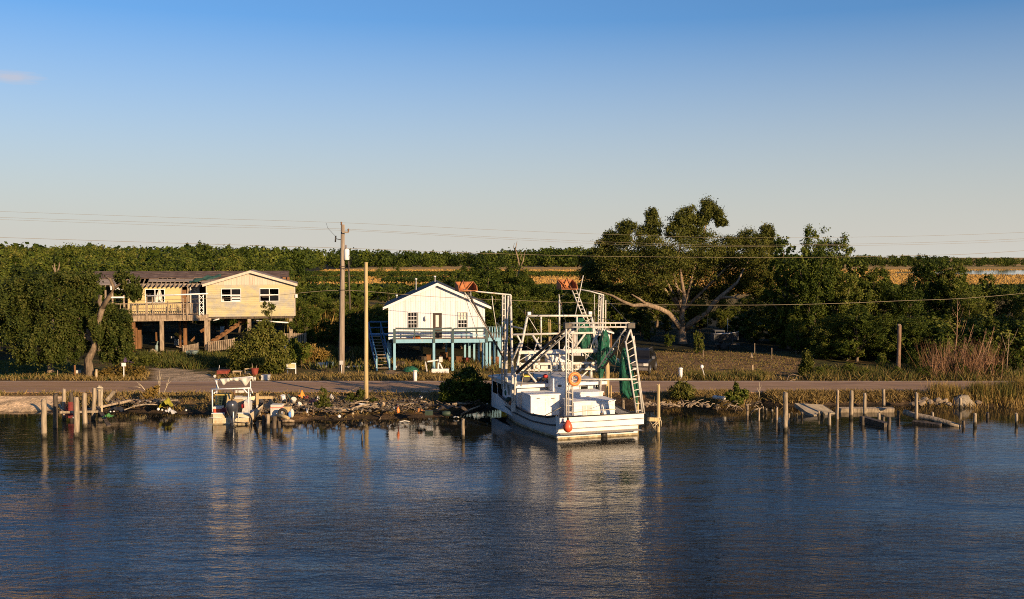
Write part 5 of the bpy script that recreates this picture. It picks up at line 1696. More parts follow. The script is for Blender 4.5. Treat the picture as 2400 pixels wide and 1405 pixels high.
# deckhouse with roof
ca, cb = BP(1212, 903, 5.3), BP(1409, 900, 5.3)
zc = (ca.z + cb.z) / 2
ch = MB()
xl, xr = ca.x, cb.x
holes_ = []
wz_ = (BP(1360, 916, 5.3), BP(1378, 896, 5.3))
for a, b in spans(xl, xr, [(wz_[0].x, wz_[1].x), (BP(1397, 900, 5.3).x, BP(1405, 900, 5.3).x)]):
    ch.box(a, b, 5.3, 5.38, .34, zc)
ch.box(wz_[0].x, wz_[1].x, 5.3, 5.38, .34, wz_[0].z).box(wz_[0].x, wz_[1].x, 5.3, 5.38, wz_[1].z, zc)
ch.box(BP(1397, 900, 5.3).x, BP(1405, 900, 5.3).x, 5.3, 5.38, .34, wz_[0].z)
ch.box(xl, xl + .08, 5.38, 10.2, .34, zc).box(xr - .08, xr, 5.38, 10.2, .34, zc)
ch.box(xl + .08, xr - .08, 10.1, 10.2, .34, 1.35)
cabin = part('deckhouse', ch, M_WHITE, boat, None, None, True)
part('window_frame', MB().box(wz_[0].x - .05, wz_[0].x + .02, 5.27, 5.3, wz_[0].z - .05, wz_[1].z + .05).box(wz_[1].x - .02, wz_[1].x + .05, 5.27, 5.3, wz_[0].z - .05, wz_[1].z + .05).box(wz_[0].x + .02, wz_[1].x - .02, 5.272, 5.3, wz_[1].z, wz_[1].z + .05), M_WHITE, cabin, None, None, True)
part('pane', MB().box(wz_[0].x, wz_[1].x, 5.33, 5.34, wz_[0].z, wz_[1].z), M_GLASS, cabin, None, None, True)
part('pane', MB().box(BP(1397, 900, 5.3).x, BP(1405, 900, 5.3).x, 5.33, 5.34, wz_[0].z, zc), M_GLASS, cabin, None, None, True)
for y0, y1 in ((5.6, 5.85), (8.0, 8.9), (9.0, 9.9)):
    part('side_pane', MB().box(xl - .012, xl - .002, y0, y1, 1.25, zc - .22), M_GLASS, cabin, None, None, True)
part('windscreen', MB().prism([(xl + .1, 10.18, 1.35), (xr - .1, 10.18, 1.35), (xr - .25, 9.95, zc), (xl + .25, 9.95, zc)], (0, .03, 0)), M_GLASS, cabin, None, None, True)
part('roof', MB().prism([(xl - .22, 5.0, zc + .002), (xr + .18, 5.0, zc + .002), (xr + .18, 10.2, zc + .002), ((xl + xr) / 2 + 1.2, 10.9, zc + .002), ((xl + xr) / 2 - 1.2, 10.9, zc + .002), (xl - .22, 10.2, zc + .002)], (0, 0, .10)), M_DECK, cabin, None, None, True)
part('roof_edge', MB().box(xl - .26, xr + .22, 4.93, 4.998, zc - .06, zc + .12), M_WHITE, cabin, None, None, True)
bbox('stack_box', 1296, 1327, 888, 4.3, 5.1, M_WHITE, boat)
bbox('ice_box', 1244, 1311, 926, 3.3, 4.8, M_WHITE, boat, .34, .07)
o, a, b = bbox('engine_box', 1343, 1413, 921, 3.6, 4.9, M_WHITE, boat, .34, .06)
o, a, b = bbox('deck_locker', 1345, 1441, 942, 1.7, 3.2, M_WHITE, boat, .34, .05)
for px0, px1, t in ((1365, 1374, 951), (1376, 1387, 951)):
    p0, p1 = BP(px0, t, 1.7), BP(px1, t, 1.7)
    part('locker_shade_panel', MB().box(p0.x, p1.x, .985 + .7, .998 + .7, .36, p0.z), M_GREYBOX, o, None, None, True)  # flat grey panel painted in for a shaded cutout
for py in (953, 962):
    p0, p1 = BP(1345, py, 1.68), BP(1441, py, 1.68)
    part('seam', MB().box(p0.x, p1.x, .992 + .7, .9985 + .7, p0.z, p0.z + .015), M_DECK, o, None, None, True)

# fittings on the deck boxes
for name_, px, py, s_, w, h, mm in [('handle', 1262, 934, 3.29, .10, .02, M_RIGDARK), ('handle', 1296, 934, 3.29, .10, .02, M_RIGDARK), ('latch', 1279, 937, 3.29, .03, .05, M_STEEL), ('drain', 1250, 970, 3.29, .03, .03, M_BLACK), ('seam', 1278, 955, 3.295, .006, .30, M_DECK),
                                  ('rub_mark', 1300, 962, 3.295, .16, .012, M_DECK), ('handle', 1378, 930, 3.59, .10, .02, M_RIGDARK), ('vent', 1400, 934, 3.59, .07, .05, M_RIGDARK), ('rust_stain', 1424, 957, 1.69, .10, .015, M_RUST), ('latch', 1436, 950, 1.69, .03, .05, M_STEEL), ('vent', 1312, 905, 4.29, .10, .06, M_RIGDARK), ('pipe_clamp', 1300, 915, 4.29, .02, .12, M_STEEL)]:
    c = BP(px, py, s_)
    part(name_, MB().box(c.x - w, c.x + w, s_ - .012, s_ + .006, c.z - h, c.z + h), mm, boat, None, None, True)
# rigging frames -------------------------------------------------------------
rig = boat
SG = 4.85


def pipe(parent, pts, r, mat_=M_RIG, name='rig_pipe', n=8):
    q = [BP(*p) for p in pts]
    return part(name, MB().path(q, r, n), mat_, parent, None, None, True)


pipe(rig, [(1235, 741, SG), (1386, 740.5, SG)], .065)
pipe(rig, [(1236, 742, SG), (1208, 878, SG), (1205, 962, SG)], .07)
pipe(rig, [(1386, 742, SG), (1405, 835, SG), (1410, 855, SG), (1406, 925, SG)], .07)
pipe(rig, [(1202, 785, SG), (1413, 780, SG)], .065)
pipe(rig, [(1214, 825, SG), (1438, 819, SG)], .075)
part('box_beam', MB().bar(BP(1216, 827, SG - .1), BP(1400, 823, SG - .1), .1, .16), M_RIG, rig, None, None, True)
for x, y0, y1 in ((1268, 742, 781), (1311, 703, 781), (1352, 742, 779)):
    pipe(rig, [(x, y0, SG), (x, y1, SG)], .055)
pipe(rig, [(1248, 786, SG), (1284, 840, SG)], .07)
pipe(rig, [(1371, 783, SG), (1346, 818, SG)], .06)
pipe(rig, [(1212, 786, SG), (1220, 801, SG), (1202, 842, SG)], .06)
pipe(rig, [(1403, 783, SG), (1390, 806, SG)], .05)
pipe(rig, [(1389, 760, SG), (1391, 785, SG), (1405, 835, SG)], .06)
# winch truss: two beams, spools between
for py in (853, 867):
    part('winch_beam', MB().bar(BP(1211, py + 1, SG - .2), BP(1404, py - 2, SG - .2), .16, .13 if py == 853 else .09), M_RIG, rig, None, None, True)
part('winch_panel', MB().bar(BP(1211, 861, SG - .05), BP(1404, 858, SG - .05), .03, .34), M_RIG, rig, None, None, True)
for i, x in enumerate((1219, 1240, 1252, 1263, 1292, 1305, 1320, 1338, 1360, 1386, 1398)):
    c = BP(x, 860, SG - .25)
    sp = part('winch_plate', MB().box(c.x - .05, c.x + .05, c.y - .03, c.y + .03, c.z - .26, c.z + .24), M_RIG, rig, None, None, True)
for i, x in enumerate((1229, 1258, 1299, 1314, 1353, 1376, 1392)):
    c = BP(x, 860, SG - .2)
    w_ = part('winch_drum', MB().torus(c, .20, .07, FW * 0 + Vector((0, 1, 0)), 18, 8), M_RIGDARK, rig, None, None, True)
    part('hub', MB().lathe([(.09, -.1), (.09, .1)], tuple(c), 10, 'y'), M_RIG, w_, None, None, True)
    part('rope_coil', MB().torus(c, .13, .05, (0, 1, 0), 14, 6), M_ROPE, w_, None, None, True)
pipe(rig, [(1234, 870, SG), (1257, 896, SG - .4)], .06)
pipe(rig, [(1381, 866, SG), (1362, 884, SG - .2)], .05)
pipe(rig, [(1288, 868, SG), (1288, 890, SG)], .09)
pipe(rig, [(1385, 866, SG), (1385, 886, SG)], .10)
for x, y in ((1239, 735), (1382, 734)):
    c = BP(x, y, SG)
    l_ = part('deck_light', MB().box(c.x - .1, c.x + .1, c.y - .14, c.y + .02, c.z - .08, c.z + .09), M_WHITE, rig, None, None, True)
    part('bracket', MB().path([c + Vector((-.22, 0, .28)), c + Vector((-.2, 0, -.05)), c + Vector((0, 0, -.14)), c + Vector((.24, 0, -.05)), c + Vector((.28, 0, .3))], .02, 5), M_RIGDARK, l_, None, None, True)
mst = part('mast', MB().path([BP(1311, 703, SG), BP(1310, 690, SG)], .025, 6), M_RIG, rig, None, None, True)
for y in (714, 723):
    part('ring', MB().torus(BP(1313, y, SG), .10, .022, (0, 1, 0), 16, 6), M_RIGDARK, mst, None, None, True)

# stern gantry
sg = boat
S0_ = -.55


def lad(parent, a, b, px_w, s0, s1, n, mat_=M_RIG, r=.05, name='ladder', mat2=None):
    p0, p1 = BP(*a, s0), BP(*b, s1)
    q0, q1 = BP(a[0] + px_w[0], a[1] + px_w[1], s0), BP(b[0] + px_w[2], b[1] + px_w[3], s1)
    mb = MB().path([p0, p1], r, 8)
    if mat2 is None:
        mb.path([q0, q1], r, 8)
    o = part(name, mb, mat_, parent, None, None, True)
    if mat2 is not None:
        part('side_rail', MB().path([q0, q1], r, 8), mat2, o, None, None, True)
    for i in range(n):
        f = (i + .5) / n
        part('rung', MB().path([p0.lerp(p1, f), q0.lerp(q1, f)], .028, 6), M_RIG, o, None, None, True)
    return o


l1 = lad(sg, (1327, 771), (1327, 974), (14.5, 12, 14.5, 0), S0_, S0_, 13, r=.05)
pipe(sg, [(1332.5, 780, S0_), (1332.5, 974, S0_)], .035)
pipe(sg, [(1331, 783, S0_), (1341, 800, S0_)], .045)
l2 = lad(sg, (1466, 800), (1492, 970), (19, -12, 13, 0), S0_, S0_, 11, r=.05)
pipe(sg, [(1477, 772, S0_), (1484, 800, S0_), (1510, 970, S0_)], .055)
pipe(sg, [(1477, 774, S0_), (1467, 800, S0_)], .05)
pipe(sg, [(1334, 758, S0_), (1476, 757.5, S0_)], .04)
pipe(sg, [(1336, 767.5, S0_), (1468, 767, S0_)], .045)
for i in range(11):
    x = 1345 + 12.2 * i
    pipe(sg, [(x, 758, S0_), (x, 767, S0_)], .018)
pipe(sg, [(1341, 890, S0_), (1491, 889.5, S0_)], .055)
for x in (1332, 1479):
    c = BP(x, 763, S0_)
    part('pivot_block', MB().box(c.x - .2, c.x + .2, c.y - .08, c.y + .2, c.z - .15, c.z + .13), M_RIGDARK, sg, None, None, True)
lad(sg, (1327, 770), (1211, 876), (10, 3, 8, 4), S0_ + .1, SG - .4, 10, M_RIGDARK, .055, mat2=M_RIG)
pipe(sg, [(1331, 768, S0_ + .1), (1210, 872, SG - .4)], .065, M_RIGDARK)
lad(sg, (1466, 771), (1403, 862), (10, 5, 8, 6), S0_ + .1, SG - .4, 11, M_RIG, .05, mat2=M_RIGDARK)
pipe(sg, [(1478, 770, S0_ + .1), (1411, 868, SG - .4)], .065, M_RIGDARK)
pipe(sg, [(1441, 802, 2), (1462, 842, S0_)], .012, M_ROPE, 'stay', 5)
pipe(sg, [(1341, 968, S0_), (1375, 963, .3), (1443, 960, S0_)], .02, M_ROPE, 'stay', 5)
pipe(sg, [(1276, 975, 1), (1318, 954, S0_ + .4)], .02, M_ROPE, 'stay', 5)

# the two skimmer frames folded up, each with its rusty shoe
pk = boat
SK = 6.7
lad(pk, (1178, 692), (1176.5, 912), (6, 0, 6.5, 0), SK, SK, 16, r=.045)
pipe(pk, [(1191, 694, SK), (1188, 800, SK), (1187, 880, SK), (1193, 925, SK)], .055, M_RIG)
pipe(pk, [(1189, 700, SK + .2), (1186, 870, SK + .2)], .05, M_RIGDARK)
pipe(pk, [(1196.5, 692, SK), (1201, 880, SK - .8), (1202, 964, SK - 1.4)], .075)
part('socket', MB().bar(BP(1203, 945, SG), BP(1203, 965, SG), .2, .2), M_RIG, pk, None, None, True)
pipe(pk, [(1086, 680.5, SK), (1140, 686, SK), (1197, 691.5, SK)], .045, M_RIG)
pipe(pk, [(1095, 683, SK), (1150, 785, SK), (1179, 838, SK)], .06, M_RIGDARK)
pipe(pk, [(1088, 684, SK), (1135, 762, SK), (1178, 832, SK)], .035, M_RIG)
for i in range(5):
    f = .06 + .2 * i
    pipe(pk, [(1088 + 90 * f, 684 + 148 * f, SK), (1095 + 84 * f, 683 + 155 * f, SK)], .022)
pipe(pk, [(1153, 694, SK), (1155, 715, SK), (1165, 780, SK)], .025, M_RIG, 'stay', 6)
pipe(pk, [(1086, 684, SK), (1140, 850, SK), (1175, 925, SK)], .012, M_RIGDARK, 'stay', 5)
for i in range(5):
    pipe(pk, [(1188, 720 + 32 * i, SK), (1198, 736 + 32 * i, SK)], .025, M_RIGDARK)
pipe(pk, [(1200, 765, SK - .4), (1230, 772, SG)], .04)
sk2 = boat
S2 = 7.0
lad(sk2, (1339, 676), (1372, 757), (9.5, -1, 9, 0), S2 + 1, S2, 9, r=.04)
pipe(sk2, [(1347, 677, S2 + 1), (1382, 683, S2 + .5), (1415, 692, S2)], .042, M_RIG)
lad(sk2, (1404, 693), (1401, 775), (5, 0, 5, 0), S2, S2, 8, r=.04)
pipe(sk2, [(1413, 691, S2), (1411, 780, S2), (1406, 920, SG)], .085)
pipe(sk2, [(1419.5, 704, S2), (1419, 780, S2)], .04)
pipe(sk2, [(1393, 690, S2), (1394, 760, S2)], .022, M_RIG, 'stay', 5)
pipe(sk2, [(1367, 646, S2), (1347, 745, S2)], .028, M_RIG, 'antenna', 6)


def shoe(parent, px0, py0, px1, py1, s, brace):
    a, b = BP(px0, py1, s), BP(px1, py0, s)
    w, h = b.x - a.x, b.z - a.z
    o = part('steel_shoe', MB().box(a.x, b.x, s + .5, s + .56, a.z, b.z).box(a.x, b.x, s - .3, s + .498, a.z, a.z + .05).prism([(a.x, s + .498, a.z + .051), (a.x, s + .498, b.z), (a.x, s - .2, a.z + .3), (a.x, s - .3, a.z + .051)], (.05, 0, 0)).prism([(b.x - .05, s + .498, a.z + .051), (b.x - .05, s + .498, b.z), (b.x - .05, s - .2, a.z + .3), (b.x - .05, s - .3, a.z + .051)], (.05, 0, 0)), M_RUST, parent, 'rusty orange steel shoe', None, True)
    part('brace', MB().path([(a.x + w * brace[0], s + .45, b.z + .1), (a.x + w * brace[0], s - .28, a.z + .06)], .035, 6).path([(a.x + w * brace[1], s + .45, b.z), (a.x + w * brace[2], s + .3, a.z + .05)], .035, 6), M_RUST, o, None, None, True)
    return o


shoe(pk, 1072, 661, 1116, 683, SK, (.4, .95, .55))
shoe(sk2, 1312, 656, 1350, 679, S2 + 1, (.6, .1, .65))
# more poles, stays and cables filling the space over the deck
for pts, r, mm in [([(1310, 800, SG), (1312, 868, SG)], .04, M_RIG), ([(1290, 750, SG + .5), (1292, 850, SG + .5)], .03, M_YPOLE), ([(1286, 748, SG + .5), (1288, 862, SG + .5)], .03, M_YPOLE), ([(1330, 800, SG), (1305, 852, SG)], .035, M_RIG),
                   ([(1248, 838, SG), (1262, 790, SG)], .03, M_RIG), ([(1395, 786, SG), (1372, 852, SG)], .03, M_RIG), ([(1210, 850, SG), (1250, 826, SG)], .03, M_RIG), ([(1402, 850, SG), (1360, 822, SG)], .03, M_RIG), ([(1222, 806, SG), (1216, 850, SG)], .035, M_RIG),
                   ([(1268, 785, SG), (1268, 822, SG)], .03, M_RIG), ([(1352, 782, SG), (1352, 820, SG)], .035, M_RIG), ([(1340, 826, SG), (1340, 852, SG)], .03, M_RIG), ([(1372, 826, SG), (1374, 852, SG)], .03, M_RIG), ([(1256, 826, SG), (1256, 852, SG)], .03, M_RIG),
                   ([(1232, 812, 3), (1290, 845, SG)], .015, M_RIGDARK), ([(1330, 768, S0_), (1310, 705, SG)], .015, M_RIGDARK), ([(1478, 760, S0_), (1388, 742, SG)], .015, M_RIGDARK), ([(1330, 765, S0_), (1236, 742, SG)], .015, M_RIGDARK), ([(1478, 762, S0_), (1415, 695, S2)], .015, M_RIGDARK),
                   ([(1300, 783, SG), (1240, 868, SG)], .015, M_RIGDARK), ([(1330, 783, SG), (1395, 866, SG)], .015, M_RIGDARK), ([(1386, 746, SG), (1345, 780, SG)], .02, M_RIG), ([(1240, 746, SG), (1262, 782, SG)], .02, M_RIG), ([(1284, 840, SG), (1300, 866, SG)], .04, M_RIG),
                   ([(1196, 700, SK), (1236, 742, SG)], .012, M_RIGDARK), ([(1180, 694, SK), (1160, 800, SK + .5), (1152, 905, SK + 2)], .012, M_RIGDARK), ([(1413, 692, S2), (1388, 740, SG)], .012, M_RIGDARK), ([(1200, 850, SK - 1), (1212, 905, SG)], .03, M_RIG), ([(1350, 850, SG), (1346, 890, SG - 1)], .02, M_ROPE),
                   ([(1230, 862, SG), (1222, 905, SG)], .02, M_ROPE), ([(1455, 780, .2), (1440, 870, 1.5)], .014, M_ROPE), ([(1335, 900, S0_ + .1), (1340, 940, S0_ + .1), (1336, 970, S0_ + .1)], .018, M_ROPE), ([(1486, 930, S0_ + .1), (1492, 968, S0_ + .1)], .03, M_ROPE)]:
    pipe(boat, pts, r, mm, 'stay' if r < .025 else 'rig_pole', 6)
# clutter along the port side deck and the roof
for px, py, s_, w, h, mm, nm in [(1188, 925, 7.4, .16, .2, M_NET, 'net_pile'), (1192, 940, 6.4, .18, .16, M_TANKGREEN, 'net_pile'), (1198, 948, 5.6, .16, .14, M_RUST, 'chain_pile'), (1262, 893, 5.6, .12, .1, M_BLACK, 'hose_pile'), (1288, 896, 5.5, .2, .05, M_RIGDARK, 'hose_pile'), (1252, 894, 5.5, .1, .1, M_RIGDARK, 'hose_pile'), (1300, 888, 7.5, .14, .08, M_RIGDARK, 'hose_pile')]:
    c = BP(px, py, s_)
    part(nm, MB().ball(c + Vector((0, 0, h * .5)), (w, w * 1.3, h), 8, 5), mm, boat, None, None, True)
# thin rigging wires
for pts in [[(1311, 700, SG), (1330, 684, S2 + 1)], [(1246, 858, SG), (1249, 886, SG - 1), (1247, 897, SG - 1)], [(1310, 875, SG), (1330, 892, 4)], [(1236, 745, SG), (1238, 860, SG)], [(1260, 905, 5), (1300, 872, SG)], [(1352, 746, SG), (1356, 770, SG)], [(1186, 800, SK), (1200, 846, SG)], [(1168, 905, 10), (1190, 700, SK)], [(1423, 925, 5), (1462, 944, S0_)]]:
    pipe(boat, pts, .012, M_RIGDARK, 'stay', 5)
# tyres and bits at the port side
for px, py in ((1190, 950), (1250, 975)):
    pass
part('cleat', MB().box(*[q for q in (-.05, .05)], -.58, -.4, 1.26, 1.36), M_RIGDARK, tr, None, None, True)
part('mooring_arm', MB().bar(BP(1520, 983, -.5), BP(1542, 984, -.2), .14, .2), M_YPOLE, boat, None, None, True)

# things carried by the boat ------------------------------------------------
c = BW(BP(1346.5, 889, S0_ - .1))
lr = thing('life_ring', 'orange life ring hung on the left stern ladder of the shrimp boat', 'life ring', c)
part('ring', MB().torus(c, .275, .085, -FW, 32, 12), M_ORANGE, lr)
part('grab_line', MB().torus(c, .375, .014, -FW, 24, 5), M_ROPE, lr)
c = BW(BP(1331, 1000, -.95))
fb = thing('fender_buoy', 'red teardrop buoy hanging at the corner of the shrimp boat stern', 'buoy', c)
part('float', MB().lathe([(.03, .36), (.09, .30), (.20, .12), (.245, -.04), (.22, -.18), (.12, -.28), (.03, -.31)], tuple(c), 18), M_REDB, fb)
part('eye', MB().lathe([(.05, .33), (.07, .40), (.03, .46)], tuple(c), 10).path([c + Vector((0, 0, .44)), BW((BP(1331, 975, -.8)))], .02, 5), M_BLACK, fb)


def net(name, label, pts, ws, seed, depth=.22):
    """A gathered hanging net: a pleated tube along pts with half-widths ws."""
    q = [BW(BP(*p)) for p in pts]
    mb = MB()
    n = 22
    R5 = random.Random(seed)
    ph = [R5.uniform(0, 6) for _ in range(4)]
    # resample
    k = 18
    QS, WS = [], []
    for i in range(k + 1):
        t = i / k * (len(q) - 1)
        a = min(int(t), len(q) - 2)
        f = t - a
        QS.append(q[a].lerp(q[a + 1], f))
        WS.append(ws[a] + (ws[a + 1] - ws[a]) * f)

    def fn(u, v):
        i = round(v * k)
        t = u * 2 * math.pi
        w = WS[i]
        pl_ = 1 + .28 * math.sin(t * 5 + ph[0] + v * 2) + .15 * math.sin(t * 9 + ph[1] - v * 3)
        return QS[i] + RT * (w * math.cos(t) * pl_) + FW * (min(w, depth) * math.sin(t) * pl_) + Vector((0, 0, .06 * math.sin(t * 4 + ph[2])))
    mb.grid(fn, n, k)
    return single(name, mb, M_NET, label, 'net', None, 'green trawl nets on the shrimp boat')


net('trawl_net', 'green net gathered from the raised frame down to the winches, left of the others', [(1358, 742, SG + .5), (1368, 770, SG + .4), (1375, 800, SG + .4), (1380, 822, SG + .4), (1388, 843, SG + .2)], [.12, .5, .42, .40, .28], 1)
net('trawl_net', 'tall narrow green net hanging beside the right leg of the main frame', [(1417, 775, SG - .5), (1416, 800, SG - .5), (1414, 830, SG - .5), (1410, 862, SG - .5), (1408, 888, SG - .5)], [.10, .30, .30, .16, .08], 2)
net('trawl_net', 'green net rope sagging between the main frame and the right stern ladder', [(1425, 815, 4), (1432, 838, 3), (1443, 853, 2), (1456, 857, .8), (1463, 853, .2)], [.10, .20, .18, .16, .12], 3)
net('trawl_net', 'big green net bunched inside the right stern ladder, nearest the mooring piling', [(1464, 818, -.2), (1466, 850, -.2), (1470, 885, -.2), (1474, 915, -.2), (1479, 932, -.2)], [.12, .26, .34, .44, .20], 4)
net('trawl_net', 'thin green net tail hanging left of the big bunched net', [(1458, 852, 0), (1458, 880, 0), (1460, 910, 0), (1463, 932, 0)], [.10, .14, .16, .12], 5)
net('trawl_net', 'dark green net strip hanging down the right stern ladder rungs', [(1478, 865, -.35), (1484, 895, -.35), (1489, 925, -.35), (1492, 950, -.35)], [.05, .09, .10, .05], 6)


def local_box(name, label, cat, px0, px1, py0, py1, s, dep, mat_, group=None):
    a, b = BP(px0, py1, s), BP(px1, py0, s)
    mb = MB()
    vs = [BW((x, y, z)) for z in (a.z, b.z) for y in (s, s + dep) for x in (a.x, b.x)]
    mb.add(vs, [(0, 2, 3, 1), (4, 5, 7, 6), (0, 1, 5, 4), (2, 6, 7, 3), (0, 4, 6, 2), (1, 3, 7, 5)])
    return mb, BW(((a.x + b.x) / 2, s, a.z))


mb, c = local_box('', '', '', 1229, 1248, 877, 884, 6.2, .5, None)
gn = thing('generator', 'yellow generator sitting on the roof of the shrimp boat cabin', 'generator', c)
part('tank', mb, M_YELP, gn)
mb, c2 = local_box('', '', '', 1227, 1250, 884, 893, 6.2, .55, None)
part('engine', mb, M_BLACK, gn)
p_, q_ = BW(BP(1226, 893, 6.18)), BW(BP(1251, 875, 6.18))
part('frame', MB().path([p_, Vector((p_.x, p_.y, q_.z)), q_, Vector((q_.x, q_.y, p_.z))], .02, 6), M_RIGDARK, gn)
c = BW(BP(1278, 890, 6.2))
rc = thing('winch_motor', 'small red motor on the cabin roof right of the yellow generator', 'motor', c)
part('cover', MB().ball((c.x, c.y, c.z + .2), (.16, .16, .13)), M_REDP, rc)
part('base', MB().box(c.x - .18, c.x + .18, c.y - .15, c.y + .15, c.z - .04, c.z + .12), M_BLACK, rc)
c = BW(BP(1268, 888, 6.6))
single('roof_basin', MB().lathe([(.22, c.z - .05), (.30, c.z + .1), (.26, c.z + .1)], (c.x, c.y, 0), 14), M_GREYBOX, 'grey basin between the generator and the red motor', 'basin')
c = BW(BP(1308, 888, 6.6))
sm_ = MB()
for k in range(7):
    a = k * .9
    sm_.torus((c.x + .1 * math.cos(a), c.y + .05 * math.sin(a), c.z + .01 * k), .17 - .008 * k, .014, (0, .05, 1), 16, 5)
single('rope_coil', sm_, M_BLACK, 'black hose coiled on the cabin roof behind the white stack box', 'hose')
for px0, px1, py0, py1, lb in ((1237, 1266, 835, 848, 'square white box standing up behind the left winches'), (1284, 1327, 832, 850, 'long white box standing up behind the middle winches')):
    mb, c = local_box('', '', '', px0, px1, py0, py1, SG + .35, .5, None)
    t = thing('deck_box', lb, 'box', c, 'white boxes behind the winches')
    part('body', mb, M_WHITE, t)
    mb, c = local_box('', '', '', px0 - 1, px1 + 1, py0 - 2, py0, SG + .30, .6, None)
    part('lid', mb, M_WHITE, t)

# ---------------------------------------------------------------- the skiff
KX0, KX1 = P(498, 995, z=0), P(584, 995, z=0)
KY = KX0.y
kx0, kx1 = KX0.x, KX1.x
sk = thing('skiff', 'small worn cream skiff with a pipe frame top and outboard, left of the tall pole', 'boat', ((kx0 + kx1) / 2, KY, 0))
kw, km = (kx1 - kx0) / 2, (kx0 + kx1) / 2
zt_ = Zp(970, KY)
km_ = MB()
for sd in (-1, 1):
    def kf(u, v, sd=sd):
        f = max(0, (u - .5) / .5)
        w = (kw * (1.0 + .03 * v)) * (1 - f ** 2.2) + .02
        return (km + sd * w * (.88 + .12 * min(v * 2, 1)), KY + u * 5.6, -.35 + (zt_ + .35 + .25 * u * u) * v)
    km_.grid(kf, 16, 5)
hk = part('hull', km_, M_SKIFF, sk)
a, b = Zp(972, KY), Zp(979, KY)
mx0, mx1 = X(524, KY), X(556, KY)
part('transom', MB().box(kx0 + .04, mx0, KY - .06, KY + .02, -.35, zt_).box(mx1, kx1 - .02, KY - .06, KY + .02, -.35, zt_ + .01).box(mx0, mx1, KY - .02, KY + .05, -.35, zt_ - .25), M_SKIFF, hk)
part('transom_cap', MB().box(kx0 - .02, mx0 + .01, KY - .10, KY + .06, zt_ + .003, zt_ + .05).box(mx1 - .01, kx1 + .03, KY - .10, KY + .06, zt_ + .013, zt_ + .06), M_WHITE, hk)
part('transom_strip', MB().path([(kx0 - .18, KY - .09, zt_ - .22), (mx0 - .1, KY - .09, zt_ - .24)], .03, 6), M_CANVAS, hk)
part('transom_strip', MB().path([(mx1 + .1, KY - .09, zt_ - .2), (kx1 + .02, KY - .09, zt_ - .2)], .03, 6), M_CANVAS, hk)
part('waterline_band', MB().box(kx0 + .03, mx0, KY - .075, KY - .062, -.05, .07).box(mx1, kx1 - .02, KY - .075, KY - .062, -.05, .07), M_SCUM, hk)
part('exhaust_pipe', MB().lathe([(.07, -.12), (.07, .0), (.04, .0)], (X(578, KY), KY - .05, .09), 10, 'y').path([(X(553, KY), KY - .11, .12), (X(577, KY), KY - .11, .10)], .035, 6), M_RIGDARK, hk)
part('deck', MB().box(kx0 + .1, kx1 - .1, KY + .03, KY + 3.6, zt_ - .35, zt_ - .3), M_SKIFF, sk)
# pipe frame
fr = part('pipe_frame', MB(), None, sk)


def kp(pts, r, m_=M_WHITE, name='pipe', parent=None):
    return part(name, MB().path([P(a, c, Y=KY + d) for a, c, d in pts], r, 8), m_, parent or fr)


kp([(495, 913, .3), (586, 910, .3)], .04)
kp([(497.5, 914, .3), (498, 966, .3)], .04)
kp([(582.5, 911, .3), (583, 968, .3)], .04)
kp([(508, 890, 2.2), (508, 918, 2.2), (508, 945, 2.2)], .038)
kp([(587, 884, 2.2), (587, 908, 2.2), (586.5, 945, 2.2)], .038)
kp([(508, 915, 2.0), (502, 922, .35)], .035)
kp([(570, 911, .3), (580, 922, .32)], .04)
kp([(588, 910, 2.2), (592, 922, 2.0)], .03)
kp([(549, 912, .3), (549, 932, .4)], .04, M_RIGDARK)
kp([(504, 891, 2.2), (592, 884, 2.2)], .045)
kp([(513, 913, 2), (504, 890, 2.2)], .03)
mb = MB()


def canvas(x0, x1, sag, seed):
    def fn(u, v):
        x = x0 + (x1 - x0) * u
        t = v * 2 * math.pi
        s_ = math.sin(u * math.pi)
        top = 888 - 4 * (x - 510) / 80
        bot = top + 6 + sag * (1 + .5 * math.sin(u * 7 + seed)) * s_
        y = (top + bot) / 2 + (bot - top) / 2 * math.cos(t)
        return P(x, y, Y=KY + 2.15 - .16 * math.sin(t) * (1 + .3 * math.sin(u * 11 + seed)))
    mb.grid(fn, 14, 12)


canvas(516, 540, 9, 0)
canvas(538, 562, 3, 2)
canvas(558, 590, 10, 4)
canvas(590, 600, 6, 1)
tc_ = single('rolled_canvas', mb, M_CANVAS, 'dirty white canvas bundled along the frame top of the skiff', 'canvas')
# outboard motor
om = thing('outboard_motor', 'dark blue grey outboard motor tilted on the stern of the skiff', 'outboard motor', P(540, 985, Y=KY - .3))
oc = P(544, 958, Y=KY - .35)
mb = MB()
prof = [(.05, .40), (.16, .38), (.25, .25), (.27, .05), (.25, -.15), (.19, -.34), (.13, -.42)]
vs, fs = [], []
for r, z in prof:
    for k in range(16):
        t = 2 * math.pi * k / 16
        vs.append((oc.x + 1.25 * r * math.cos(t), oc.y + 1.4 * r * math.sin(t) - .25 * z, oc.z + z * 1.12 + .02))
for i in range(len(prof) - 1):
    for k in range(16):
        fs.append((i * 16 + k, i * 16 + (k + 1) % 16, (i + 1) * 16 + (k + 1) % 16, (i + 1) * 16 + k))
mb.add(vs, fs + [tuple(range(16)), tuple(reversed(range(6 * 16, 7 * 16)))], True)
part('cowl', mb, M_MOTOR, om)
part('leg', MB().path([oc + Vector((0, .1, -.40)), oc + Vector((0, .02, -.75)), oc + Vector((0, .0, -1.25))], [.19, .13, .11], 10), M_MOTOR, om)
part('cavitation_plate', MB().box(oc.x - .16, oc.x + .16, oc.y - .2, oc.y + .3, oc.z - .80, oc.z - .77), M_MOTOR, om)
part('clamp', MB().box(oc.x - .13, oc.x + .13, KY - .15, KY + .06, zt_ - .30, zt_ + .10), M_RIGDARK, om)
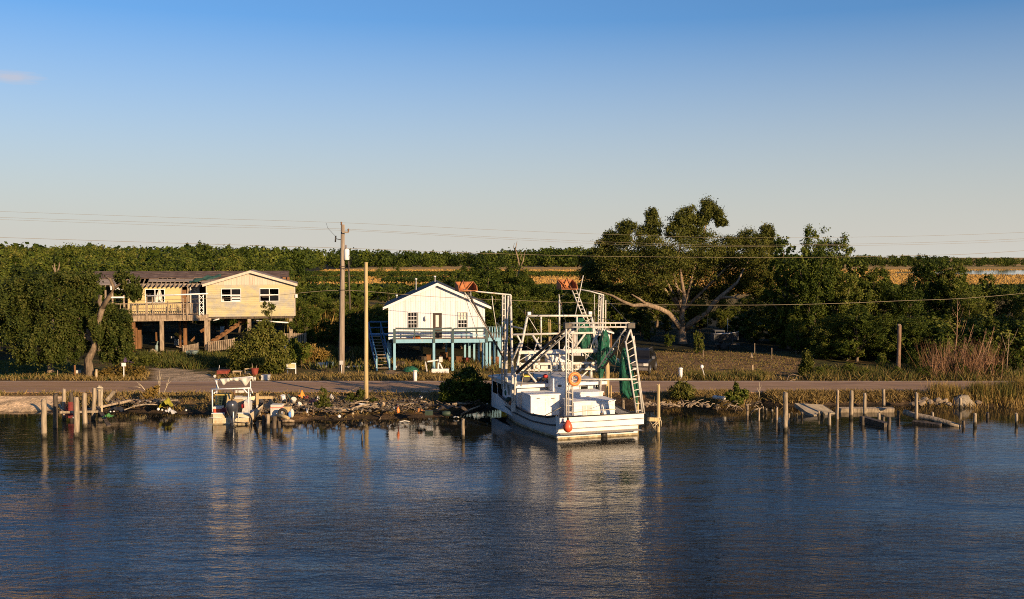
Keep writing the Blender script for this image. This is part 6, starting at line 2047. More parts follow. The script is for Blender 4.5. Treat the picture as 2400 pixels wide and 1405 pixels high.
part('trim_ram', MB().path([P(547, 965, Y=KY - .62), P(546.5, 985, Y=KY - .5), P(547.5, 996, Y=KY - .4)], [.05, .035, .07], 8), M_STEEL, om)

# cargo of the skiff
c = P(513, 952, Y=KY + 1.2)
cr = thing('crab_trap', 'green wire crab trap with a yellow rim standing in the skiff', 'crab trap', c)
tx0, tx1, tz0, tz1, ty = X(503, KY + 1.2), X(530, KY + 1.2), zt_ - .28, Zp(925, KY + 1.2), KY + 1.2
mb = MB()
for i in range(9):
    f = i / 8
    x, z = tx0 + (tx1 - tx0) * f, tz0 + (tz1 - tz0) * f
    mb.box(x - .012, x + .012, ty - .012, ty + .012, tz0, tz1).box(tx0, tx1, ty - .0125, ty + .0115, z - .012, z + .012)
    mb.box(x - .012, x + .012, ty + .69, ty + .71, tz0, tz1).box(tx0, tx1, ty + f * .7 - .012, ty + f * .7 + .011, tz1 - .01, tz1 + .013)
mb.box(tx0 + .1, tx1 - .1, ty + .3, ty + .34, tz0 + .05, tz1 - .05)
part('wire_mesh', mb, M_TANKGREEN, cr, None, 'stuff')
M_OLDYEL = mat('faded_yellow', [(.30, .22, .05), (.42, .32, .09)], (5, 5, 5), .7)
part('rim', MB().box(tx1 - .02, tx1 + .05, ty - .05, ty + .04, tz0, tz1 + .02).box(tx0 - .03, tx1 - .021, ty - .05, ty + .03, tz1 - .05, tz1 + .03), M_OLDYEL, cr)
c = Vector((X(509, KY + .5), KY + .35, zt_ - .3))
t = thing('fish_crate', 'orange and white plastic crate on the stern of the skiff', 'crate', c)
z1 = Zp(953, KY + .5)
part('body', MB().box(X(500, KY + .5), X(518, KY + .5), KY + .35, KY + .8, zt_ - .3, z1 - .12), M_REDB, t)
part('rim', MB().box(X(499, KY + .5), X(519, KY + .5), KY + .33, KY + .82, z1 - .118, z1), M_CANVAS, t)
t = thing('dark_sack', 'dark red sack lying on the stern of the skiff beside the crate', 'sack', Vector((X(521, KY + .4), KY + .35, zt_ - .3)))
part('body', MB().ball((X(521, KY + .4), KY + .45, zt_ + .06), (.2, .28, .22)), mat('dark_red_cloth', [(.10, .015, .015), (.2, .03, .03)], (6, 6, 6), .9), t)
wb = thing('motor_well_board', 'upright orange brown board leaning by the motor in the skiff', 'board', Vector((X(531, KY + .6), KY + .6, zt_ - .3)))
part('board', MB().bar((X(529, KY + .6), KY + .55, zt_ - .3), (X(533, KY + .6), KY + .9, Zp(925, KY + .8)), .22, .05, (0, 1, 0)), M_YPOLE, wb)
single('steering_console', MB().prism([(X(562, KY + 1), KY + 1.0, zt_ - .3), (X(579, KY + 1), KY + 1.0, zt_ - .3), (X(580, KY + 1), KY + 1.0, Zp(946, KY + 1)), (X(571, KY + 1), KY + 1.0, Zp(940, KY + 1))], (0, .9, 0)), M_GREYBOX, 'grey steering console at the right side of the skiff', 'console')
c = Vector((X(568, KY + .95), KY + .85, Zp(952, KY + .9)))
single('red_jug', MB().lathe([(.06, -.12), (.09, -.08), (.09, .08), (.04, .14), (.03, .2)], tuple(c), 10), M_REDP, 'small red jug hung on the console of the skiff', 'jug', c)
for i, (px, py, w, h, mm, lb) in enumerate([(557, 945, .30, .22, M_TAN, 'tan box in the middle of the skiff'), (563, 938, .34, .15, M_CANVAS, 'white tray stacked on the tan box in the skiff'), (555, 936, .2, .14, M_CANVAS, 'small white box in the bow of the skiff'), (563, 951, .16, .3, M_ORANGE, 'orange bag in front of the tan box in the skiff')]):
    c = P(px, py, Y=KY + 1.9 + .15 * i)
    single('cargo_box', MB().box(c.x - w, c.x + w, c.y, c.y + .5, (zt_ - .3) if i in (0, 3) else c.z - h, c.z + h), mm, lb, 'box', c)
c = P(563, 918, Y=KY + 2.0)
cl = thing('light_bar', 'cream light bar clamped across the back of the skiff frame', 'lamp', c)
part('lamp', MB().box(X(551, KY + 2), X(555, KY + 2), KY + 1.9, KY + 2.0, c.z - .07, c.z + .08).box(X(558, KY + 2), X(571, KY + 2), KY + 1.9, KY + 2.0, c.z - .06, c.z + .07), M_CANVAS, cl)
part('bracket', MB().bar((X(549, KY + 2), KY + 2.03, c.z), (X(587, KY + 2), KY + 2.03, c.z), .05, .05), M_RIGDARK, cl)

# ---------------------------------------------------------------- poles and wires
def pole(name, label, px0, py0, px1, py1, Y, r0, r1, m, base_z=None):
    b = P(px0, py0, Y=Y)
    z = gzs(b.x, Y)
    t = thing(name, label, 'pole', (b.x, Y, z))
    top = P(px1, py1, Y=Y)
    pts = [Vector((b.x, Y, z - .6)).lerp(top, f) for f in (0, .25, .5, .75, 1)]
    part('shaft', MB().path(pts, [r0 + (r1 - r0) * f for f in (0, .25, .5, .75, 1)], 12, .06), m, t)
    return t, top


YP = G(800, 876).y
up, utop = pole('utility_pole', 'tall wooden utility pole with a transformer, between the two houses', 800, 876, 803.5, 527, YP, .24, .14, M_POLE)
c = P(812, 545, Y=YP - .25)
ca_ = part('crossarm', MB().box(utop.x, P(818, 545, Y=YP).x, YP - .30, YP - .16, c.z - .06, c.z + .06), M_POLE, up)
for px, py in ((816.5, 540), (800, 524)):
    q = P(px, py, Y=YP - .2 if px > 810 else YP)
    part('insulator', MB().lathe([(.03, -.14), (.07, -.08), (.05, 0), (.08, .05), (.03, .12)], tuple(q), 10), M_BROWNWOOD, up)
q = P(812.5, 597, Y=YP - .05)
tf = part('transformer', MB().lathe([(.19, -.42), (.21, -.38), (.21, .34), (.16, .42), (.05, .46)], tuple(q), 16), M_WHITE, up)
part('bushing', MB().lathe([(.05, .44), (.04, .62), (.06, .64), (.02, .74)], tuple(q + Vector((-.05, 0, 0))), 8), M_BROWNWOOD, tf)
part('bracket', MB().box(q.x - .36, q.x - .18, q.y - .05, q.y + .05, q.z - .1, q.z + .2), M_STEEL, tf)
q = P(787, 560, Y=YP)
part('fuse_cutout', MB().path([P(787, 553, Y=YP), P(786, 568, Y=YP)], .06, 8).path([P(787, 560, Y=YP), P(801, 563, Y=YP)], .03, 6), M_BLACK, up)
part('jumper_wire', MB().path([P(765, 524, Y=YP), P(768, 535, Y=YP), P(785, 553, Y=YP)], .012, 5).path([P(818, 598, Y=YP - .3), P(823, 606, Y=YP - .3), P(822, 622, Y=YP - .3), P(812, 632, Y=YP - .25), P(804, 630, Y=YP - .2)], .018, 5), M_BLACK, up)
for py in (625, 630, 680):
    q = P(802, py, Y=YP)
    part('band', MB().lathe([(.235, -.03), (.235, .03)], (q.x, YP, q.z), 12), M_RIGDARK, up)
q = P(800, 852, Y=YP - .3)
part('meter_box', MB().box(q.x - .13, q.x + .13, YP - .36, YP - .22, q.z - .1, q.z + .2).path([(q.x, YP - .29, q.z), (q.x, YP - .29, gzs(q.x, YP) - .1)], .04, 8), M_GREYBOX, up)
YQ = 67.5 - 1.0
y2, top2 = pole('plain_pole', 'slim yellowish wooden pole without wires standing on the bank', 858, 932, 858, 615, G(858, 936).y, .15, .105, M_YPOLE)
b3, _ = pole('broken_pole', 'short broken brown pole among the bushes by the road, right', 2105, 872, 2108.5, 763, G(2105, 878).y, .16, .14, mat('red_brown_pole', [(.09, .055, .035), (.19, .115, .07), (.27, .175, .11)], (7, 7, 1), .9, .6))
part('split_top', MB().box(_.x - .14, _.x + .05, _.y - .13, _.y + .12, _.z - .02, _.z + .10), M_WOOD, b3)
pole('far_pole', 'thin dark brown pole behind the tall utility pole', 822, 745, 817, 612, 108, .11, .08, M_DARKWOOD)


def wire(name, label, pts, r=.014, Y=None, group=None):
    # Catmull-Rom through the listed points
    q = [P(a, c, Y=YP if Y is None else Y) for a, c in pts]
    out = []
    for i in range(len(q) - 1):
        p0, p1, p2, p3 = q[max(i - 1, 0)], q[i], q[i + 1], q[min(i + 2, len(q) - 1)]
        for k in range(6):
            t = k / 6
            out.append(.5 * ((2 * p1) + (p2 - p0) * t + (2 * p0 - 5 * p1 + 4 * p2 - p3) * t * t + (3 * p1 - p0 - 3 * p2 + p3) * t ** 3))
    out.append(q[-1])
    return single(name, MB().path(out, r, 5), M_WIRE, label, 'wire', q[0], group)


wire('power_line', 'topmost overhead wire, running over the tip of the tall utility pole', [(-1300, 440), (-400, 480), (0, 496), (400, 510), (800, 522.5), (1200, 541), (1500, 552), (1800, 558), (2400, 545), (3200, 490)], .008)
wire('power_line', 'second overhead wire, meeting the crossarm of the utility pole', [(-1300, 455), (-400, 495), (0, 510), (400, 523), (800, 537), (1200, 558), (1500, 570), (1800, 575), (2400, 560), (3200, 505)], .008)
wire('power_line', 'third overhead wire just below the one meeting the crossarm', [(-1300, 460), (-400, 501), (0, 515), (400, 529), (816, 541), (1200, 562), (1500, 575), (1800, 578), (2400, 565), (3200, 510)], .007)
wire('power_line', 'low yellowish wire crossing the middle of the oak and the skyline to its right', [(-1300, 505), (-400, 545), (0, 557), (400, 570), (803, 582), (1100, 593), (1400, 601), (1820, 604), (2100, 600), (2400, 588), (3200, 520)], .012)
wire('telephone_line', 'lowest thick cable crossing both houses and the thicket on the right', [(-1300, 640), (-400, 700), (0, 714), (352, 704), (500, 700), (640, 693), (803, 681), (1000, 695), (1190, 704), (1500, 714), (1820, 715), (2100, 706), (2400, 688), (3200, 600)], .016)


# ---------------------------------------------------------------- pilings
def piling(label, px, ty, by, w, lean=0, m=None, group=None, z=0.0, name='piling', tops=.06):
    b = P(px, by, z=z)
    t = P(px + lean, ty, Y=b.y)
    r = w * b.y / F / 2
    zb = -1.2 if z == 0 else gzs(b.x, b.y) - .5
    foot = Vector((b.x - lean * b.y / F * .2, b.y, zb))
    R_ = random.Random(px * 7 + by)
    pts = [foot.lerp(t, f) for f in (0, .3, .5, .7, .85, .95, 1)]
    pts = [p + Vector((R_.uniform(-1, 1) * r * .12, 0, 0)) for p in pts]
    mb = MB().path(pts, [r * q for q in (1.05, .98, 1.02, 1.0, .97, .97, .86)], 10, .16, True, True, R_)
    # uneven split top
    n = len(mb.v)
    for k in range(n - 10, n):
        x, y, zz = mb.v[k]
        mb.v[k] = (x, y, zz + R_.uniform(-1, 1) * tops)
    m = M_WETPILE if m in (None, M_PILE) and z == 0 else m
    return single(name, mb, m or M_PILE, label, 'piling', (b.x, b.y, max(z, 0)), group)


LP = 'mooring pilings in the water on the left'
for px, ty, by, w, ln, mm, lb in [
    (103, 936, 1027, 13, 0, M_PILE, 'leftmost pale piling standing clear in the water'),
    (130, 924, 1003, 11, 0, M_DARKWOOD, 'dark almost black piling between the two front pale pilings'),
    (150, 913, 985, 9, 0, M_PILE, 'grey piling just right of the black piling, red trap behind it'),
    (168, 921, 978, 9, -1, M_DARKWOOD, 'dark topped piling behind the red wire trap'),
    (178, 932, 1024, 13, 1, M_PILE, 'front pale piling with a split top, in front of the red trap'),
    (199, 922, 1003, 11, -1, M_PILE, 'pale piling right of the split front piling'),
    (217, 910, 984, 10, 5, M_PILE, 'leaning weathered piling beside the roped one'),
    (234, 905, 972, 11, 0, M_PILE, 'tallest roped piling at the right end of the left group')]:
    piling(lb, px, ty, by, w, ln, mm, LP)
for px, ty, by, w, ln, mm, lb in [
    (1841, 921, 1011, 11, 0, M_PILE, 'tallest thick pale piling standing alone at the left of the ruined dock'),
    (1944, 968, 1006, 8, 0, M_PILE, 'short pale piling alone in front of the concrete slab'),
    (1963, 914, 983, 6, 0, M_WOOD, 'thin grey piling at the left end of the horizontal white beam'),
    (1995, 917, 981, 9, 1, M_PILE, 'split pale piling crossing the horizontal white beam'),
    (2027, 923, 978, 8, 0, M_PILE, 'forked top piling at the middle of the horizontal white beam'),
    (2071, 912, 958, 7, 0, M_PILE, 'grey piling behind the right half of the horizontal white beam'),
    (2148, 922, 990, 8, 0, M_PILE, 'pale piling rising behind the slanting fallen log'),
    (2251, 932, 958, 7, 0, M_PILE, 'short pale piling in front of the concrete mound'),
    (2285, 970, 999, 8, 0, M_PILE, 'grey stump in open water right of the fallen log'),
    (2385, 970, 996, 7, -3, M_PILE, 'tilted stump near the right edge'),
    (2060, 968, 993, 7, 0, M_PILE, 'short stump in front of the horizontal white beam'),
    (2186, 966, 988, 6, 0, M_PILE, 'small pale stump beside the middle of the fallen log'),
    (2315, 968, 980, 7, 0, M_DARKWOOD, 'small black stump right of the reeds'),
    (2261, 987, 1002, 7, -3, M_DARKWOOD, 'dark leaning stump at the tip of the fallen log'),
    (1752, 949, 974, 5, 0, M_WOOD, 'thin grey stake at the mouth of the bank notch'),
    (1779, 958, 986, 5, 0, M_WOOD, 'thin stake under the arching stick'),
    (1820, 955, 985, 6, 1, M_WOOD, 'stake just left of the tallest thick piling'),
    (1825, 993, 1008, 6, 0, M_DARKWOOD, 'low black stump at the foot of the tallest thick piling'),
    (1849, 970, 993, 5, 0, M_WOOD, 'thin stake close on the right of the tallest thick piling'),
    (2105, 964, 983, 6, 0, M_DARKWOOD, 'dark post at the upper end of the fallen log'),
    (2083, 978, 1008, 9, 1, M_DARKWOOD, 'black posts at the right end of the sunken dark beam'),
    (2022, 976, 996, 8, 0, M_DARKWOOD, 'black post at the left end of the sunken dark beam')]:
    piling(lb, px, ty, by, w, ln, mm, 'pilings of the ruined dock on the right')
for i, (px, ty, by) in enumerate([(1788, 954, 966), (1796, 957, 970), (1810, 960, 973), (1856, 967, 976), (1868, 969, 979), (1880, 967, 979), (1919, 966, 978), (1925, 965, 978), (1930, 967, 976)]):
    piling('worn low stub in the row of stubs below the concrete slab', px, ty, by, 5, 0, M_PILE, 'row of low stubs of the ruined dock')
piling('round mooring piling tied to the right corner of the shrimp boat stern', 1543, 902, 1013, 8, 0, M_YPOLE)
piling('lone short piling in the water left of the shrimp boat', 1085, 983, 1029, 8, 0, M_PILE)
piling('small dark stick poking out of the water below the yellowish pole', 850, 1018, 1034, 5, -1, M_DARKWOOD)
piling('tiny black stick in the open water left of the yellowish pole', 745, 1007, 1016, 3, 0, M_DARKWOOD)
piling('thick brown piling behind the winches on the far side of the shrimp boat', 1423, 850, 962, 11, 0, M_YPOLE)
piling('thin post close beside the thick brown piling', 1432, 905, 964, 4, 0, M_YPOLE)
piling('short brown post behind the right stern ladder of the shrimp boat', 1494, 940, 985, 7, 0, M_YPOLE)
piling('dark post under the big bunched net', 1458, 935, 972, 5, 1, M_DARKWOOD)
piling('pale post under the thin net tail', 1463, 938, 972, 5, -2, M_PILE)
for px, ty, by, w, lb in [(618, 974, 1000, 9, 'left black stub of the broken dock beside the skiff'), (628, 973, 1003, 9, 'middle stub of the broken dock with a pale face'), (643, 976, 1004, 11, 'thick dark stub of the broken dock at its right end'), (654, 980, 1003, 8, 'black stub close behind the thick one')]:
    piling(lb, px, ty, by, w, 0, M_DARKWOOD if px != 628 else M_PILE, 'stubs of the broken dock')


def beam(name, label, cat, a, b, w, h, m, za=0.0, zb=None, round_=False, group=None, Ya=None, Yb=None):
    p = P(*a, Y=Ya) if Ya else P(*a, z=za)
    q = P(*b, Y=Yb) if Yb else P(*b, z=za if zb is None else zb)
    R_ = random.Random(a[0] + b[1])
    if round_:
        pts = [p.lerp(q, f) + Vector((R_.uniform(-.03, .03), 0, R_.uniform(-.03, .03))) for f in (0, .2, .4, .6, .8, 1)]
        mb = MB().path(pts, [w * k / 2 for k in (1, 1.04, 1, .96, .92, .8)], 9, .15)
    else:
        mb = MB().bar(p, q, w, h, roll=R_.uniform(-.2, .2))
    return single(name, mb, m, label, cat, p, group)


beam('dock_beam', 'long horizontal white beam lying across the pilings of the ruined dock', 'beam', (1960, 962), (2094, 962), .30, .32, M_PILE, .12)
beam('fallen_log', 'long pale log slanting down into the water at the right', 'log', (2118, 967), (2250, 1000), .34, 0, M_PILE, .45, .02, True)
beam('sunken_beam', 'dark beam half sunk in front of the horizontal white beam', 'beam', (2020, 983), (2078, 1000), .35, .4, M_DARKWOOD, .15, .05)
beam('sunken_beam', 'black timber under the middle of the fallen log', 'beam', (2140, 992), (2205, 1000), .3, .3, M_DARKWOOD, .02, .0)
beam('plank', 'pale horizontal plank nailed low across the left pilings', 'plank', (139, 966), (230, 965), .06, .12, M_PILE, None, None, False, 'planks on the left pilings', P(178, 1010, z=0).y - .25, P(217, 985, z=0).y - .25) if False else None
p1, p2 = P(140, 967, Y=58.2), P(230, 965, Y=58.6)
single('plank', MB().bar(p1, p2, .05, .13), M_PILE, 'pale horizontal plank nailed low across the left pilings', 'plank', p1)
p1, p2 = P(202, 962, Y=60.2), P(288, 942, Y=62.5)
single('plank', MB().bar(p1, p2, .18, .12), M_WOOD, 'brown plank running from the left pilings back to the bank', 'plank', p1)
p1, p2 = P(229, 955, Y=60), P(256, 999, Y=56.5)
single('plank', MB().bar(p1, p2, .22, .06), M_DARKWOOD, 'dark board leaning down into the water right of the left pilings', 'plank', p1)
p1, p2 = P(249, 941, Y=61.5), P(267, 919, Y=62)
single('log', MB().path([p1, p2], .13, 9, .1), M_PILE, 'cut pale log propped up above the plank right of the left pilings', 'log', p1)
p1, p2 = P(139, 948, Y=60.5), P(150, 972, Y=58.4)
single('plank', MB().bar(p1, p2, .1, .08), M_WOOD, 'short brace slanting between the black piling and the grey piling', 'plank', p1)
rp = MB()
for a, b_ in ((236, 240), (241, 237), (238, 240)):
    rp.path([P(a, 910, Y=59.6), P((a + b_) / 2, 935, Y=59.3), P(b_, 968, Y=59.0)], .025, 5)
for py in (909, 912, 915):
    q = P(234, py, Y=60.4)
    rp.torus(q, .17, .025, (.1, 0, 1), 14, 5)
single('mooring_rope', rp, M_ROPE, 'loops of rope hanging on the tallest roped piling', 'rope', P(234, 910, Y=60))
rp = MB()
q0 = P(1543, 984, z=.0).y
for k, (a, b_, cxx, cy) in enumerate([((1521, 984), (1543, 982), 1530, 998), ((1521, 984), (1543, 990), 1532, 1003), ((1543, 980), (1537, 1010), 1536, 992), ((1545, 980), (1550, 1000), 1550, 988), ((1540, 985), (1533, 1007), 1537, 995)]):
    Yr = P(1543, 1013, z=0).y - .2
    rp.path([P(*a, Y=Yr), P(cxx, cy, Y=Yr - .1), P(*b_, Y=Yr)], .022, 5)
for py in (979, 982, 985):
    q = P(1543, py, Y=P(1543, 1013, z=0).y)
    rp.torus(q, .12, .03, (.15, 0, 1), 14, 5)
single('mooring_rope', rp, M_ROPE, 'tangled mooring rope tied round the round piling at the shrimp boat stern', 'rope', P(1543, 982, Y=P(1543, 1013, z=0).y))

# concrete and rubble on the right bank
s_ = [P(1862, 945, z=.55), P(1930, 949, z=.45), P(1958, 968, z=.05), P(1901, 974, z=.05)]
mb = MB().prism([p - Vector((0, 0, .25)) for p in s_], (0, 0, .25))
single('concrete_slab', mb, M_CONC, 'tilted concrete slab sliding off the bank behind the low stubs', 'slab', s_[0])
m_ = P(2260, 951, z=.05)
mb = MB().ball((m_.x, m_.y + .2, -.15), (.78, .6, .85), 14, 8)
for i, v in enumerate(mb.v):
    mb.v[i] = (v[0] + .1 * math.sin(v[2] * 5 + i), v[1], v[2] + (.05 * math.sin(i * 2.3)))
single('concrete_mound', mb, M_CONC, 'rounded concrete mound at the foot of the reeds', 'concrete', m_)


def rock(name, label, px, py, w, h, m=M_ROCK, group=None, z=None):
    p = G(px, py) if z is None else P(px, py, z=z)
    R_ = random.Random(px * 3 + py)
    rx, rz_ = w * p.y / F / 2, h * p.y / F / 2
    mb = MB().ball((p.x, p.y, p.z + rz_ * .6), (rx, rx * .8, rz_), 8, 5)
    mb.s = [False] * len(mb.s)
    for i, v in enumerate(mb.v):
        mb.v[i] = (v[0] + R_.uniform(-.22, .22) * rx, v[1] + R_.uniform(-.2, .2) * rx, v[2] + R_.uniform(-.22, .22) * rz_)
    return single(name, mb, m, label, 'rock', p, group)


for i, (px, py, w, h) in enumerate([(2160, 948, 22, 14), (2180, 946, 16, 12), (2200, 946, 24, 16), (2216, 944, 16, 12), (2224, 950, 14, 9), (2168, 938, 18, 9), (2140, 950, 16, 10), (2292, 946, 16, 9)]):
    rock('rubble_block', 'rough stone block at the water edge left of the concrete mound' if px < 2280 else 'rough stone block right of the concrete mound', px, py, w, h, M_ROCK, 'stones at the foot of the right bank')
R6 = random.Random(11)
for i in range(46):
    px = 1500 + R6.random() * 160
    py = 946 + R6.random() * 9
    rock('rubble_block', 'sunlit stone of the rubble edge between the shrimp boat and the round shrub', px, py, 5 + R6.random() * 9, 4 + R6.random() * 4, M_ROCK, 'stones of the rubble edge')
# driftwood along the rubble edge and the bank
for i in range(34):
    px = 1520 + R6.random() * 150
    a = G(px, 945 + R6.random() * 10)
    b_ = a + Vector((R6.uniform(-.8, .8), R6.uniform(-.4, .4), R6.uniform(.03, .25)))
    single('driftwood_stick', MB().path([a, a.lerp(b_, .5) + Vector((0, 0, .06)), b_], [.024, .022, .012], 5, .2), M_WOOD, 'weathered stick among the rubble between the shrimp boat and the round shrub', 'stick', a, 'sticks on the rubble edge')

# ---------------------------------------------------------------- the pick-up by the oak
c0, c1 = G(1519, 881), G(1537, 869)
hd = (c0 - c1).normalized()
yaw = math.atan2(hd.x, -hd.y)                 # local -y is the front
ctr = c0 + (c1 - c0) * .5 + Vector((-1.0 * math.cos(yaw), -1.0 * math.sin(yaw), 0)) * .85
car = thing('parked_car', 'dark grey sport utility vehicle parked on the yard by the oak, facing the road', 'car', (ctr.x, ctr.y, gzs(ctr.x, ctr.y)), None, yaw)
Wc, Lc = .93, 2.35
sec = [(-2.35, .42, .86, .90), (-2.28, .36, .98, .95), (-2.0, .34, 1.06, 1.0), (-1.1, .33, 1.13, 1.0), (0, .33, 1.14, 1.0), (1.6, .33, 1.14, 1.0), (2.2, .36, 1.12, .98), (2.35, .45, 1.05, .92)]
mb = MB()
vs, fs = [], []
for y, zb, zt2, k in sec:
    w = Wc * k
    vs += [(-w * .92, y, zb), (-w, y, zb + .2), (-w, y, zt2 - .16), (-w * .9, y, zt2), (w * .9, y, zt2), (w, y, zt2 - .16), (w, y, zb + .2), (w * .92, y, zb)]
for i in range(len(sec) - 1):
    for k in range(8):
        fs.append((i * 8 + k, i * 8 + (k + 1) % 8, i * 8 + 8 + (k + 1) % 8, i * 8 + 8 + k))
fs += [tuple(range(8)), tuple(reversed(range(56, 64)))]
mb.add(vs, fs)
body = part('body', mb, M_CARPAINT, car, None, None, True)
mb = MB()
cs = [(-1.05, 1.10, .82, 1.12), (-.25, 1.12, .68, 1.70), (.6, 1.12, .68, 1.78), (1.7, 1.12, .68, 1.74), (2.2, 1.10, .80, 1.12)]
vs = []
for y, zb, wt, zt2 in cs:
    vs += [(-.86, y, zb), (-wt, y, zt2), (wt, y, zt2), (.86, y, zb)]
fs = [(i * 4 + k, i * 4 + k + 1, i * 4 + 5 + k, i * 4 + 4 + k) for i in range(4) for k in range(3)]
mb.add(vs, fs)
part('cabin', mb, M_CARPAINT, car, None, None, True)
part('windscreen', MB().add([(-.76, -.985, 1.18), (.76, -.985, 1.18), (.63, -.27, 1.66), (-.63, -.27, 1.66)], [(0, 1, 2, 3)]), M_GLASS, car, None, None, True)
for s in (-1, 1):
    for y0, y1, y2, y3 in ((-.78, .35, .35, -.22), (.43, 1.25, 1.25, .43), (1.33, 2.0, 1.7, 1.33)):
        part('side_window', MB().add([(s * .862, y0, 1.18), (s * .862, y1, 1.18), (s * .705, y2, 1.66), (s * .705, y3, 1.66)], [(0, 1, 2, 3)]), M_GLASS, car, None, None, True)
    part('door_mirror', MB().box(*sorted((s * .95, s * 1.14)), -.72, -.60, 1.12, 1.30), M_CHROME, car, None, None, True)
    part('headlight', MB().box(*sorted((s * .55, s * .90)), -2.375, -2.27, .72, .92), M_LAMPGLASS, car, None, None, True)
    part('roof_rail', MB().bar((s * .62, -.1, 1.82), (s * .62, 1.6, 1.82), .04, .05), M_CHROME, car, None, None, True)
    for y in (-1.45, 1.45):
        w_ = part('wheel', MB().lathe([(.24, -.11), (.35, -.10), (.37, 0), (.35, .10), (.24, .11)], (s * .86, y, .37), 18, 'x'), M_TYRE, car, None, None, True)
        part('rim', MB().lathe([(.04, -.13), (.23, -.115), (.23, .115), (.04, .13)], (s * .86, y, .37), 14, 'x'), M_CHROME, w_, None, None, True)
part('grille', MB().box(-.5, .5, -2.385, -2.3, .70, .90), M_CHROME, car, None, None, True)
part('bumper', MB().box(-.88, .88, -2.46, -2.30, .40, .62), M_CHROME, car, None, None, True)
part('number_plate', MB().box(-.18, .18, -2.475, -2.461, .44, .58), M_WHITE, car, None, None, True)
part('wiper', MB().bar((-.5, -1.01, 1.19), (.1, -.95, 1.25), .03, .02), M_BLACK, car, None, None, True)
q = P(1446, 846, Y=G(1446, 872).y)
dsh = thing('satellite_dish', 'small round pale dish on a post behind the sagging net', 'dish', (q.x, q.y, gzs(q.x, q.y)))
part('dish', MB().lathe([(.03, .06), (.14, .03), (.21, -.05), (.20, -.06), (.02, .03)], tuple(q), 16, 'y'), M_STEEL, dsh)
part('post', MB().path([(q.x, q.y + .1, gzs(q.x, q.y) - .2), (q.x, q.y + .1, q.z)], .035, 6), M_RIGDARK, dsh)

# small boat on a trailer in the deep shade
q = G(1700, 818)
tb = thing('trailer_boat', 'small grey boat on a trailer in deep shade right of the oak', 'boat', q)
s_ = q.y / F
mb = MB()
for sd in (-1, 1):
    mb.grid(lambda u, v, sd=sd: (q.x + (u - .5) * 62 * s_, q.y + sd * (.15 + .75 * v) * (1 - max(0, u - .55) ** 2 * 4.4), q.z + .75 + .75 * v + .15 * u), 10, 3)
mb.box(q.x - 31 * s_, q.x - 30 * s_, q.y - .9, q.y + .9, q.z + .78, q.z + 1.48)
M_SHADEBOAT = mat('shade_darkened_hull', [(.06, .06, .06), (.11, .11, .11)], (4, 4, 4), .7)  # grey hull colour darkened further to stand for the deep shade
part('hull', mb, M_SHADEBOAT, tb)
part('gunwale', MB().path([(q.x - 31 * s_, q.y - .9, q.z + 1.52), (q.x + 4 * s_, q.y - .9, q.z + 1.58), (q.x + 30 * s_, q.y - .2, q.z + 1.68)], .05, 6), M_GREYBOX, tb)
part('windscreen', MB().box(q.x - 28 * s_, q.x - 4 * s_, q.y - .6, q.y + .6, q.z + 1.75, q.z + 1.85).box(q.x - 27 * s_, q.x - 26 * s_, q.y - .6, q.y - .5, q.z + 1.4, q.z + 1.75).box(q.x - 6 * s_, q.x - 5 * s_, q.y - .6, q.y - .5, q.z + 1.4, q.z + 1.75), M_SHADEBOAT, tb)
part('antenna', MB().path([(q.x + 5 * s_, q.y, q.z + 1.5), (q.x + 5 * s_, q.y, q.z + 3.0)], .03, 5), M_STEEL, tb)
part('trailer', MB().bar((q.x - 24 * s_, q.y, q.z + .45), (q.x + 34 * s_, q.y, q.z + .45), .1, .12).box(q.x - 8 * s_, q.x - 7 * s_, q.y - .6, q.y + .6, q.z + .3, q.z + .8).box(q.x + 14 * s_, q.x + 15 * s_, q.y - .4, q.y + .4, q.z + .45, q.z + .85), M_RIGDARK, tb)
for sd in (-1, 1):
    part('wheel', MB().lathe([(.2, -.1), (.32, -.08), (.32, .08), (.2, .1)], (q.x - 8 * s_, q.y + sd * .8, q.z + .3), 14, 'y'), M_TYRE, tb)


# ---------------------------------------------------------------- roadside pieces
def cyl(name, label, cat, px, py, w, h, m, cap=None, lean=0, group=None, taper=1.0):
    p = G(px, py)
    r, H = w * p.y / F / 2, h * p.y / F
    t = thing(name, label, cat, p, group)
    o = part('body', MB().path([p + Vector((0, 0, -.15)), p + Vector((lean * p.y / F, 0, H))], [r, r * taper], 14), m, t)
    if cap:
        q = p + Vector((lean * p.y / F, 0, H))
        part('cap', MB().lathe([(r * 1.15, -.05), (r * 1.15, .02), (r * .7, .07)], tuple(q), 14), cap, t)
    return t


cyl('marker_post', 'short white round marker post before the white house', 'post', 973, 894, 9, 24, M_WHITE, M_WHITE)
cyl('marker_post', 'short white round marker post at the edge of the cleared yard', 'post', 1595, 889, 9, 25, M_WHITE, M_WHITE)


def sign(name, label, cat, px, base, x0, x1, y0, y1, mface, posts, Yo=0):
    p = G(px, base)
    Y = p.y + Yo
    t = thing(name, label, cat, (p.x, Y, gzs(p.x, Y)))
    part('board', MB().box(P(x0, y0, Y=Y).x, P(x1, y0, Y=Y).x, Y - .03, Y + .01, P(x0, y1, Y=Y).z, P(x0, y0, Y=Y).z), mface, t)
    for a in posts:
        x = P(a, base, Y=Y).x
        part('post', MB().box(x - .03, x + .03, Y + .012, Y + .07, gzs(x, Y) - .2, P(a, (y0 + y1) / 2, Y=Y).z), M_WHITE, t)
    return t


